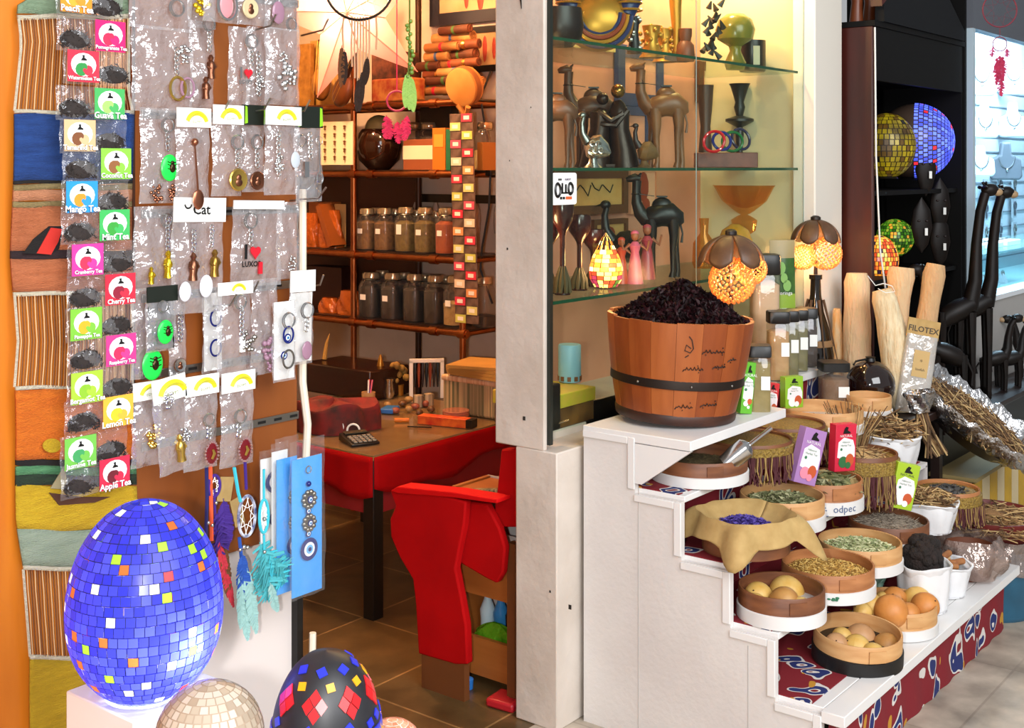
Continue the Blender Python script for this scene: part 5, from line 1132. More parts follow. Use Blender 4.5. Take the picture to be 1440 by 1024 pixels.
for j in range(5):
    a = camdir-.25+j*2*PI/5*.62-1.25+.62
    for (da, dq) in ((0, .045), (0, -.045), (.15, 0), (-.15, 0)): etile(mb, a+da, .77+dq, .0125, 0, PI/4, .75)
    etile(mb, a+.40, .62, .009, 1, .3); etile(mb, a+.36, .86, .009, 2, .2); etile(mb, a+.1, .93, .010, 1, .5); etile(mb, a-.1, .64, .009, 1, .6)
for j in range(44): etile(mb, j*2*PI/44, .56, .0075, 1, 0, 1.15)
for j in range(30): etile(mb, j*2*PI/30, .50+.03*(j % 2), .011, 2, .5)
mb.build('tiles', [mat('tile_red', 'd01c22', .3), mat('tile_blue', '2a34c8', .3), mat('tile_amber', 'e0a01c', .3)], t)
t, r, h = dome('salmon mosaic globe lamp peeping out behind the black egg', 552, 992, 2.05, 90, 110, 'globe_lamp')
tile_ball(t, r, 18, [mat('salmon_'+c, c, .4) for c in ('d88a6a', 'c87858', 'e09a7c')], mat('grout_salmon', 'f0d8cc', .7), .05)

for o in [o for o in bpy.data.objects if o.get('category') == 'lamp' and o.parent is None and o.type == 'EMPTY' and o.location.y < 1.6 and o.location.x < 1.6]:
    q = MB().lathe([(.06, 0), (.055, .01), (.04, .03), (.04, o.location.z-.02), (.055, o.location.z-.001), (0, o.location.z-.001)], n=24).build('pedestal', WHITE2, loc=(o.location.x, o.location.y, 0))
    tag(q, 'white pedestal under the '+o['label'][:60].split(' at ')[0].split(' with ')[0].split(' peeping')[0], 'pedestal', 'pedestals of the globe lamps')
# ======== shop interior
def on_x(x0, y0, x1, y1, X):
    cy, cx = (y0+y1)/2, (x0+x1)/2
    return atX(x1, cy, X).y, atX(x0, cy, X).y, atX(cx, y1, X).z, atX(cx, y0, X).z
def bxx(name, label, cat, x0, y0, x1, y1, X, dp, m, group=None, zb=None, bevel=.002, front=None):
    """box whose face toward the door (-X) fills the pixel rectangle"""
    a, b, z0, z1 = on_x(x0, y0, x1, y1, X)
    if zb is not None: z0 = zb
    t = thing(name, label, cat, (X, (a+b)/2, z0), 0, group)
    MB().box2((0, -(b-a)/2, 0), (dp, (b-a)/2, z1-z0)).build('body', m, t, bevel=bevel)
    if front: MB().box2((-.002, -(b-a)*front[1], (z1-z0)*front[2]), (-.0002, (b-a)*front[1], (z1-z0)*front[3])).build('front_label', front[0], t)
    return t, (b-a), z1-z0
SX = 4.22; SHZ = [.925, 1.25, 1.638, 1.962]
ps = thing('pipe_shelf', 'tall shelf of copper coloured pipes and dark boards', 'shelf', (SX, 4.1, 0))
YA, YBk = 3.575-4.1, 5.2-4.1
def nm(s): return s
for i, z in enumerate(SHZ):
    MB().box2((.0, YA-.02, z-.008), (.27, YBk, z-.0)).build('board', DARK, ps)
    MB().cyl((-.018, YA-.03, z-.018), (-.018, YBk, z-.018), .0155, n=12).build('front_pipe', COPPER, ps)
    MB().cyl((.27, YA-.03, z-.018), (.27, YBk, z-.018), .0155, n=12).build('rear_pipe', COPPER, ps)
    MB().cyl((-.018, YA, z-.018), (.29, YA, z-.018), .0155, n=12).build('side_pipe', COPPER, ps)
    mb = MB()
    for y in (YA, YA+.17, 4.264-4.1, 4.264-4.1-.12, .62): mb.cyl((-.018, y-.022, z-.018), (-.018, y+.022, z-.018), .022, n=12)
    mb.build('coupling', COPPER, ps)
for y in (YA, 4.264-4.1, YBk-.03): MB().cyl((-.018, y, 0), (-.018, y, 1.95 if y == YA else 2.55), .0155, n=12).build('post', COPPER, ps)
for y in (YA, .02, YBk-.03): MB().cyl((.285, y, 0), (.285, y, 2.55), .0155, n=12).build('post', mat('dark_pipe', '3a2418', .4, .6), ps)
bk = MB().box2((.30, .05, .93), (.31, YBk, 1.62)).build('back_board', mat('back_board', '4a2512', .6), ps)
# jars of herbs
jn = [0]
def hjar(label, px, py0, py1, wpx, z, fill, X=SX+.09, lvl=.72, card=False, lidc=None):
    p = atX(px, py0, X); k = mpp(p); h = (py0-py1)*k; r = wpx*k/2
    t = thing('herb_jar', label, 'jar', (p.x, p.y, z+.001), 0, 'glass herb jars on the pipe shelf')
    MB().lathe([(r*.9, 0), (r, .012), (r, h*.68), (r*.8, h*.80), (r*.70, h*.83), (r*.72, h*.88)], n=22, sq=3.5).build('glass_body', JAR, t)
    MB().lathe([(0, .004), (r*.9, .006), (r*.94, h*lvl*.9), (r*.5, h*lvl), (0, h*lvl)], n=20, sq=3.5).build('herbs', fill, t)
    MB().lathe([(r*.74, h*.86), (r*.78, h*.87), (r*.78, h*.96), (r*.7, h), (0, h)], n=20).build('lid', mat('lid_glass', 'b8ac90', .15, .7), t)
    mb = MB(); mb.ring((0, 0, h*.84), r*.76, .0022, 'z', 18, k=5); mb.tube([(-r*.78, 0, h*.84), (-r*.95, 0, h*.78), (-r*.84, 0, h*.72)], .0022, 5); mb.build('clamp_wire', STEEL, t)
    if card: MB().box2((-r*1.03, -r*.3, h*.40), (-r*1.0, r*.35, h*.52 if card == 1 else h*.62)).build('label_card', PAPER, t)
    return t
H1, H2, H3, H4, H5 = mat('herb_brown', '5a3d20', .8, c2='7a5a30', scl=50), mat('herb_green_brown', '57481f', .8, c2='74642f', scl=50), mat('herb_red', '8a3a16', .8, c2='a04c20', scl=40), mat('herb_black', '120c0a', .6), mat('herb_pale_tan', 'b89a68', .8, c2='9a7c4a', scl=40)
for a in (('first herb jar left on the middle pipe shelf, with small white tag', 516, 347, 289, 27, SHZ[1], H1, SX+.07, .72, 1), ('second herb jar on the middle pipe shelf, with small white tag', 541, 349, 289, 27, SHZ[1], H1, SX+.07, .7, 1), ('jar with the large white label on the middle pipe shelf', 571, 352, 289, 29, SHZ[1], H2, SX+.07, .7, 2),
          ('green brown herb jar right of the large label jar', 598, 354, 290, 28, SHZ[1], H2, SX+.07, .72, 1), ('rust red herb jar on the middle pipe shelf by the tea strip', 627, 356, 291, 27, SHZ[1], H3, SX+.07, .72, 1),
          ('dark herb jar left on the lower pipe shelf, with white tag', 522, 450, 387, 32, SHZ[0], H4, SX+.07, .72, 1), ('dark herb jar with tilted clamp, second on the lower pipe shelf', 552, 452, 387, 30, SHZ[0], H4, SX+.07, .72, 1), ('black herb jar in the middle of the lower pipe shelf', 583, 454, 387, 29, SHZ[0], H4, SX+.07, .74, 0),
          ('black herb jar, fourth on the lower pipe shelf', 612, 456, 388, 29, SHZ[0], H4, SX+.07, .74, 0), ('jar of pale tan pieces on the lower pipe shelf by the tea strip', 640, 460, 390, 30, SHZ[0], H5, SX+.07, .5, 1), ('wide clear jar with a little dark tea right of the tea strip', 681, 460, 390, 30, SHZ[0], H4, SX+.12, .25, 0)): hjar(*a)
for i, (px, lab) in enumerate(((532, 'brown jar behind the first two on the middle shelf'), (556, 'jar peeping out left of the large label jar'), (586, 'jar behind and right of the large label jar'), (613, 'jar half hidden left of the rust red one'))): hjar(lab, px, 344, 287, 26, SHZ[1], H1, SX+.19, .7, 0)
for i, (px, lab) in enumerate(((538, 'rear dark jar between the two tagged dark jars'), (568, 'rear dark jar left of the black middle jar'), (598, 'rear dark jar right of the black middle jar'), (627, 'rear dark jar left of the pale tan jar'))): hjar(lab, px, 447, 385, 26, SHZ[0], H4, SX+.19, .7, 0)
for lab, px, f, X in (('tall clear jar at the right end of the upper pipe shelf', 682, H5, SX+.12), ('dark jar beside the orange box on the upper pipe shelf', 583, H4, SX+.19), ('brown jar behind the white cards on the upper pipe shelf', 603, H1, SX+.19)): hjar(lab, px, 237, 170, 28, SHZ[2], f, X, .45, 0)
# upper shelf goods
OLDO = mat('orange_card', 'c8701c', .5); CREAM = mat('cream_card', 'ead9a8', .5)
t, w_, h_ = bxx('jewelry_card', 'cream card of small earrings hanging by the upper pipe shelf', 'card', 450, 171, 496, 232, SX-.04, .004, mat('cream_white', 'f2e6c4', .5), None, None, .0005)
for i in range(15):
    mb = MB(); y = w_*(.34-.30*(i % 3))+.0*i-.004; z = h_*(.86-.175*(i//3)); mb.lathe([(0, 0), (.006, .004), (.004, .012), (.008, .02), (0, .024)], c=(-.006, y, z-.012), n=7); mb.build('earring', mat('earring_brown', '6a4422', .4), t)
t, w_, h_ = bxx('card_box', 'white card box lying on the upper pipe shelf', 'box', 567, 196, 609, 238, SX+.02, .1, mat('box_dull', '8a4a28', .6), None, SHZ[2]+.001, .002, (mat('white_card_face', 'e8dcc0', .6), .5, .35, .8))
bxx('book', 'orange book standing upright on the upper pipe shelf', 'book', 608, 180, 626, 236, SX+.0, .12, OLDO, None, SHZ[2]+.001, .001, (mat('book_panel', 'e09a3a', .5), .35, .55, .85))
bxx('book', 'thin green book beside the orange one', 'book', 627, 182, 633, 236, SX+.0, .12, mat('book_green', '1c6a4a', .5), None, SHZ[2]+.001, .001)
bxx('book', 'tan book right of the tea strip on the upper pipe shelf', 'book', 671, 200, 679, 237, SX+.0, .12, mat('book_tan', 'a8702c', .5), None, SHZ[2]+.001, .001)
p = atX(533, 236, SX+.13)
t = thing('glass_bowl', 'dark round glass bowl on the upper pipe shelf', 'bowl', (p.x, p.y, SHZ[2]+.001))
MB().lathe([(.05, 0), (.10, .05), (.115, .12), (.10, .18), (.085, .20), (.08, .195), (.09, .15), (.105, .11), (.09, .05), (0, .015)], n=30).build('bowl', mat('smoked_glass', '2a150c', .08, spec=.8), t)
MB().ball((0, 0, .2), (.07, .07, .07), 16, 10).build('pale_gourd', mat('pale_gourd', '8a7a4a', .6), t)
bxx('case', 'black case behind the pink dreamcatcher on the upper shelf', 'case', 590, 146, 634, 192, SX+.2, .06, BLACK, None, None, .004)
# top shelf: rolls, instruments, drum
SCL = [(a, b) for a, bs in (('first', ('left', 'right')), ('second', ('left', 'middle', 'right')), ('third', ('left', 'right')), ('fourth', ('left', 'middle', 'right')), ('fifth', ('left', 'right')), ('sixth', ('left', 'right')), ('seventh', ('alone',)), ('topmost', ('alone',))) for b in bs]
ROLL = [mat('roll_'+c, c, .7, c2=d, scl=12) for c, d in (('b07a40', '8a5a2c'), ('8a4a24', '6a3418'), ('c99a5c', 'a87838'), ('6a3a20', '4a2614'))]
for i, (px, py, l) in enumerate(((612, 128, 70), (640, 126, 56), (598, 118, 44), (625, 113, 64), (655, 115, 50), (610, 104, 50), (640, 101, 60), (600, 93, 44), (628, 89, 60), (655, 88, 50), (612, 79, 46), (640, 76, 60), (622, 66, 60), (650, 62, 48), (630, 52, 76), (640, 42, 60))):
    p = atX(px, py, SX+.12); k = mpp(p); lay, pos = SCL[i]
    t = thing('scroll', 'rolled papyrus under the framed picture, %s layer of the pile from the bottom, %s' % (lay, pos), 'scroll', (p.x+.02*(i % 3), p.y, p.z), R.uniform(-.12, .12), 'rolled papyri on the top shelf')
    mb = MB(); L2 = l*k/2; r = .0205+.003*(i % 3); mb.tube([(0, -L2, 0), (0, L2, 0)], r, 12); mb.build('roll', ROLL[i % 4], t)
    mb = MB(); mb.ring((0, -L2-.001, 0), r*.6, r*.12, 'y', 14, k=4); mb.ring((0, -L2-.001, 0), r*.3, r*.1, 'y', 10, k=4); mb.build('rolled_end', ROLL[(i+2) % 4], t)
    MB().lathe([(r*1.03, -.008), (r*1.05, 0), (r*1.03, .008)], n=14, T=Matrix.Rotation(PI/2, 4, 'X')).build('tie_band', [RED, GOLD, mat('tie_blue', '4a6a9a', .6), mat('tie_green', '4a7a3a', .6)][i % 4], t)
p = atX(651, 122, SX-.06); k = mpp(p)
t = thing('hand_drum', 'round tan skin drum hanging at the shelf corner', 'drum', p, 0, None)
T = Matrix.Rotation(-PI/2-math.radians(15), 4, 'Y')
MB().lathe([(0, .022), (.075, .022), (.085, .018), (.088, .0), (.085, -.04), (.08, -.045), (0, -.04)], n=32, T=T).build('skin', mat('drum_skin', 'c8904a', .6, c2='b87c38', scl=8), t)
MB().lathe([(.086, .008), (.091, .006), (.091, -.02), (.086, -.022)], n=32, T=T).build('rim', mat('drum_rim', '8a5426', .6), t)
MB().tube([(.0, .03, -.08), (.02, .0, -.13), (.0, -.03, -.09)], .012, 8).build('tassel_cord', mat('tassel_tan', 'b07a3a', .8), t)
def oud(label, px, py, X, L, tilt, c):
    p = atX(px, py, X); t = thing('stringed_instrument', label, 'instrument', p, 0, 'stringed instruments on the top shelf', (tilt, 0, 0))
    MB().ball((0, 0, 0), (.05*L/.5, .085*L/.5, .12*L/.5), 20, 12).build('sound_box', mat('oud_'+c, c, .4, c2='5a2e12', scl=5), t)
    MB().tube([(-.01, 0, .1*L/.5), (-.01, 0, L*.62)], [.014, .010], 8).build('neck', DARK, t)
    mb = MB(); mb.tube([(-.045, .012, -.08*L/.5), (-.02, .006, L*.6)], .0012, 4); mb.tube([(-.045, -.012, -.08*L/.5), (-.02, -.006, L*.6)], .0012, 4); mb.build('strings', GOLD, t)
oud('pale long-necked instrument at the left of the top shelf', 452, 118, SX+.10, .36, 0, 'b88238')
oud('dark brown instrument with drooping body beside the pale one', 482, 128, SX-.10, .34, math.radians(28), '7a4a20')
bxx('wall_plaque', 'golden carved wood panel at the left end of the top shelf', 'panel', 414, 62, 436, 138, SX+.16, .03, mat('gold_panel', 'b0803a', .5, c2='8a5c22', scl=25), None, SHZ[3]+.001)
bxx('wall_plaque', 'pale gridded panel behind the long-necked instrument', 'panel', 436, 56, 470, 138, SX+.22, .03, mat('grid_panel', 'c29a5a', .5, c2='a07838', scl=18), None, SHZ[3]+.001)
bxx('cloth_stack', 'dark folded cloths between the instruments and the scrolls', 'cloth', 522, 74, 570, 128, SX+.1, .1, mat('cloth_dark', '1c1210', .8, c2='6a3a24', scl=18), None, SHZ[3]+.001, .006)
bxx('cloth_stack', 'small stack of red and gold rolled cloths beneath the dark folded cloths', 'cloth', 522, 110, 580, 139, SX-.0, .09, mat('cloth_redgold', 'a8442c', .8, c2='d09a4a', scl=22), None, SHZ[3]+.001, .008)
# orange bags, books, boxes at the left end
ORB = clear('amber_bag', 'ffc890', keep=.25, haze='c86a28', bump=.8, hz=.8)
def pouchx(label, x0, y0, x1, y1, X, m, z, grp='amber bags of goods on the pipe shelf'):
    a, b, z0, z1 = on_x(x0, y0, x1, y1, X); t = thing('goods_bag', label, 'bag', (X+.05, (a+b)/2, z+.001), 0, grp); h = z1-z; w_ = (b-a)/2
    def fn(u, v): q = 2*PI*u; k = (1+.08*math.sin(5*q+v*7+x0))*(1-.35*v*v); return (.045*k*math.cos(q), w_*k*math.sin(q), h*v)
    MB().grid(fn, 28, 10).build('bag_skin', m, t); MB().ball((0, 0, h*.35), (.035, w_*.8, h*.34), 12, 8).build('goods', mat('rust_goods', '9a4418', .8, c2='c06a2c', scl=30), t)
pouchx('amber bag at the far left of the middle pipe shelf', 414, 300, 440, 346, SX+.03, ORB, SHZ[1]); pouchx('amber bag leaning beside the slanted book', 440, 296, 470, 346, SX+.03, ORB, SHZ[1]); pouchx('amber bag of orange bits on the lower pipe shelf', 466, 410, 496, 446, SX+.03, ORB, SHZ[0]); pouchx('flat amber bag at the left of the lower pipe shelf', 440, 420, 466, 445, SX+.03, ORB, SHZ[0])
p = atX(474, 346, SX+.05); o = MB().box((0, 0, .11), (.1, .03, .22)).build('book', mat('book_leather', '8a4a1c', .5), loc=(p.x, p.y, SHZ[1]+.012), rot=(math.radians(-24), 0, 0)); tag(o, 'brown book leaning to the right on the middle pipe shelf', 'book')
bxx('wooden_box', 'orange wooden box at the back left of the middle pipe shelf', 'box', 434, 284, 466, 346, SX+.16, .07, mat('box_orange', 'b0642a', .6), None, SHZ[1]+.001)
bxx('wooden_box', 'dark wooden box at the back left of the lower pipe shelf', 'box', 430, 375, 480, 446, SX+.14, .1, mat('box_darkred', '3a1810', .6), None, SHZ[0]+.001)
bxx('price_frame', 'small pale paper slip standing behind the slanted book', 'paper', 470, 287, 486, 325, SX+.15, .004, mat('slip_pale', 'd8b070', .6), None, SHZ[1]+.001)
# dark rack behind the jars on the wall
t = thing('wall_rack', 'black bar with hanging pale bottles on the back wall', 'rack', (SX+.33, 3.95, 1.5))
MB().box2((-.02, -.62, -.02), (.0, .28, .02)).build('bar', BLACK, t); MB().cyl((-.01, .26, 0), (-.01, .26, .16), .008).build('rod', STEEL, t)
for i in range(6):
    MB().lathe([(.016, -.16), (.02, -.1), (.018, -.05), (.008, -.02), (0, -.02)], c=(-.03, .2-i*.13, 0), n=10).build('bottle', mat('pale_bottle', 'a09a94', .2), t)
# second tea strip in the shop
ORD = 'first second third fourth fifth sixth seventh eighth ninth tenth eleventh twelfth thirteenth fourteenth fifteenth sixteenth seventeenth eighteenth nineteenth twentieth twenty-first twenty-second twenty-third twenty-fourth'.split()
for i in range(24):
    py = 160+i*12.3; X = SX-.09; px = 649+i*.35
    p = atX(px, py, X); k = mpp(p); w_, h_ = 38*k*1.12, 12*k
    ci = i*3 % 7; t = thing('tea_sachet', 'small tea sachet with %s card, %s from the top of the strip inside the shop' % (['red', 'cream', 'pink', 'yellow', 'orange', 'crimson', 'lime'][ci], ORD[i]), 'tea sachet', p, 0, 'tea sachets of the strip inside the shop')
    MB().box2((-.004, -w_/2, -h_), (0, w_/2, h_*.0)).build('pouch', mat('sachet_dark', '75625a', .3, c2='4a3c36', scl=30), t, bevel=.001)
    c = [('d8405a', 0), ('e8d8c0', 0), ('e05a78', 0), ('d8d88a', 0), ('e0a06a', 0), ('d83850', 0), ('c8d06a', 0)][i*3 % 7][0]
    s = 1 if i % 2 else -1
    cd_ = MB().box2((-.007, s*w_*.25-w_*.22, -h_*.95), (-.0045, s*w_*.25+w_*.22, -.0)).build('label_card', mat('mini_'+c, c, .4), t)
    mb = MB(); mb.box2((-.0078, s*w_*.25-w_*.12, -h_*.7), (-.0071, s*w_*.25+w_*.12, -h_*.25)); mb.build('card_glow', WPR, cd_)
# hanging cord with black plug right of the strip
p = atX(690, 100, SX+.1); t = thing('power_cord', 'black cable with plug hanging by the pillar', 'cable', p); k = mpp(p)
MB().tube([(0, 0, .0), (0, .06, -.12), (0, .02, -.3), (0, .0, -.45), (0, .01, -.62), (0, .05, -.8), (0, .06, -.9), (0, -.01, -1.05)], .005, 6).build('cord', BLACK, t); MB().box((0, .0, -.42), (.04, .035, .11)).build('plug', BLACK, t, bevel=.006)
# pictures and star lantern on the back wall
def pic(label, x0, y0, x1, y1, X, fm, cm, border=.03, art=()):
    a, b, z0, z1 = on_x(x0, y0, x1, y1, X); t = thing('framed_picture', label, 'picture', (X, (a+b)/2, (z0+z1)/2), 0, 'framed pictures'); w_, h = b-a, z1-z0
    mb = MB()
    for s in (-1, 1): mb.box2((0, s*w_/2, -h/2), (.025, s*(w_/2-border), h/2)); mb.box2((0, -w_/2+border, s*h/2), (.025, w_/2-border, s*(h/2-border)))
    mb.build('frame', fm, t); MB().box2((.008, -w_/2+border, -h/2+border), (.02, w_/2-border, h/2-border)).build('canvas', cm, t)
    mb = MB()
    for (u, v, ru, rv) in art: mb.ball((.006, w_*u, h*v), (.003, w_*ru, h*rv), 8, 5)
    if art: mb.build('painted_figure', mat('art_red', 'a83a2a', .6), t)
pic('large picture with dark blue frame above the scrolls', 604, -70, 720, 32, 4.59, mat('frame_navy', '1a1c2c', .5), mat('canvas_cream', 'd8b488', .7, c2='c89a6a', scl=6), .06, ((.05, -.1, .03, .2), (-.12, -.15, .04, .2)))
pic('picture with black frame half hidden by the drum', 655, 36, 720, 100, 4.59, BLACK, mat('canvas_papyrus', 'c8a878', .7, c2='b08a5a', scl=10), .03, ((.1, 0, .05, .3), (-.1, 0, .04, .25)))
p = atX(492, 22, 3.95)
t = thing('star_lantern', 'pink glowing paper star lantern hanging inside the shop', 'lantern', p, YAW, None)
PINKL = translucent('lantern_paper', 'f2c8c0', tr=.6); mb = MB(); n = 10; pts = []
for i in range(n): a = 2*PI*i/n+PI/2+.25; rr_ = .40 if i % 2 == 0 else .16; pts.append((rr_*math.cos(a), 0, rr_*math.sin(a)))
mb.add(pts+[(0, -.11, 0), (0, .11, 0)], [(i, (i+1) % n, n) for i in range(n)]+[((i+1) % n, i, n+1) for i in range(n)])
mb.build('paper_star', PINKL, t, smooth=False); mb = MB()
for i in range(n): mb.tube([pts[i], (0, -.112, 0)], .003, 4)
mb.build('seam', mat('seam_pink', 'c88a84', .6), t); MB().cyl((0, 0, .1), (0, 0, .9), .003, n=6).build('cord', BLACK, t)
point_light('lantern_bulb', p+Vector((0, 0, -.0)), 5, (1, .62, .42), .03)
# big black ring dreamcatcher in the doorway
p = atX(505, -20, 3.0); k = mpp(p)
t = thing('dreamcatcher', 'large black ring dreamcatcher with cream tassels and dark feathers in the doorway', 'dreamcatcher', p, YAW)
MB().ring((0, 0, 0), 48*k, .005, 'y', 40, k=8).build('hoop', BLACK, t)
mb = MB()
for i in range(12): a = i*PI/6; mb.tube([(48*k*math.cos(a), 0, 48*k*math.sin(a)), (20*k*math.cos(a+.7), 0, 20*k*math.sin(a+.7)), (48*k*math.cos(a+1.4), 0, 48*k*math.sin(a+1.4))], .001, 4)
mb.build('web', PAPER, t); mb = MB()
for i, (x, l) in enumerate(((-22, 44), (-10, 70), (-6, 86), (-2, 110), (2, 100), (6, 84), (10, 76), (14, 64), (24, 46))): mb.tube([(x*k, 0, -44*k), (x*1.05*k, -.004, -(44+l*.5)*k), (x*k, 0, -(44+l)*k)], .0032, 6)
mb.build('tassels', mat('cord_cream', 'c8a888', .8), t)
for i, (x, y, l) in enumerate(((-24, 84, 60), (-20, 90, 50), (0, 130, 48), (6, 118, 60), (12, 100, 40))):
    e = MB(); feather(e, (x*k, -.006, -y*k), (R.uniform(-.1, .1), 0, -1), l*k, 5*k); e.build('feather', mat('feather_dark', '2a1a12', .8) if i else BRN, t)
MB().cyl((0, 0, 48*k), (0, 0, .9), .002, n=5).build('cord', BLACK, t)
p = atX(576, -10, 3.1); k = mpp(p); t = thing('feather_mobile', 'green beaded cord with long pale green feather in the doorway', 'mobile', p, YAW)
MB().tube([(0, 0, .5), (0, 0, -60*k), (-.005, 0, -125*k)], .003, 6).build('cord', mat('cord_green', '5a7a2a', .7), t)
mb = MB()
for i in range(14): mb.ball(((R.uniform(-5, 5))*k, -.004, -(40+i*6)*k), 3.4*k, 7, 5)
mb.build('beads', mat('beads_green', '6a9a3c', .3), t)
for j in range(3):
    e = MB(); feather(e, ((j-1)*3*k, -.008, -(112+j*3)*k), ((j-1)*.05, 0, -1), 50*k, 6*k); e.build('feather', mat('feather_lime', '9ad06a', .7), t)
p = atX(558, 70, 3.3); k = mpp(p); t = thing('dreamcatcher', 'small pink dreamcatcher with fluffy pink feathers in the doorway', 'dreamcatcher', p, YAW)
PKF = mat('feather_pink', 'e0356a', .8); MB().ring((0, 0, -72*k), 14*k, .004, 'y', 24, k=6).build('hoop', mat('hoop_pink', 'b83058', .6), t); MB().cyl((0, 0, .5), (0, 0, -58*k), .002, n=5).build('cord', PKF, t)
for (x, y, l) in ((-14, 92, 34), (14, 92, 32), (0, 100, 32), (-10, 96, 30), (8, 98, 30)):
    e = MB(); feather(e, (x*k, R.uniform(-.01, .01), -y*k), (R.uniform(-.1, .1), 0, -1), l*k, 6*k, 0, 0, True); e.build('feather', PKF, t)
# ---- desk with red cover
DX, DY, DZ = 3.211, 3.157, .604
t = thing('desk', 'low desk with red cloth cover and patterned glass top', 'desk', (DX, DY, 0))
DW, DD = .95, .95
TOPM = mat('desk_top', 'a07a40', .3, c2='b89a58', scl=9, bump=.0); RV = mat('red_cloth_cover', 'ac0408', .8, c2='9a0206', scl=5, spec=.12)
MB().box2((.0, .0, DZ-.02), (DW, DD, DZ)).build('top', TOPM, t, bevel=.003)
MB().box2((-.004, -.004, DZ-.003), (DW+.004, DD+.004, DZ+.004)).build('glass_plate', clear('desk_glass', 'd8d0b0', keep=.8, rough=.08, bump=0, hz=.3), t)
def skirt(u, v, ax):
    l = .115+.035*math.sin(u*5+ax)+.012*math.sin(u*17); z = DZ-.006-l*v
    return (-.004-.004*v*math.sin(u*30)**2, DD*u, z) if ax else (DW*u, -.004-.004*v*math.sin(u*30)**2, z)
MB().grid(lambda u, v: skirt(u, v, 1), 40, 6).build('cloth_side', RV, t, solid=.003); MB().grid(lambda u, v: skirt(u, v, 0), 40, 6).build('cloth_front', RV, t, solid=.003)
MB().box2((.012, .03, DZ-.22), (.022, DD-.03, DZ-.02)).box2((.03, .012, DZ-.22), (DW-.03, .022, DZ-.02)).build('apron', mat('red_apron', '8a0c12', .7), t)
for x in (.03, DW-.05):
    for y in (.03, DD-.03): MB().box2((x-.026, y-.026, 0), (x+.026, y+.026, DZ-.02)).build('leg', BLACK, t, bevel=.002)
def desk(px, py, z=DZ+.0045): return atZ(px, py, z)
# calculator
p = desk(505, 622); t = thing('calculator', 'black desk calculator on the desk', 'calculator', p, YAW+.5, None)
MB().prism([(-.055, .0), (.055, 0), (.055, .028), (-.055, .010)], -.045, .045, ax='x', T=Matrix.Diagonal((1.25, 1.25, 1, 1)).to_4x4()).build('body', BLACK, t, bevel=.003)
mb = MB()
for i in range(5):
    for j in range(4): y = -.058+.02*j; mb.box((-.038+.019*i, y, .0145+(y+.069)*.131+.0), (.013, .013, .005))
mb.build('keys', mat('key_grey', '8a8478', .5), t); MB().box((0, .044, .031), (.09, .028, .004), rot=(.13, 0, 0)).build('screen', mat('lcd', '4a4436', .2), t)
# cups and ornaments
def cupx(name, label, cat, px, py, prof, m, s=1., group=None):
    p = desk(px, py); t = thing(name, label, cat, p, 0, group); MB().lathe([(r*s, z*s) for r, z in prof], n=20).build('body', m, t); return t
t = cupx('pen_cup', 'tan cup of pens and toothbrush at the desk edge', 'cup', 518, 574, [(.026, 0), (.03, .07), (.027, .07), (.022, .005), (0, .005)], mat('cup_tan', 'b8905a', .6))
for i in range(5): MB().tube([(R.uniform(-.01, .01), R.uniform(-.01, .01), .01), (R.uniform(-.03, .03), R.uniform(-.03, .03), .12)], .0035, 6).build('pen', [RED, PAPER, mat('pen_blue', '2a3a8a', .4), mat('pen_pink', 'd86a8a', .4), GOLD][i], t)
cupx('perfume_bottle', 'golden ornamental bottle behind the pen cup', 'bottle', 535, 556, [(.02, 0), (.026, .02), (.02, .06), (.012, .08), (.018, .11), (.01, .15), (.004, .17), (0, .17)], mat('old_gold', 'a8782c', .3, .7), 1.1)
cupx('silver_vase', 'small silver white vase amid the desk clutter', 'vase', 547, 560, [(.018, 0), (.028, .03), (.02, .07), (.026, .09), (0, .09)], SILVER)
t = cupx('flower_ornament', 'dried flower ornament in gold at the back of the desk', 'ornament', 562, 556, [(.018, 0), (.02, .05), (0, .05)], mat('old_gold', 'a8782c', .3, .7))
mb = MB()
for i in range(14): a = R.uniform(0, 6.28); mb.ball((.04*math.cos(a)*R.random(), .04*math.sin(a)*R.random(), .07+R.random()*.08), R.uniform(.012, .02), 7, 5)
mb.build('dried_flowers', mat('dried_yellow', 'a8863a', .7, c2='6a4a1c', scl=30), t)
nm2 = ['bead string', 'brass trinket', 'shell ornament', 'stone scarab', 'copper charm', 'wooden bead', 'small idol', 'clay token', 'bone ring', 'amber bead']
for i, (x, y) in enumerate(((528, 578), (545, 574), (556, 582), (566, 572), (575, 580), (584, 576), (590, 585), (575, 566), (598, 572), (606, 580))):
    p = desk(x, y); o = MB().ball((0, 0, .014), (R.uniform(.014, .024), R.uniform(.014, .022), .014), 10, 6).build('trinket', [mat('trinket_a', '5a3a20', .4), mat('trinket_b', '9a7a4a', .4), mat('trinket_c', '8a4a3a', .4)][i % 3], loc=p)
    tag(o, '%s in the desk clutter near the pen cup, %s' % (nm2[i], ['leftmost', 'behind the blue packet', 'beside the blue packet', 'in the middle back', 'in the middle', 'front of the tassel frame', 'nearest the striped tin', 'far back', 'by the striped tin', 'furthest right'][i]), 'trinket', 'trinkets on the desk')
for i, (x, y) in enumerate(((588, 572), (603, 570))): o = cupx('striped_tin', ['left striped tin before the tassel frame', 'right striped tin before the tassel frame'][i], 'tin', x, y, [(.022, 0), (.022, .05), (0, .05)], mat('tin_stripes', 'd8c8a8', .5, c2='3a3028', scl=40, st=(1, 1, .02)), 1., 'striped tins')
p = desk(548, 580); tag(MB().box((0, 0, .012), (.09, .06, .02)).build('blue_packet', mat('packet_blue', '2a6ab8', .4), loc=p, rot=(0, 0, .4), bevel=.004), 'small blue packet lying among the trinkets', 'packet')
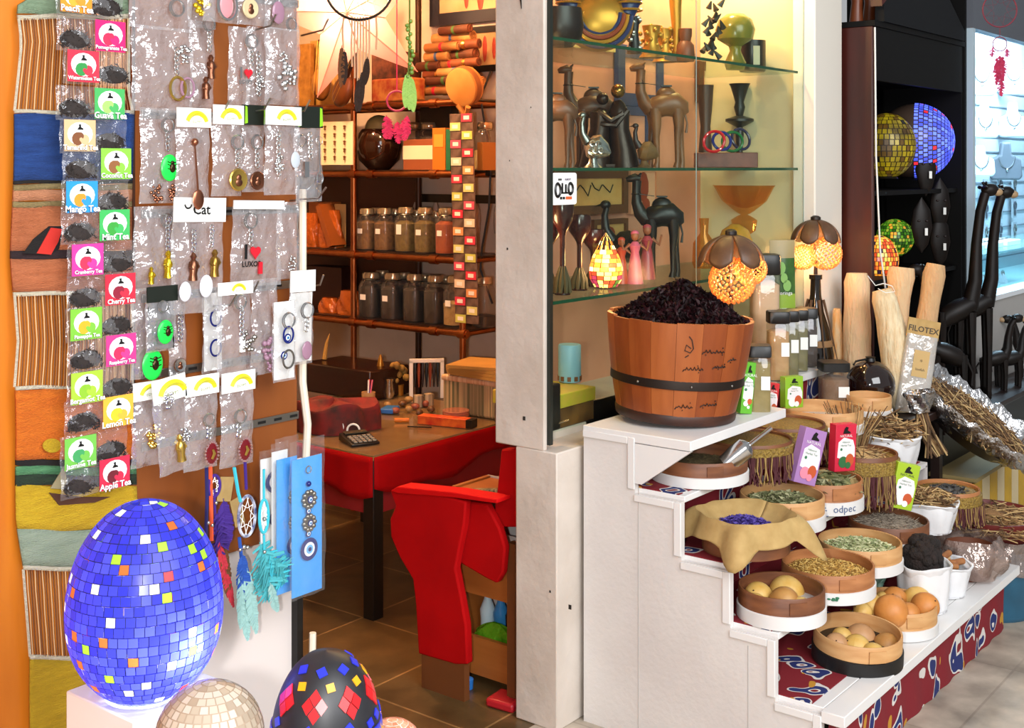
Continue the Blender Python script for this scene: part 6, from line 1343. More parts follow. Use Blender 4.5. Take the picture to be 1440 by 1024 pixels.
p = desk(625, 598); t = thing('snack_box', 'long red and orange carton lying on the desk', 'box', p, YAW-.42); MB().box2((-.11, -.025, 0), (.11, .025, .035)).build('carton', mat('carton_flame', 'b82a1c', .4, c2='e0702c', scl=25), t, bevel=.002); MB().box2((.108, -.0255, .001), (.135, .0255, .034)).build('end_flap', BLACK, t)
t = cupx('plastic_dishes', 'stack of clear pinkish plastic dishes on the desk', 'dish', 641, 590, [(.055, 0), (.057, .008), (.054, .010), (.057, .018), (.054, .020), (.057, .028), (.054, .030), (.057, .038), (.054, .04), (.05, .04), (0, .038)], clear('pink_clear', 'f0c0b0', keep=.35, haze='e0a08c', bump=0, hz=.6))
p = desk(565, 594); tag(MB().tube([(-.03, 0, .009), (.03, 0, .009)], .009, 8).build('lighter', OLDO, loc=p, rot=(0, 0, YAW)), 'small orange lighter in the middle of the desk', 'lighter')
p = desk(590, 602); tag(MB().tube([(-.05, .0, .004), (.05, .0, .004)], .003, 6).build('pen', BLACK, loc=p, rot=(0, 0, YAW-.2)), 'dark pen lying by the red carton', 'pen')
p = desk(600, 560); t = thing('tassel_frame', 'white wooden frame hung with dark tassels on the desk', 'frame', p, YAW+.1)
mb = MB()
for x in (-.07, .07): mb.box2((x-.008, -.008, 0), (x+.008, .008, .17))
mb.box2((-.078, -.008, .162), (.078, .008, .178)); mb.build('frame', PAPER, t)
for i in range(7): MB().tube([(-.052+i*.017, 0, .16), (-.052+i*.017, 0, .12), (-.052+i*.017, 0, .05)], [.006, .008, .003], 6).build('tassel', [BLACK, mat('tassel_rust', '8a3a1c', .7), DARK][i % 3], t)
# striped basket with papers
p = desk(668, 582); t = thing('storage_basket', 'basket in green striped cloth at the back of the desk', 'basket', p, 0)
STR = mat('striped_cloth', '2f4a34', .8, c2='c8b088', scl=30, st=(1, 3, .02))
MB().box2((-.05, -.32, 0), (.16, .14, .145)).build('body', STR, t, bevel=.012); MB().box2((-.056, -.325, .135), (.165, .145, .16)).build('rim_cloth', mat('striped_rim', 'b88a6a', .8, c2='d8c0a0', scl=30, st=(1, 3, .02)), t, bevel=.008)
for i in range(4):
    o = MB().box((0, 0, 0), (.24, .40, .012)).build('papyrus_sheet', mat('papyrus', 'b8904a', .7, c2='a07a38', scl=6), loc=(p.x+.05, p.y-.10, p.z+.17+.0135*i), rot=(0, 0, R.uniform(-.2, .2)+.1)); tag(o, ['lowest papyrus sheet on the striped basket', 'second papyrus sheet on the striped basket', 'third papyrus sheet on the striped basket', 'top papyrus sheet with bordered print on the striped basket'][i], 'sheet', 'papyrus sheets on the basket')
# black chest and red patterned bundle left of the desk
bxx('chest', 'dark lacquered chest behind the left of the desk', 'chest', 424, 516, 520, 592, 3.92, .26, mat('lacquer', '170a08', .25, c2='2c120c', scl=10), None, DZ+.005, .008)
p = desk(470, 604); t = thing('cloth_bundle', 'red patterned cloth bundle behind the calculator', 'cloth', p, YAW)
def cb(u, v): a = 2*PI*u; k = 1+.12*math.sin(3*a)+.06*math.sin(7*a+4*v); r = (.13 if v < .55 else .13*(1-(v-.55)/.45)**.6); return (r*1.3*k*math.cos(a), r*.8*k*math.sin(a), .10*min(1, v/.55)**.7*(1+.15*math.sin(4*a))+.01*v)
MB().grid(cb, 40, 14).build('cloth', mat('bundle_red', '7a1410', .8, c2='3a1a14', scl=14), t)
mb = MB(); mb.ring((.02, -.10, .03), .03, .004, 'y', 16); mb.ring((.09, -.11, .02), .024, .004, 'y', 16); mb.build('white_trim', PAPER, t)
tag(MB().tube([(0, 0, 0), (.01, 0, .07), (.025, .0, .12)], [.012, .008, .002], 8).build('horn_ornament', mat('horn', 'b8904a', .4), loc=atZ(456, 505, .749), rot=(0, 0, YAW)), 'pale curved horn on the dark chest', 'ornament')
# red chair, folded, in front of the low shelf
CXX = 2.90; q0 = atX(600, 960, CXX)
t = thing('folding_chair', 'folded wooden chair draped in bright red cloth in front of the desk', 'chair', (CXX, q0.y, 0)); CYY = q0.y
def cpx(px, py, X=CXX): q = atX(px, py, X); return (q.y-CYY, q.z)
sp = [(548, 690), (560, 686), (612, 694), (655, 706), (652, 740), (646, 768), (640, 800), (648, 840), (655, 880), (657, 935), (640, 935), (588, 920), (584, 850), (580, 815), (562, 785), (549, 755), (548, 730), (556, 712)]
CH_ = mat('red_chair_cloth', 'b00408', .8, c2='9c0206', scl=5, spec=.12)
MB().prism([cpx(*q) for q in sp][::-1], 0, .03, ax='x').build('side_cloth', CH_, t, bevel=.006)
fp = [(600, 700), (650, 704), (686, 708), (704, 742), (712, 770), (709, 805), (700, 820), (684, 812), (640, 786), (612, 764), (596, 730)]
MB().prism([cpx(*q, CXX+.04) for q in fp][::-1], .032, .06, ax='x').build('arm_flap', CH_, t, bevel=.006)
bp_ = [(690, 742), (698, 690), (704, 632), (735, 632), (740, 742)]
MB().prism([cpx(*q, CXX+.06) for q in bp_][::-1], .062, .10, ax='x').build('backrest', CH_, t, bevel=.006)
ap = [(550, 690), (560, 684), (640, 692), (700, 702), (700, 708), (640, 700), (560, 694)]
MB().prism([cpx(*q) for q in ap][::-1], -.004, .064, ax='x').build('armrest', mat('red_arm_lit', 'c8080c', .7, spec=.15), t, bevel=.003)  # brighter red paints the light catching the top of the arm
MB().prism([cpx(*q, CXX+.07) for q in ((612, 690), (700, 688), (700, 704), (612, 700))][::-1], .066, .098, ax='x').build('seat', mat('seat_stripes', '9a8a5c', .8, c2='3a3020', scl=30, st=(1, 4, 1)), t, bevel=.004)
a0, z0 = cpx(592, 918); a1, z1 = cpx(652, 918); WD = mat('chair_wood', '6a3c1c', .5)
MB().box2((.003, a1, 0), (.028, a0, z0+.02)).build('leg', WD, t); a1, z1 = cpx(700, 800); MB().box2((.064, a1-.015, 0), (.09, a1+.015, .5)).build('leg', WD, t)
# low wooden shelf behind the pillar with bottles
t = thing('low_shelf', 'low orange wooden shelf half hidden by the pillar', 'shelf', (3.02, 2.36, 0)); PN = mat('pine', 'b0682c', .5, c2='9c5820', scl=6, st=(1, .3, 3))
for z0, z1 in ((.035, .155), (.29, .40)): MB().box2((0, -.05, z0), (.016, .24, z1)).build('rail', PN, t)
for z in (.06, .29, .60): MB().box2((.0165, -.05, z), (.18, .24, z+.014)).build('board', PN, t)
for y in (-.066, .241): MB().box2((0, y, 0), (.18, y+.015, .62)).build('side', PN, t)
MB().box2((.1805, -.05, .06), (.186, .255, .62)).build('back', mat('back_white', 'c8c4c0', .6), t)
BT_ = [('clear bottle with blue cap on the low shelf', 'c8e0e8', 'blue', 2.555), ('blue label bottle on the low shelf', '3a8ac8', 'blue', 2.50), ('dark bottle on the low shelf next to the pillar', '151514', 'black', 2.40), ('dark soda bottle between the blue one and the pillar', '1c1816', 'black', 2.45)]
for i, (lab, c, cap, yy) in enumerate(BT_):
    q = thing('drink_bottle', lab, 'bottle', (3.13, yy, .075), 0, 'drink bottles on the low shelf')
    MB().lathe([(.022, 0), (.025, .01), (.024, .1), (.026, .13), (.012, .165), (.011, .175), (0, .175)], n=18).build('body', mat('bottle_'+c, c, .15), q); MB().lathe([(.013, .172), (.013, .19), (0, .19)], n=14).build('cap', mat('cap_'+cap, {'blue': '2a7ad0', 'black': '101010'}[cap], .4), q)
def gbag(u, v): a = 2*PI*u; k = 1+.15*math.sin(4*a+5*v)+.08*math.sin(9*a-3*v); r = math.sin(PI*min(.98, v*.9+.08))**.6; return (.028*r*k*math.cos(a), .09*r*k*math.sin(a), .12*v)
tag(MB().grid(gbag, 36, 12).build('green_bag', clear('green_clear', '8ad04a', keep=.25, haze='7ad02c', bump=.9, hz=.6), loc=(3.07, 2.47, .0745)), 'crumpled light green plastic bag on the low shelf', 'bag')
tag(MB().box2((0, 0, 0), (.012, .12, .17)).build('magazine', mat('magazine', 'a8a098', .5, c2='d0c8c0', scl=20), loc=(3.07, 2.36, .3045), rot=(0, math.radians(10), 0)), 'grey magazine standing on the top of the low shelf', 'magazine')
tag(MB().box((0, 0, .014), (.09, .10, .028)).build('red_dish', mat('red_plastic', 'b01c28', .4), loc=(2.965, 2.345, 0.001), rot=(0, 0, .1), bevel=.008), 'flat red plastic dish on the floor by the pillar', 'dish')
tag(MB().lathe([(.018, 0), (.02, .03), (.012, .035), (0, .035)], n=14).build('bottle_cap', mat('cap_blue', '2a7ad0', .4), loc=(2.985, 2.52, .001)), 'blue bottle cap on the floor under the low shelf', 'bottle cap')
point_light('shop_bulb', (3.4, 4.1, 2.75), 130, (1, .56, .26), .08)
point_light('shelf_bulb', (3.6, 3.3, 2.6), 40, (1, .54, .24), .05)
# ======== vitrine contents
ZM, ZT, ZL, ZB = 1.6505, 2.0455, 1.2485, .8405
def vp(px, Y, z): p = atY(px, 236, Y); return Vector((p.x, p.y, z))
def camel(label, px, Y, z, hpx, c, flip=1, grp='carved camels in the vitrine', tack=True, c2=None):
    p = vp(px, Y, z); h = hpx*mpp(p); s = h
    t = thing('carved_camel', label, 'figurine', p, YAW+(0 if flip > 0 else PI), grp); m = mat('camel_'+c, c, .4, c2=c2 or c, scl=8)
    mb = MB()   # head toward -x
    mb.tube([(-.12*s, 0, .56*s), (-.05*s, 0, .57*s), (.04*s, 0, .60*s), (.13*s, 0, .60*s), (.20*s, 0, .55*s), (.235*s, 0, .50*s)], [.06*s, .105*s, .115*s, .12*s, .10*s, .05*s], 14)
    mb.ball((.06*s, 0, .685*s), (.10*s, .06*s, .085*s), 14, 9)
    mb.tube([(-.08*s, 0, .56*s), (-.15*s, 0, .62*s), (-.185*s, 0, .72*s), (-.185*s, 0, .84*s), (-.18*s, 0, .93*s)], [.085*s, .065*s, .05*s, .042*s, .045*s], 12)
    mb.tube([(-.15*s, 0, .945*s), (-.20*s, 0, .955*s), (-.255*s, 0, .945*s), (-.285*s, 0, .935*s)], [.035*s, .045*s, .034*s, .022*s], 10)
    for sg in (-1, 1): mb.tube([(-.16*s, sg*.025*s, .975*s), (-.14*s, sg*.035*s, 1.0*s)], [.014*s, .006*s], 6)
    for (x, yy, xx) in ((-.07, .05, -.08), (-.05, -.05, -.03), (.18, .05, .22), (.16, -.05, .16)):
        mb.tube([(x*s, yy*s, .56*s), ((x+.01)*s, yy*s, .40*s), ((x*.5+xx*.5)*s, yy*s, .29*s), (xx*s, yy*s, .06*s), (xx*s-.01*s, yy*s, 0)], [.062*s, .046*s, .032*s, .024*s, .034*s], 9)
    mb.build('body', m, t)
    MB().tube([(.235*s, 0, .52*s), (.26*s, 0, .42*s), (.25*s, 0, .33*s)], [.012*s, .008*s, .014*s], 6).build('tail', m, t)
    if tack: mb = MB(); mb.ring((-.185*s, 0, .80*s), .047*s, .006*s, 'z', 14, k=5); mb.box((.06*s, 0, .775*s), (.10*s, .07*s, .014*s)); mb.tube([(-.22*s, 0, .94*s), (-.16*s, -.05*s, .80*s), (-.02*s, -.05*s, .78*s)], .004*s, 5); mb.build('harness', BLACK, t)
    return t
camel('large light brown carved camel, head raised to the left, on the middle glass shelf', 928, 2.40, ZM, 148, '8a5c38', c2='5e3a20')
camel('dark brown carved camel behind the silver bird', 826, 2.53, ZM, 145, '5a3a26', c2='3e2616')
camel('brown carved camel half hidden by the pillar frame', 776, 2.32, ZM, 135, '6a4228', c2='4a2c18')
camel('black carved camel on the lower glass shelf above the hibiscus', 922, 2.38, ZL, 146, '120e0d', tack=True)
def bird(label, px, Y, z, hpx, body, head, name='carved_bird', extra=None, flip=1):
    p = vp(px, Y, z); s = hpx*mpp(p); t = thing(name, label, 'figurine', p, YAW+(0 if flip > 0 else PI), 'bird figurines in the vitrine')
    mb = MB(); mb.tube([(-.13*s, 0, .42*s), (-.06*s, 0, .38*s), (.06*s, 0, .36*s), (.2*s, 0, .30*s), (.30*s, 0, .24*s)], [.06*s, .2*s, .24*s, .15*s, .04*s], 14); mb.tube([(0, 0, .2*s), (0, 0, .08*s), (0, 0, 0)], [.06*s, .09*s, .17*s], 12); mb.build('body', body, t)
    mb = MB(); mb.tube([(-.10*s, 0, .44*s), (-.19*s, 0, .6*s), (-.2*s, 0, .78*s), (-.17*s, 0, .88*s)], [.09*s, .06*s, .045*s, .04*s], 10); mb.ball((-.19*s, 0, .92*s), (.07*s, .05*s, .06*s), 10, 7); mb.tube([(-.23*s, 0, .92*s), (-.33*s, 0, .90*s)], [.025*s, .004*s], 6); mb.build('head', head, t)
    if extra:
        for (x, z_) in ((-.02, .42), (.08, .42), (.03, .30), (.13, .30), (-.05, .28)): MB().ring((x*s, -.215*s, z_*s), .05*s, .012*s, 'y', 14, k=5).build('embossed_ring', extra, t)
    return t
bird('silver embossed bird bottle with black head on the middle glass shelf', 834, 2.27, ZM, 80, SILVER, mat('silver_dark', '8a8a86', .3, 1), 'silver_bird', SILVER)
bird('brown wooden guinea fowl with long neck before the large camel', 906, 2.30, ZM, 64, mat('fowl_brown', '7a5a34', .5, c2='5a3e20', scl=20), DARK)
bird('black carved bird perched above the glowing lamp', 872, 2.52, ZL, 108, BLACK, BLACK)
p = vp(858, 2.42, ZM); s = 118*mpp(p); t = thing('carved_couple', 'dark bronze statue of an embracing couple beside the camels', 'figurine', p, YAW); BRZ = mat('dark_bronze', '2a1a10', .3, .5)
mb = MB()
for sx, hh in ((-.11, .88), (.10, 1.0)): mb.tube([(sx*s*1.6, 0, 0), (sx*s*1.5, 0, .2*s), (sx*s*1.1, 0, .45*s), (sx*s, 0, .65*s), (sx*s*.9, 0, .76*hh*s), (sx*s*.8, 0, .80*hh*s)], [.2*s, .16*s, .12*s, .13*s, .08*s, .05*s], 12)
mb.tube([(-.15*s, -.08*s, .66*s), (0, -.13*s, .55*s), (.14*s, -.1*s, .64*s)], .04*s, 8); mb.tube([(.2*s, -.06*s, .68*s), (.05*s, -.14*s, .50*s), (-.12*s, -.1*s, .52*s)], .036*s, 8); mb.build('figures', BRZ, t)
MB().ball((-.09*s, 0, .82*s), .075*s, 12, 8).build('head', BRZ, t); MB().ball((.09*s, -.01, .91*s), .085*s, 14, 9).build('head', mat('polished_brass', '8a6a34', .2, .9), t); MB().box((0, 0, .02*s), (.5*s, .3*s, .04*s)).build('base', BRZ, t)
# right half of the middle shelf
def turned(name, label, cat, px, Y, z, hpx, prof, m, group=None, n=24):
    p = vp(px, Y, z); s = hpx*mpp(p); t = thing(name, label, cat, p, 0, group); MB().lathe([(r*s, q*s) for r, q in prof], n=n).build('body', m, t); return t, s
CAND = [(.32, 0), (.34, .04), (.14, .10), (.09, .2), (.12, .4), (.08, .48), (.40, .55), (.40, .58), (.10, .62), (.16, .72), (.12, .78), (.26, .97), (.30, 1), (0, .96)]
t, s = turned('candlestick', 'dark turned candlestick on the right of the middle glass shelf', 'candlestick', 1040, 2.45, ZM, 118, [(r*.42, q) for r, q in CAND], mat('cand_dark', '1d1d18', .35)); turned('candlestick', 'dark candle cup left of the turned candlestick', 'candlestick', 992, 2.48, ZM, 116, [(.10, 0), (.06, .5), (.08, .7), (.10, 1), (0, .98)], mat('cand_brown', '4a3020', .4))
bxx_ = None
p = vp(1022, 2.36, ZM); t = thing('trinket_box', 'red brown box under the bracelets', 'box', p, YAW); MB().box2((-.125, -.05, 0), (.115, .05, .06)).build('body', mat('box_redbrown', '5a2a1c', .4, c2='7a4030', scl=20), t, bevel=.003)
for i, (px, py, c, rr_) in enumerate(((1003, 192, 'c01c28', 15), (1030, 194, '1c6a3a', 14), (1016, 184, '1c2a7a', 13), (1044, 196, '2a2a4a', 15))):
    p = vp(px, 2.34, ZM+.062+.004*i); k = mpp(p); t = MB().ring((0, 0, rr_*k), rr_*k, .006, 'y', 26, k=8).build('bracelet', mat('bangle_'+c, c, .15), loc=p, rot=(math.radians(-15), 0, YAW+.3*(i-1.5))); tag(t, ['red bracelet leaning on the red brown box', 'green bracelet in front of the candlestick', 'blue bracelet behind the red and green ones', 'dark blue bracelet right of the green one'][i], 'bracelet', 'bracelets on the glass shelf')
t, s = turned('carved_post', 'brown lattice carved wooden post beside the bracelets', 'ornament', 1069, 2.40, ZM, 82, [(.13, 0), (.14, .02), (.13, .9), (.08, .98), (0, 1)], mat('lattice_brown', '4a2a1a', .5, c2='2a160c', scl=90, bump=1, bscl=160)); t, s = turned('perfume_bottle', 'tall clear glass perfume bottle at the right of the middle glass shelf', 'bottle', 1092, 2.42, ZM, 128, [(.10, 0), (.14, .1), (.15, .22), (.06, .40), (.04, .55), (.07, .62), (.05, .7), (.09, .78), (.03, .88), (.04, .95), (0, 1)], clear('perfume_glass', 'f4e8dc', keep=.6, bump=0, hz=.4)); MB().lathe([(.02*s, .42*s), (.07*s, .3*s), (.06*s, .62*s), (0, .62*s)], n=12).build('blue_dress', mat('blue_glass', '2a3a8a', .2), t)
# top shelf
p = vp(842, 2.36, ZT); s = 78*mpp(p); t = thing('pharaoh_bust', 'striped pharaoh bust with blue and gold collar on the top glass shelf', 'bust', (p.x, p.y, p.z), YAW)
GO = mat('pharaoh_gold', 'b8862c', .35, .6); BL = mat('pharaoh_blue', '1c2a5a', .4)
k = mpp(p)
mb = MB(); mb.ball((0, 0, .10), (.12, .07, .10), 20, 12); mb.build('chest', GO, t)
for i in range(7):
    mb = MB(); mb.ring((0, -.068+.004*i, .115+.004*i), .105-.012*i, .0075, 'y', 30, 0, PI, 2*PI, 8, 1.0); mb.build('collar_band', [BL, GO, mat('pharaoh_rust', '8a3a1c', .4)][i % 3], t)
MB().ball((0, -.02, .25), (.06, .06, .08), 18, 12).build('face', GO, t); mb = MB()
for sg in (-1, 1): mb.tube([(0, .02, .34), (sg*.09, .02, .29), (sg*.115, .0, .2), (sg*.09, -.02, .12)], [.05, .05, .045, .03], 10)
mb.build('headdress', BL, t); mb = MB()
for sg in (-1, 1):
    for i in range(7): mb.ring((sg*.1, -.01, .14+.025*i), .046, .004, 'z', 14, k=5)
mb.build('headdress_stripe', GO, t)
turned('dark_urn', 'dark broad bowl at the left end of the top glass shelf', 'bowl', 788, 2.36, ZT, 60, [(.3, 0), (.5, .2), (.55, .5), (.5, .9), (.45, .9), (.48, .5), (0, .2)], DARK)
for i, (px, Y, h, w_, lab) in enumerate(((892, 2.30, 58, .16, 'bunch of silver bead trinkets beside the pharaoh bust'), (916, 2.34, 50, .3, 'golden ribbed bundle on the top glass shelf'), (934, 2.40, 52, .28, 'second golden ribbed bundle nearer the gold legged figure'))):
    p = vp(px, Y, ZT); s = h*mpp(p); t = thing('ornament', lab, 'ornament', p, 0, 'golden ornaments on the top glass shelf'); mb = MB()
    for j in range(26): a = R.uniform(0, 6.28); q = R.random(); mb.ball((w_*s*math.cos(a)*R.random()*1.2, w_*s*math.sin(a)*R.random()*1.2, s*(.08+.85*q)), s*.07, 7, 5)
    mb.build('beads', STEEL if i == 0 else GO, t); MB().lathe([(w_*s*1.2, 0), (w_*s, .1*s), (w_*s*.6, .5*s), (w_*s*.9, .9*s), (0, .9*s)], n=14).build('core', GO if i else BLACK, t)
p = vp(950, 2.36, ZT); s = 140*mpp(p); t = thing('gold_figure', 'slender golden figure standing on the top glass shelf', 'figurine', p, YAW); MB().tube([(0, 0, 0), (0, 0, .02*s), (.0, 0, .08*s), (.01*s, 0, .3*s), (0, 0, .55*s), (0, 0, .8*s), (0, 0, .86*s), (0, 0, .95*s)], [.08*s, .08*s, .03*s, .045*s, .06*s, .08*s, .03*s, .05*s], 12).build('body', GO, t); MB().box((0, 0, .01), (.09, .06, .02)).build('base', DARK, t)
turned('clay_bottle', 'brown stoppered bottle right of the golden figure', 'bottle', 964, 2.32, ZT, 46, [(.26, 0), (.3, .1), (.26, .5), (.16, .62), (.2, .8), (.2, 1), (0, 1)], mat('clay_brown', '6a3a1c', .5))
t, s = turned('olive_jar', 'round olive green glazed jar on the top glass shelf', 'jar', 1034, 2.36, ZT, 78, [(.16, 0), (.2, .12), (.1, .34), (.12, .42), (.32, .55), (.36, .72), (.3, .9), (.16, 1), (0, 1)], mat('olive_glaze', '6a6a24', .2))
p = vp(1003, 2.34, ZT); s = 90*mpp(p); t = thing('carved_cluster', 'dark carved leaf cluster on the right of the top glass shelf', 'ornament', p, 0); mb = MB()
for j in range(22): a = R.uniform(0, 6.28); q = .1+.85*R.random(); c = Vector((.2*s*math.cos(a)*R.random(), .2*s*math.sin(a)*R.random(), s*q)); mb.tube([c, c+Vector((R.uniform(-.1, .1)*s, R.uniform(-.1, .1)*s, .12*s))], [.05*s, .01*s], 6)
mb.build('leaves', mat('carved_dark', '1f2012', .5), t)
for px, Y, h, w_, c, lab in ((1058, 2.36, 44, .42, '1c150f', 'dark mug with pale picture on the top glass shelf'), (1090, 2.42, 48, .34, '4a2a14', 'brown patterned mug at the right of the top glass shelf'), (1113, 2.46, 46, .18, 'c8b078', 'slim pale cup at the right end of the top glass shelf')):
    t, s = turned('mug', lab, 'mug', px, Y, ZT, h, [(w_*.92, 0), (w_, .05), (w_, 1), (w_*.9, 1), (w_*.88, .08), (0, .08)], mat('mug_'+c, c, .3), 'mugs on the top glass shelf')
    if w_ > .2: MB().ring((w_*s*1.02, 0, s*.5), s*.26, s*.05, 'y', 16, k=6).build('handle', mat('mug_'+c, c, .3), t); MB().box((-w_*s*.72, -w_*s*.72, s*.5), (w_*s*.5, .002, s*.6), rot=(0, 0, -PI/4)).build('picture', mat('mug_print', 'b8b08c', .4), t)
# lower shelf: goblets, glowing lamp, dancers
GOB = [(.30, 0), (.32, .02), (.13, .06), (.10, .2), (.10, .55), (.13, .60), (.20, .64), (.42, .74), (.46, .84), (.42, .94), (.38, .94), (.4, .84), (.1, .66), (0, .66)]
for lab, px, Y, h in (('tallest dark red wooden goblet under the glass sticker', 791, 2.28, 134), ('middle dark red wooden goblet on the lower glass shelf', 815, 2.32, 106), ('smallest dark red goblet next to the glowing lamp', 834, 2.36, 80), ('dark red goblet cut by the vitrine frame', 772, 2.34, 104)):
    p = vp(px, Y, ZL); h_ = h*mpp(p); s = h_; w_ = 34*mpp(p)/.92/s
    t = thing('wooden_goblet', lab, 'goblet', p, 0, 'dark wooden goblets'); MB().lathe([(r*w_*s, q*s/.94) for r, q in GOB], n=26).build('cup', mat('goblet_wood', '3a120c', .2, c2='240a07', scl=8), t)
    mb = MB()
    for j in range(9): a = j*.7; mb.tube([(.3*w_*s*math.cos(a), .3*w_*s*math.sin(a), .02*s), (.24*w_*s*math.cos(a+.1), .24*w_*s*math.sin(a+.1), .14*s), (.11*w_*s*math.cos(a+.2), .11*w_*s*math.sin(a+.2), .30*s)], [.006, .008, .002], 5)
    mb.build('leaf_carving', mat('leaf_carving', '4a3e22', .5), t)
p = vp(852, 2.30, ZL); s = 78*mpp(p); t = thing('mosaic_flame_lamp', 'glowing flame shaped mosaic lamp of red and yellow glass', 'lamp', p, 0); mb = MB()
fcol = [mat('flame_'+c, c, .3, emit=c, es=e) for c, e in (('ffc860', 4.0), ('ff8a30', 2.6), ('e04a28', 1.5), ('ffe0a0', 6.0), ('7a9a3a', .5), ('d8406a', .8))]
FT = [(0, .17), (.15, .25), (.35, .27), (.55, .215), (.75, .13), (.9, .06), (1, 0), (1.1, 0)]
def fl_r(q):
    for (a, u), (b, v) in zip(FT, FT[1:]):
        if a <= q <= b: return s*1.15*(u+(v-u)*(q-a)/(b-a))
    return 0
for i in range(13):
    q0, q1 = i/13+.004, (i+1)/13-.004; n = max(5, int(16*(1-.6*i/13)))
    for j in range(n):
        a0, a1 = 2*PI*(j+.5*(i % 2))/n+.03, 2*PI*(j+1+.5*(i % 2))/n-.03
        mb.add([(fl_r(q)*math.cos(a), fl_r(q)*math.sin(a), s*q) for q, a in ((q0, a0), (q0, a1), (q1, a1), (q1, a0))], [(0, 1, 2, 3)], R.choice((0, 0, 1, 1, 2, 3)) if i > 2 else R.choice((4, 5, 2, 0)))
mb.build('mosaic_shade', fcol, t); MB().lathe([(.2*s, 0), (.22*s, .01)]+[(fl_r(i/13)*.97, s*i/13) for i in range(13)]+[(0, s)], n=20).build('lead', mat('lead', '2a1408', .6), t)
point_light('flame_bulb', p+Vector((-.07, -.06, s*.5)), 2.0, (1, .5, .2), .03)
def dancer(label, px, Y, h, c, sk):
    p = vp(px, Y, ZL); s = h*mpp(p); t = thing('dancer_figurine', label, 'figurine', p, YAW, 'pink dancer figurines')
    mb = MB(); mb.tube([(0, 0, 0), (0, 0, .05*s), (0, 0, .45*s), (0, 0, .58*s), (0, 0, .70*s), (0, 0, .78*s)], [.16*s, .15*s, .10*s, .075*s, .11*s, .05*s], 14); mb.build('dress', mat('dancer_'+c, c, .3), t)
    MB().ball((0, 0, .88*s), (.075*s, .075*s, .09*s), 12, 9).build('head', mat('dancer_skin', sk, .5), t); mb = MB()
    for sg in (-1, 1): mb.tube([(sg*.09*s, 0, .73*s), (sg*.22*s, -.02*s, .62*s), (sg*.26*s, -.04*s, .80*s)], [.035*s, .03*s, .02*s], 8)
    mb.build('arms', mat('dancer_skin', sk, .5), t); MB().ball((0, .012*s, .93*s), (.08*s, .075*s, .06*s), 10, 7).build('headscarf', mat('scarf_'+c, c, .5), t)
dancer('pink dancer figurine on the lower glass shelf', 893, 2.30, 76, 'd0607a', '9a5a3c'); dancer('smaller red dancer figurine behind the glowing lamp', 874, 2.34, 66, 'c0442c', '8a4a2c'); dancer('rose dancer figurine nearest the black camel', 910, 2.36, 78, 'a8404a', '9a5a3c')
# lower shelf right: glass bowls
AMB = clear('amber_glass', 'ffdca8', keep=.68, rough=.08, haze='c8843c', bump=0, hz=.4)
turned('glass_bowl', 'wide clear glass bowl on stand behind the wide coconut lamp', 'bowl', 1052, 2.45, ZL, 108, [(.22, 0), (.24, .03), (.06, .1), (.06, .3), (.2, .42), (.22, .55), (.12, .62), (.34, .80), (.44, .98), (.46, 1.0), (.42, .98), (.30, .78), (0, .66)], AMB); turned('glass_jug', 'amber glass jug at the right of the lower glass shelf', 'jug', 1092, 2.40, ZL, 78, [(.2, 0), (.3, .2), (.26, .5), (.12, .7), (.14, .9), (.18, 1), (0, .95)], AMB); turned('amber_ball', 'yellow amber glass ball by the glass bowl stand', 'ornament', 1034, 2.34, ZL, 62, [(.16, 0), (.3, .12), (.44, .5), (.3, .86), (.1, 1), (0, 1)], mat('amber_ball', 'c8902a', .1, spec=.8)); turned('smoked_bottle', 'small smoked glass bottle behind the wide coconut lamp', 'bottle', 990, 2.44, ZL, 70, [(.2, 0), (.24, .1), (.22, .5), (.08, .7), (.1, 1), (0, 1)], AMB)
# below: tins, floral box, black box
t, s = turned('blue_tin', 'light blue tin with brown pictures at its foot, behind the glass', 'tin', 801, 2.35, ZL-.30, 52, [(.30, 0), (.31, .02), (.31, .97), (.29, 1), (0, 1)], mat('tin_blue', '8ac0d8', .4)); mb = MB()
for i in range(10): a = i*.62; mb.box((.312*s*math.cos(a), .312*s*math.sin(a), s*.1), (.004, .10*s, .12*s), rot=(0, 0, a))
mb.build('picture_band', mat('tin_band', '7a4a22', .5), t)
p0 = vp(800, 2.35, ZB); MB_ = None
t = thing('floral_box', 'brown floral painted box carrying the blue tin', 'box', (3.045, 2.24, ZB), 0); MB().box2((0, 0, 0), (.24, .22, ZL-.345-ZB)).build('body', mat('floral', '3a2212', .4, c2='7a5426', scl=12), t, bevel=.004); MB().box2((-.004, -.004, ZL-.3455-ZB), (.244, .224, ZL-.302-ZB)).build('yellow_lid', mat('lid_yellow', 'b8b02a', .5, c2='c8a83c', scl=30), t, bevel=.003)
t = thing('spot_lamp', 'small black box lamp on a bracket at the foot of the pillar', 'lamp', (2.985, 2.20, .93)); MB().box2((-.03, -.02, -.07), (.035, .02, .07)).build('housing', BLACK, t, bevel=.005); MB().cyl((-.02, .0, -.09), (-.02, .0, .1), .006).build('bracket', STEEL, t); MB().tube([(.02, -.02, -.05), (.06, -.03, -.045)], .003, 5).build('screw', SILVER, t)
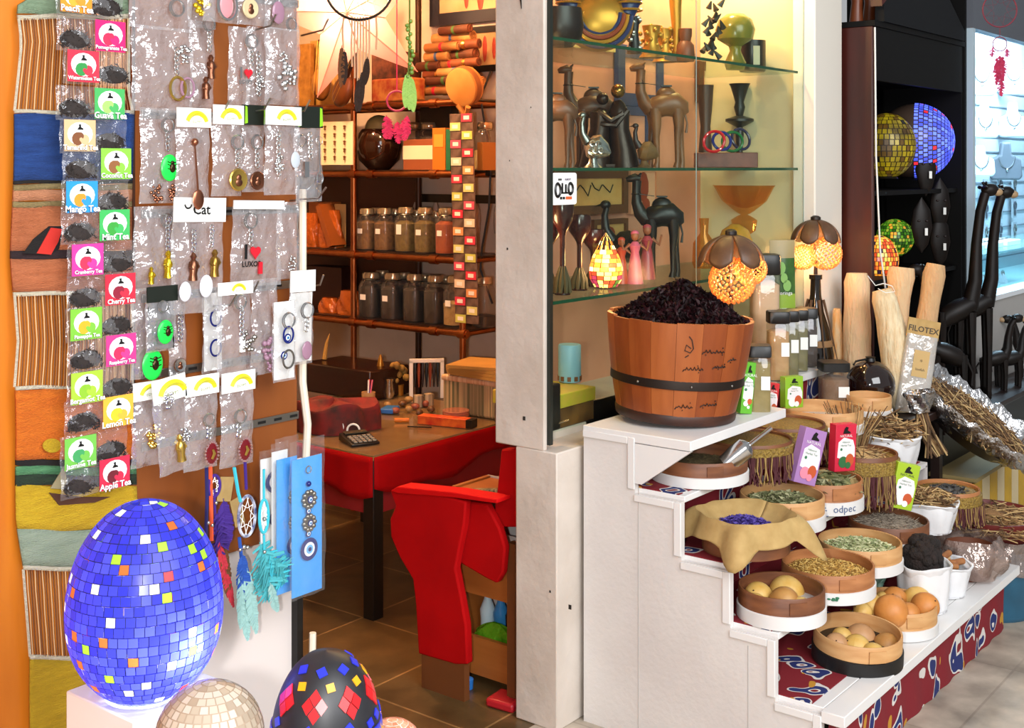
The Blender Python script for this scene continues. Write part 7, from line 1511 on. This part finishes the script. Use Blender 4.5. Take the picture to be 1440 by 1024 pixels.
# pictures behind
def picY(label, x0, y0, x1, y1, Y, fm, cm, border=.02, scr=0, art=None):
    X0, X1, Z0, Z1 = rectY(x0, y0, x1, y1, Y); t = thing('framed_picture', label, 'picture', ((X0+X1)/2, Y, (Z0+Z1)/2), 0, 'framed pictures behind the vitrine'); w_, h = X1-X0, Z1-Z0; mb = MB()
    for s in (-1, 1): mb.box2((s*w_/2, -.012, -h/2), (s*(w_/2-border), .008, h/2)); mb.box2((-w_/2+border, -.012, s*h/2), (w_/2-border, .008, s*(h/2-border)))
    mb.build('frame', fm, t); MB().box2((-w_/2+border, -.004, -h/2+border), (w_/2-border, .004, h/2-border)).build('canvas', cm, t)
    if scr:
        mb = MB(); rr = random.Random(x0); x = w_*.3
        while x > -w_*.3:
            mb.tube([(x, -.005, h*.15), (x-.02, -.005, h*.05-rr.random()*h*.15), (x-.05, -.005, h*.08), (x-.07, -.005, h*.15+rr.random()*h*.12)], .003, 4); x -= .075
        mb.build('calligraphy', BLACK, t)
    if art: mb = MB(); [mb.ball((w_*u, -.005, h*v), (w_*a, .003, h*b), 8, 5) for u, v, a, b in art]; mb.build('painted_figure', mat('art_rust', '9a3a1c', .6), t)
CN = mat('canvas_ochre', 'd8b070', .7, c2='c89a58', scl=8); FB = mat('frame_brown', '5a3418', .5); FBL = mat('frame_blue', '3a4468', .5)
picY('calligraphy on pale paper in a wide frame behind the goblets', 775, 238, 880, 302, 2.645, FB, CN, .035, 1); picY('pink papyrus with red figure behind the black camel', 884, 238, 922, 300, 2.645, mat('frame_rose', 'c88a6a', .5), mat('canvas_rose', 'e0a888', .7), .012, 0, ((0, .1, .2, .35), (.1, -.3, .15, .15)))
picY('ochre framed drawing behind the black bird', 832, 308, 880, 350, 2.645, FB, CN, .02, 0, ((0, 0, .15, .25),)); picY('golden landscape picture behind the glass bowls', 990, 240, 1050, 292, 2.645, FB, mat('canvas_gold', 'c89838', .6, c2='7a5a1c', scl=14), .03)
picY('blue framed window picture behind the large camel, upper pane', 866, 66, 930, 150, 2.645, FBL, mat('canvas_pink', 'e0a488', .7, c2='d08c70', scl=5), .05); picY('blue framed picture behind the guinea fowl, lower pane', 866, 150, 912, 234, 2.645, FBL, mat('canvas_pink', 'e0a488', .7), .035); picY('plain salmon picture with brown frame behind the candlestick', 980, 92, 1074, 148, 2.645, FB, mat('canvas_salmon', 'd88a5c', .7, c2='c87848', scl=5), .04); picY('yellow calligraphy strip above the camels', 772, 46, 862, 68, 2.645, mat('frame_pale', 'c8b070', .5), CN, .01, 1); picY('brown figure painting at the top right of the vitrine', 1050, -40, 1078, 60, 2.645, FB, mat('canvas_brown', '9a6a34', .7, c2='6a4422', scl=8), .01)
# sticker on the glass
X0, X1, Z0, Z1 = rectY(776, 243, 811, 288, 2.165); w_ = X1-X0; h = Z1-Z0; t = thing('glass_sticker', 'white rounded sticker with bold black script on the glass', 'sticker', ((X0+X1)/2, 2.166, (Z0+Z1)/2))
rd = []
for cx, cz, a0 in ((.5, .5, 0), (-.5, .5, 90), (-.5, -.5, 180), (.5, -.5, 270)):
    for q in range(5): a = math.radians(a0+q*22.5); rd.append((cx*w_*.82+.09*w_*math.cos(a), cz*h*.86+.07*h*math.sin(a)))
MB().prism(rd, -.0008, .0008).build('backing', PAPER, t); e = MB(); yy = -.0018
e.ring((-w_*.27, yy, -h*.04), w_*.10, w_*.038, 'y', 18, k=4, e=1.5); e.ring((w_*.24, yy, -h*.0), w_*.09, w_*.038, 'y', 18, k=4, e=1.4)
for x, zt in ((-.09, .16), (.05, .12)): e.box((w_*x, yy, h*(zt/2-.06)), (w_*.06, .001, h*(zt+.16)))
e.box((w_*.08, yy, -h*.13), (w_*.42, .001, h*.05))
for x in (-.22, -.15): e.box((w_*x, yy, h*.29), (w_*.05, .001, h*.06))
for x in (-.14, -.03): e.box((w_*x, yy, -h*.29), (w_*.08, .001, h*.08))
e.build('script', BLACK, t); e = MB(); e.box((w_*.17, yy, -h*.29), (w_*.24, .001, h*.09)); e.build('orange_block', mat('sticker_orange', 'd8602c', .5), t); e = MB(); text_into(e, 'ALMOST', h*.085, (w_*.13, yy, h*.29), bold=.03); e.build('lettering', mat('sticker_violet', '6a5a7a', .5), t)
for (x, y, z, w2, c) in ((3.06, 2.32, 1.9, 1.3, (1, .58, .30)), (3.07, 2.34, 1.45, 1.6, (1, .55, .26)), (3.75, 2.42, 2.62, 20, (1, .62, .32)), (4.45, 2.44, 2.62, 20, (1, .72, .36))): point_light('vitrine_hidden_light', (x, y, z), w2*1.4, c, .03)  # warm lights out of view; two weak ones added behind the pillar for lower shelves
# ======== dark cabinet with mosaic lamps
t = thing('dark_cabinet', 'tall reddish brown cabinet with black gabled front holding mosaic lamps', 'cabinet', (5.0, 2.0, 0))
CABW = mat('cabinet_mahogany', '4a140a', .4, c2='2e0c05', scl=6, st=(2, 2, .3)); CB = mat('cabinet_black', '080707', .6, spec=.2)
MB().box2((0, .0, 0), (.025, .17, 2.245)).box2((0.0005, .17, 0), (.025, .5, 2.245)).build('side', CABW, t, bevel=.003)
MB().box2((1.13, .0, 0), (1.155, .5, 2.245)).build('side', CB, t); MB().box2((.026, .47, 0), (1.13, .49, 2.245)).build('back', CB, t)
for z in (.02, .62, 1.15, 1.53, 2.05): MB().box2((.026, .02, z), (1.129, .469, z+.02)).build('shelf', CB, t)
MB().box2((-.0, -.01, 2.246), (1.16, .5, 2.27)).build('top', CB, t)
MB().prism([(.08, 2.271), (1.12, 2.271), (1.12, 2.32), (.62, 2.62), (.08, 2.36)], -.02, .02).build('gable', mat('gable_dark', '121316', .6, spec=.2), t); MB().prism([(.03, 2.33), (.08, 2.36), (.62, 2.64), (.62, 2.67), (.03, 2.37)][::-1], -.03, .02).build('cornice', CABW, t); MB().box2((.026, -.004, 2.02), (1.13, .018, 2.245)).build('frieze', CB, t)
MB().tube([(.012, -.006, 2.24), (.02, -.008, 1.7), (.06, -.01, 1.3), (.10, -.02, 1.12)], .004, 6).build('white_cord', PAPER, t)
GE = lambda n, c, e: mat('lit_'+n, c, .25, emit=c, es=e)
def dome_lamp(label, px, py, Y, rpx, half, tiles, grout, e=1., dark=None, name='mosaic_lamp'):
    p = atY(px, py, Y); k = mpp(p); r = rpx*k; t = thing(name, label, 'lamp', (p.x, p.y, p.z-r*e), 0, 'mosaic lamps in the dark cabinet')
    rows = 26 if half else 18; mb = MB(); T = Matrix.Translation((0, 0, r*e))
    if half: T = T @ Matrix.Rotation(YAW+PI/2-.35, 4, 'Z') @ Matrix.Rotation(PI/2, 4, 'X') @ Matrix.Rotation(0, 4, 'Z')
    for i in range(rows):
        t0, t1 = PI*i/rows+.012, PI*(i+1)/rows-.012; n = max(5, int(2*rows*math.sin((t0+t1)/2)))
        if half and t0 > PI/2: break
        for j in range(n):
            a0, a1 = 2*PI*(j+.5*(i % 2))/n+.02, 2*PI*(j+1+.5*(i % 2))/n-.02; f = lambda tt, a: (r*math.sin(tt)*math.cos(a), r*math.sin(tt)*math.sin(a), r*(1 if half else e)*math.cos(tt))
            mb.add([f(t0, a0), f(t0, a1), f(t1, a1), f(t1, a0)], [(0, 3, 2, 1)], (R.randrange(len(tiles)-1) if R.random() < .93 else len(tiles)-1), T)
    mb.build('tiles', tiles, t)
    g = MB(); g.ball((0, 0, 0), (r*.985, r*.985, r*.985*(1 if half else e)), 26, 18, 0, T); g.build('shell', dark or grout, t)
    MB().lathe([(r*.4, 0), (r*.4, -.0), (r*.3, r*.12), (0, r*.12)], n=16).build('foot', BLACK, t)
BLT = [GE('blue'+c, c, 1.6) for c in ('4a5ae0', '3a48d0', '5a70f0')]+[GE('red', 'd0283a', 1.2)]
dome_lamp('glowing blue mosaic half dome lamp in the dark cabinet', 1286, 199, 2.12, 54, True, BLT, None, 1., mat('dome_back', '4a3a30', .45))
dome_lamp('yellow glass bowl lamp at the left of the blue dome', 1247, 205, 2.10, 40, False, [mat('yg_'+c, c, .3, c2='3a2a12', scl=9, emit=c, es=.12) for c in ('c8b01c', 'b09a18', '7a5a1c')]+[BLACK], mat('yg_dark', '2a1c0c', .6), 1.15)
dome_lamp('green glowing mosaic lamp behind the orange one', 1259, 334, 2.20, 26, False, [GE('g'+c, c, .55) for c in ('6aa82a', '4a8a1c', 'a0b83a', '2a5a14')]+[GE('amber', 'e0a030', .8)], mat('green_lead', '141c0a', .6)); dome_lamp('orange glowing mosaic lamp above the loofahs', 1236, 366, 2.12, 27, False, [GE('o'+c, c, .9) for c in ('f0902c', 'e0682c', 'f0b84a', 'c8441c')]+[mat('purple_glass', '4a2a4a', .3)], mat('orange_lead', '2a1008', .6), 1.3)
for i, (px, py, lab) in enumerate(((1302, 250, 'dark carved fin ornament below the blue dome'), (1322, 300, 'dark carved mask with white tag in the cabinet'), (1296, 330, 'black horn carving with white streaks in the cabinet'), (1322, 350, 'dark mask with white tag low in the cabinet'))):
    p = atY(px, py+26, 2.03); k = mpp(p); t = thing('carved_mask', lab, 'mask', p, YAW, 'dark carvings in the cabinet'); MB().lathe([(0, 0), (.03, .04), (.05, .12), (.04, .2), (.0, .26)], n=14, T=Matrix.Diagonal((1, .4, 1, 1)).to_4x4()).build('face', GIR, t); MB().box((.012, -.03, .1), (.014, .003, .034)).build('white_tag', PAPER, t, bevel=.004); mb = MB()
    for s in (-1, 1): mb.ball((s*.018, -.018, .15), (.008, .006, .005), 8, 5)
    mb.build('eyes', DARK, t)
for i, (px, hh, lab) in enumerate(((1204, .3, 'brown carved leg shaped wood standing on the cabinet top'), (1222, .34, 'second brown carved wood piece on the cabinet top'))):
    p = atY(px, 60, 2.10); t = MB().tube([(0, 0, 0), (.01, 0, hh*.3), (-.01, 0, hh*.7), (0, 0, hh)], [.03, .024, .032, .02], 10).build('wood_carving', mat('carving_brown', '6a3214', .4), loc=(p.x, p.y, 2.2705)); tag(t, lab, 'carving', 'carvings on the cabinet top')
# hanging wine red ring dreamcatcher at the right
p = P(1406, 14, 4.6); k = 4.6/F; t = thing('dreamcatcher', 'wine red ring dreamcatcher with red tassels at the top right', 'dreamcatcher', p, YAW); WN = mat('wine_cord', '6a1c30', .7); PK = mat('tassel_wine', 'a8224a', .8)
MB().ring((0, 0, 0), 24*k, .0028, 'y', 36, k=6).build('hoop', WN, t); MB().ring((0, 0, -48*k), 10*k, .0022, 'y', 24, k=6).build('small_hoop', WN, t); mb = MB()
for i in range(9): a = i*2*PI/9; mb.tube([(24*k*math.cos(a), 0, 24*k*math.sin(a)), (9*k*math.cos(a+.8), 0, 9*k*math.sin(a+.8)), (24*k*math.cos(a+1.5), 0, 24*k*math.sin(a+1.5))], .0005, 4)
mb.build('web', WN, t); MB().tube([(0, 0, -24*k), (0, 0, -38*k)], .0012, 5).build('cord', WN, t); MB().tube([(0, 0, 24*k), (0, 0, .5)], .0012, 5).build('cord', WN, t)
for (x, y, l) in ((-10, 52, 14), (10, 54, 12), (0, 62, 36), (-4, 66, 40), (4, 64, 34), (2, 88, 34)):
    e = MB(); feather(e, (x*k, 0, -y*k), (.05*x/10, 0, -1), l*k, 5*k, 0, 0, True); e.build('tassel', PK, t)
# ======== jewellery shop beyond
JW = mat('jewel_white', 'e8ecf0', .4)
struct('wall_jewel', MB().box2((6.18, 1.95, 0), (10, 2.02, .975)), mat('jewel_base', 'b0aca8', .5)); struct('trim_3', MB().box2((6.18, 1.93, .975), (10, 2.04, 1.0)), JW)
struct('wall_fascia', MB().box2((4.97, 1.96, 2.62), (10, 2.6, 3.4)).box2((6.18, 1.96, 2.34), (10, 2.02, 2.62)), mat('fascia_grey', '5c6068', .6)); struct('window_3', MB().box2((6.2, 1.985, 1.0), (10, 1.99, 2.34)), clear('shop_glass', 'e4f2fa', keep=.93, bump=0, rough=.03, hz=.3))
struct('trim_5', MB().box2((6.18, 1.96, 1.0), (6.22, 2.01, 2.34)), mat('frame_ice', 'b8ccd8', .3))
SLAT = mat('slat_wall', 'b4c0c8', .5); mb = MB(); z = 1.0; mb.box2((6.2, 2.52, .9), (10, 2.6, 2.7))
struct('wall_slats', mb, SLAT); mb = MB()
for i in range(13): mb.box2((6.25, 2.514, 1.05+i*.1), (9.9, 2.5195, 1.058+i*.1))
struct('slat_groove', mb, mat('groove', '6a7680', .6)); struct('floor_jewel', MB().box2((6.2, 2.03, .93), (10, 2.52, .975)), JW); struct('ceiling_jewel', MB().box2((6.2, 2.03, 2.63), (10, 2.52, 2.7)), JW)
VEL = mat('bust_white', 'f0f2f4', .6); VELG = mat('bust_grey', '5a6068', .6)
def bust(label, px, py, wpx, hpx, m, neck=SILVER):
    p = atY(px, py+hpx/2, 2.44); k = mpp(p); w_, h = wpx*k, hpx*k*.98; t = thing('necklace_bust', label, 'bust', p, YAW, 'necklace busts in the jewellery window')
    MB().prism([(-w_*.5, h*.1), (-w_*.42, 0), (w_*.42, 0), (w_*.5, h*.1), (w_*.46, h*.55), (w_*.18, h*.66), (w_*.14, h*1.0), (-w_*.14, h*1.0), (-w_*.18, h*.66), (-w_*.46, h*.55)][::-1], -.02, .03).build('torso', m, t, bevel=.012)
    MB().ring((0, -.024, h*.62), w_*.24, .004, 'y', 18, 0, PI, 2*PI, 5, 1.5).build('necklace', neck, t); MB().ball((0, -.026, h*.26), w_*.05, 8, 5).build('pendant', neck, t)
for a in (('round topped white necklace bust, upper left of the jewellery window', 1379, 106, 44, 58, VEL), ('white necklace bust, upper right of the jewellery window', 1424, 104, 44, 58, VEL), ('white necklace bust in the second row left', 1384, 170, 40, 48, VEL), ('white necklace bust in the second row right', 1424, 168, 40, 50, VEL), ('white necklace bust in the third row', 1378, 226, 42, 44, VEL), ('grey necklace bust with silver chain in the third row', 1414, 226, 46, 54, VELG)): bust(*a)
n_ = 0
rown = ['top', 'middle', 'bottom']; coln = ['first', 'second', 'third', 'fourth']
for r_ in range(3):
    for c_ in range(4):
        px, py = 1366+c_*20, 268+r_*32-c_*2; p = atY(px, py+12, 2.49); k = mpp(p); t = thing('jewelry_card', 'jewellery card on the slat wall, %s row, %s from the left' % (rown[r_], coln[c_]), 'card', p, 0, 'jewellery cards on the slat wall'); MB().box2((-10*k, -.004, 0), (10*k, .004, 26*k)).build('card', mat('card_grey', '9aa4ac', .5), t)
        mb = MB(); mb.ring((0, -.008, 17*k), 5*k, 1.2*k, 'y', 14, k=4); mb.ball((0, -.008, 7*k), (4*k, .004, 5*k), 8, 6); mb.build('pendant', STEEL if (r_+c_) % 2 else mat('dark_stone', '3a3f48', .3), t)
t = thing('glass_shelf', 'lit glass shelf with trays low in the jewellery window', 'shelf', (6.25, 2.06, 1.18)); MB().box2((0, 0, 0), (3, .44, .012)).build('pane', clear('ice_glass', 'd0f0f0', keep=.5, haze='d8f4f4', bump=0, hz=.6), t)
for i in range(7):
    t = thing('watch_stand', 'small white watch stand in the jewellery window, %s from the left' % ['first', 'second', 'third', 'fourth', 'fifth', 'sixth', 'seventh'][i], 'stand', (6.5+i*.16, 2.2, .976), 0, 'watch stands in the jewellery window'); MB().prism([(-.03, 0), (.03, 0), (.0, .07)], -.03, .03, ax='x').build('wedge', VEL, t); MB().ring((0, -.006, .045), .024, .006, 'y', 14, k=5).build('watch', STEEL, t)
for i in range(4):
    t = thing('jewelry_tray', 'white tray on the lit glass shelf, %s from the left' % coln[i], 'tray', (6.55+i*.34, 2.26, 1.1925), 0, 'trays on the lit glass shelf'); MB().box2((-.13, -.1, 0), (.13, .1, .03)).build('tray', VEL, t, bevel=.004)
    for j in range(3): MB().ring((-.07+j*.07, -.02, .034), .02, .005, 'z', 12, k=5).build('ring', STEEL, t)
area_light('jewel_light', (7.6, 2.12, 2.6), (7.6, 2.5, 1.5), 175, (.80, .93, 1), 2.6, .15); area_light('jewel_light', (7.3, 2.25, 2.62), (7.3, 2.3, 1.0), 45, (.80, .93, 1), 2.2, .2)
# hall walls further off
struct('wall_hall', MB().box2((10, -6, 0), (10.1, 2.6, 4)), mat('hall_wall', '8a8a8c', .7)); struct('wall_end', MB().box2((6.156, 1.99, 0), (6.179, 2.6, 3.4)), CB)
# ---- light: flash beside the camera, daylight of the hall, warm bulbs in the shop
point_light('camera_flash', Vector((0, 0, EYE))+Vector((SA, -CA, 0))*-.15+Vector((CA, SA, 0))*.05+Vector((0, 0, -.06)), 175, (1, .985, .965), .03)
area_light('hall_daylight', (1.0, -2.5, 3.6), (3.5, 1.5, .6), 330, (.96, .98, 1), 4, 3)
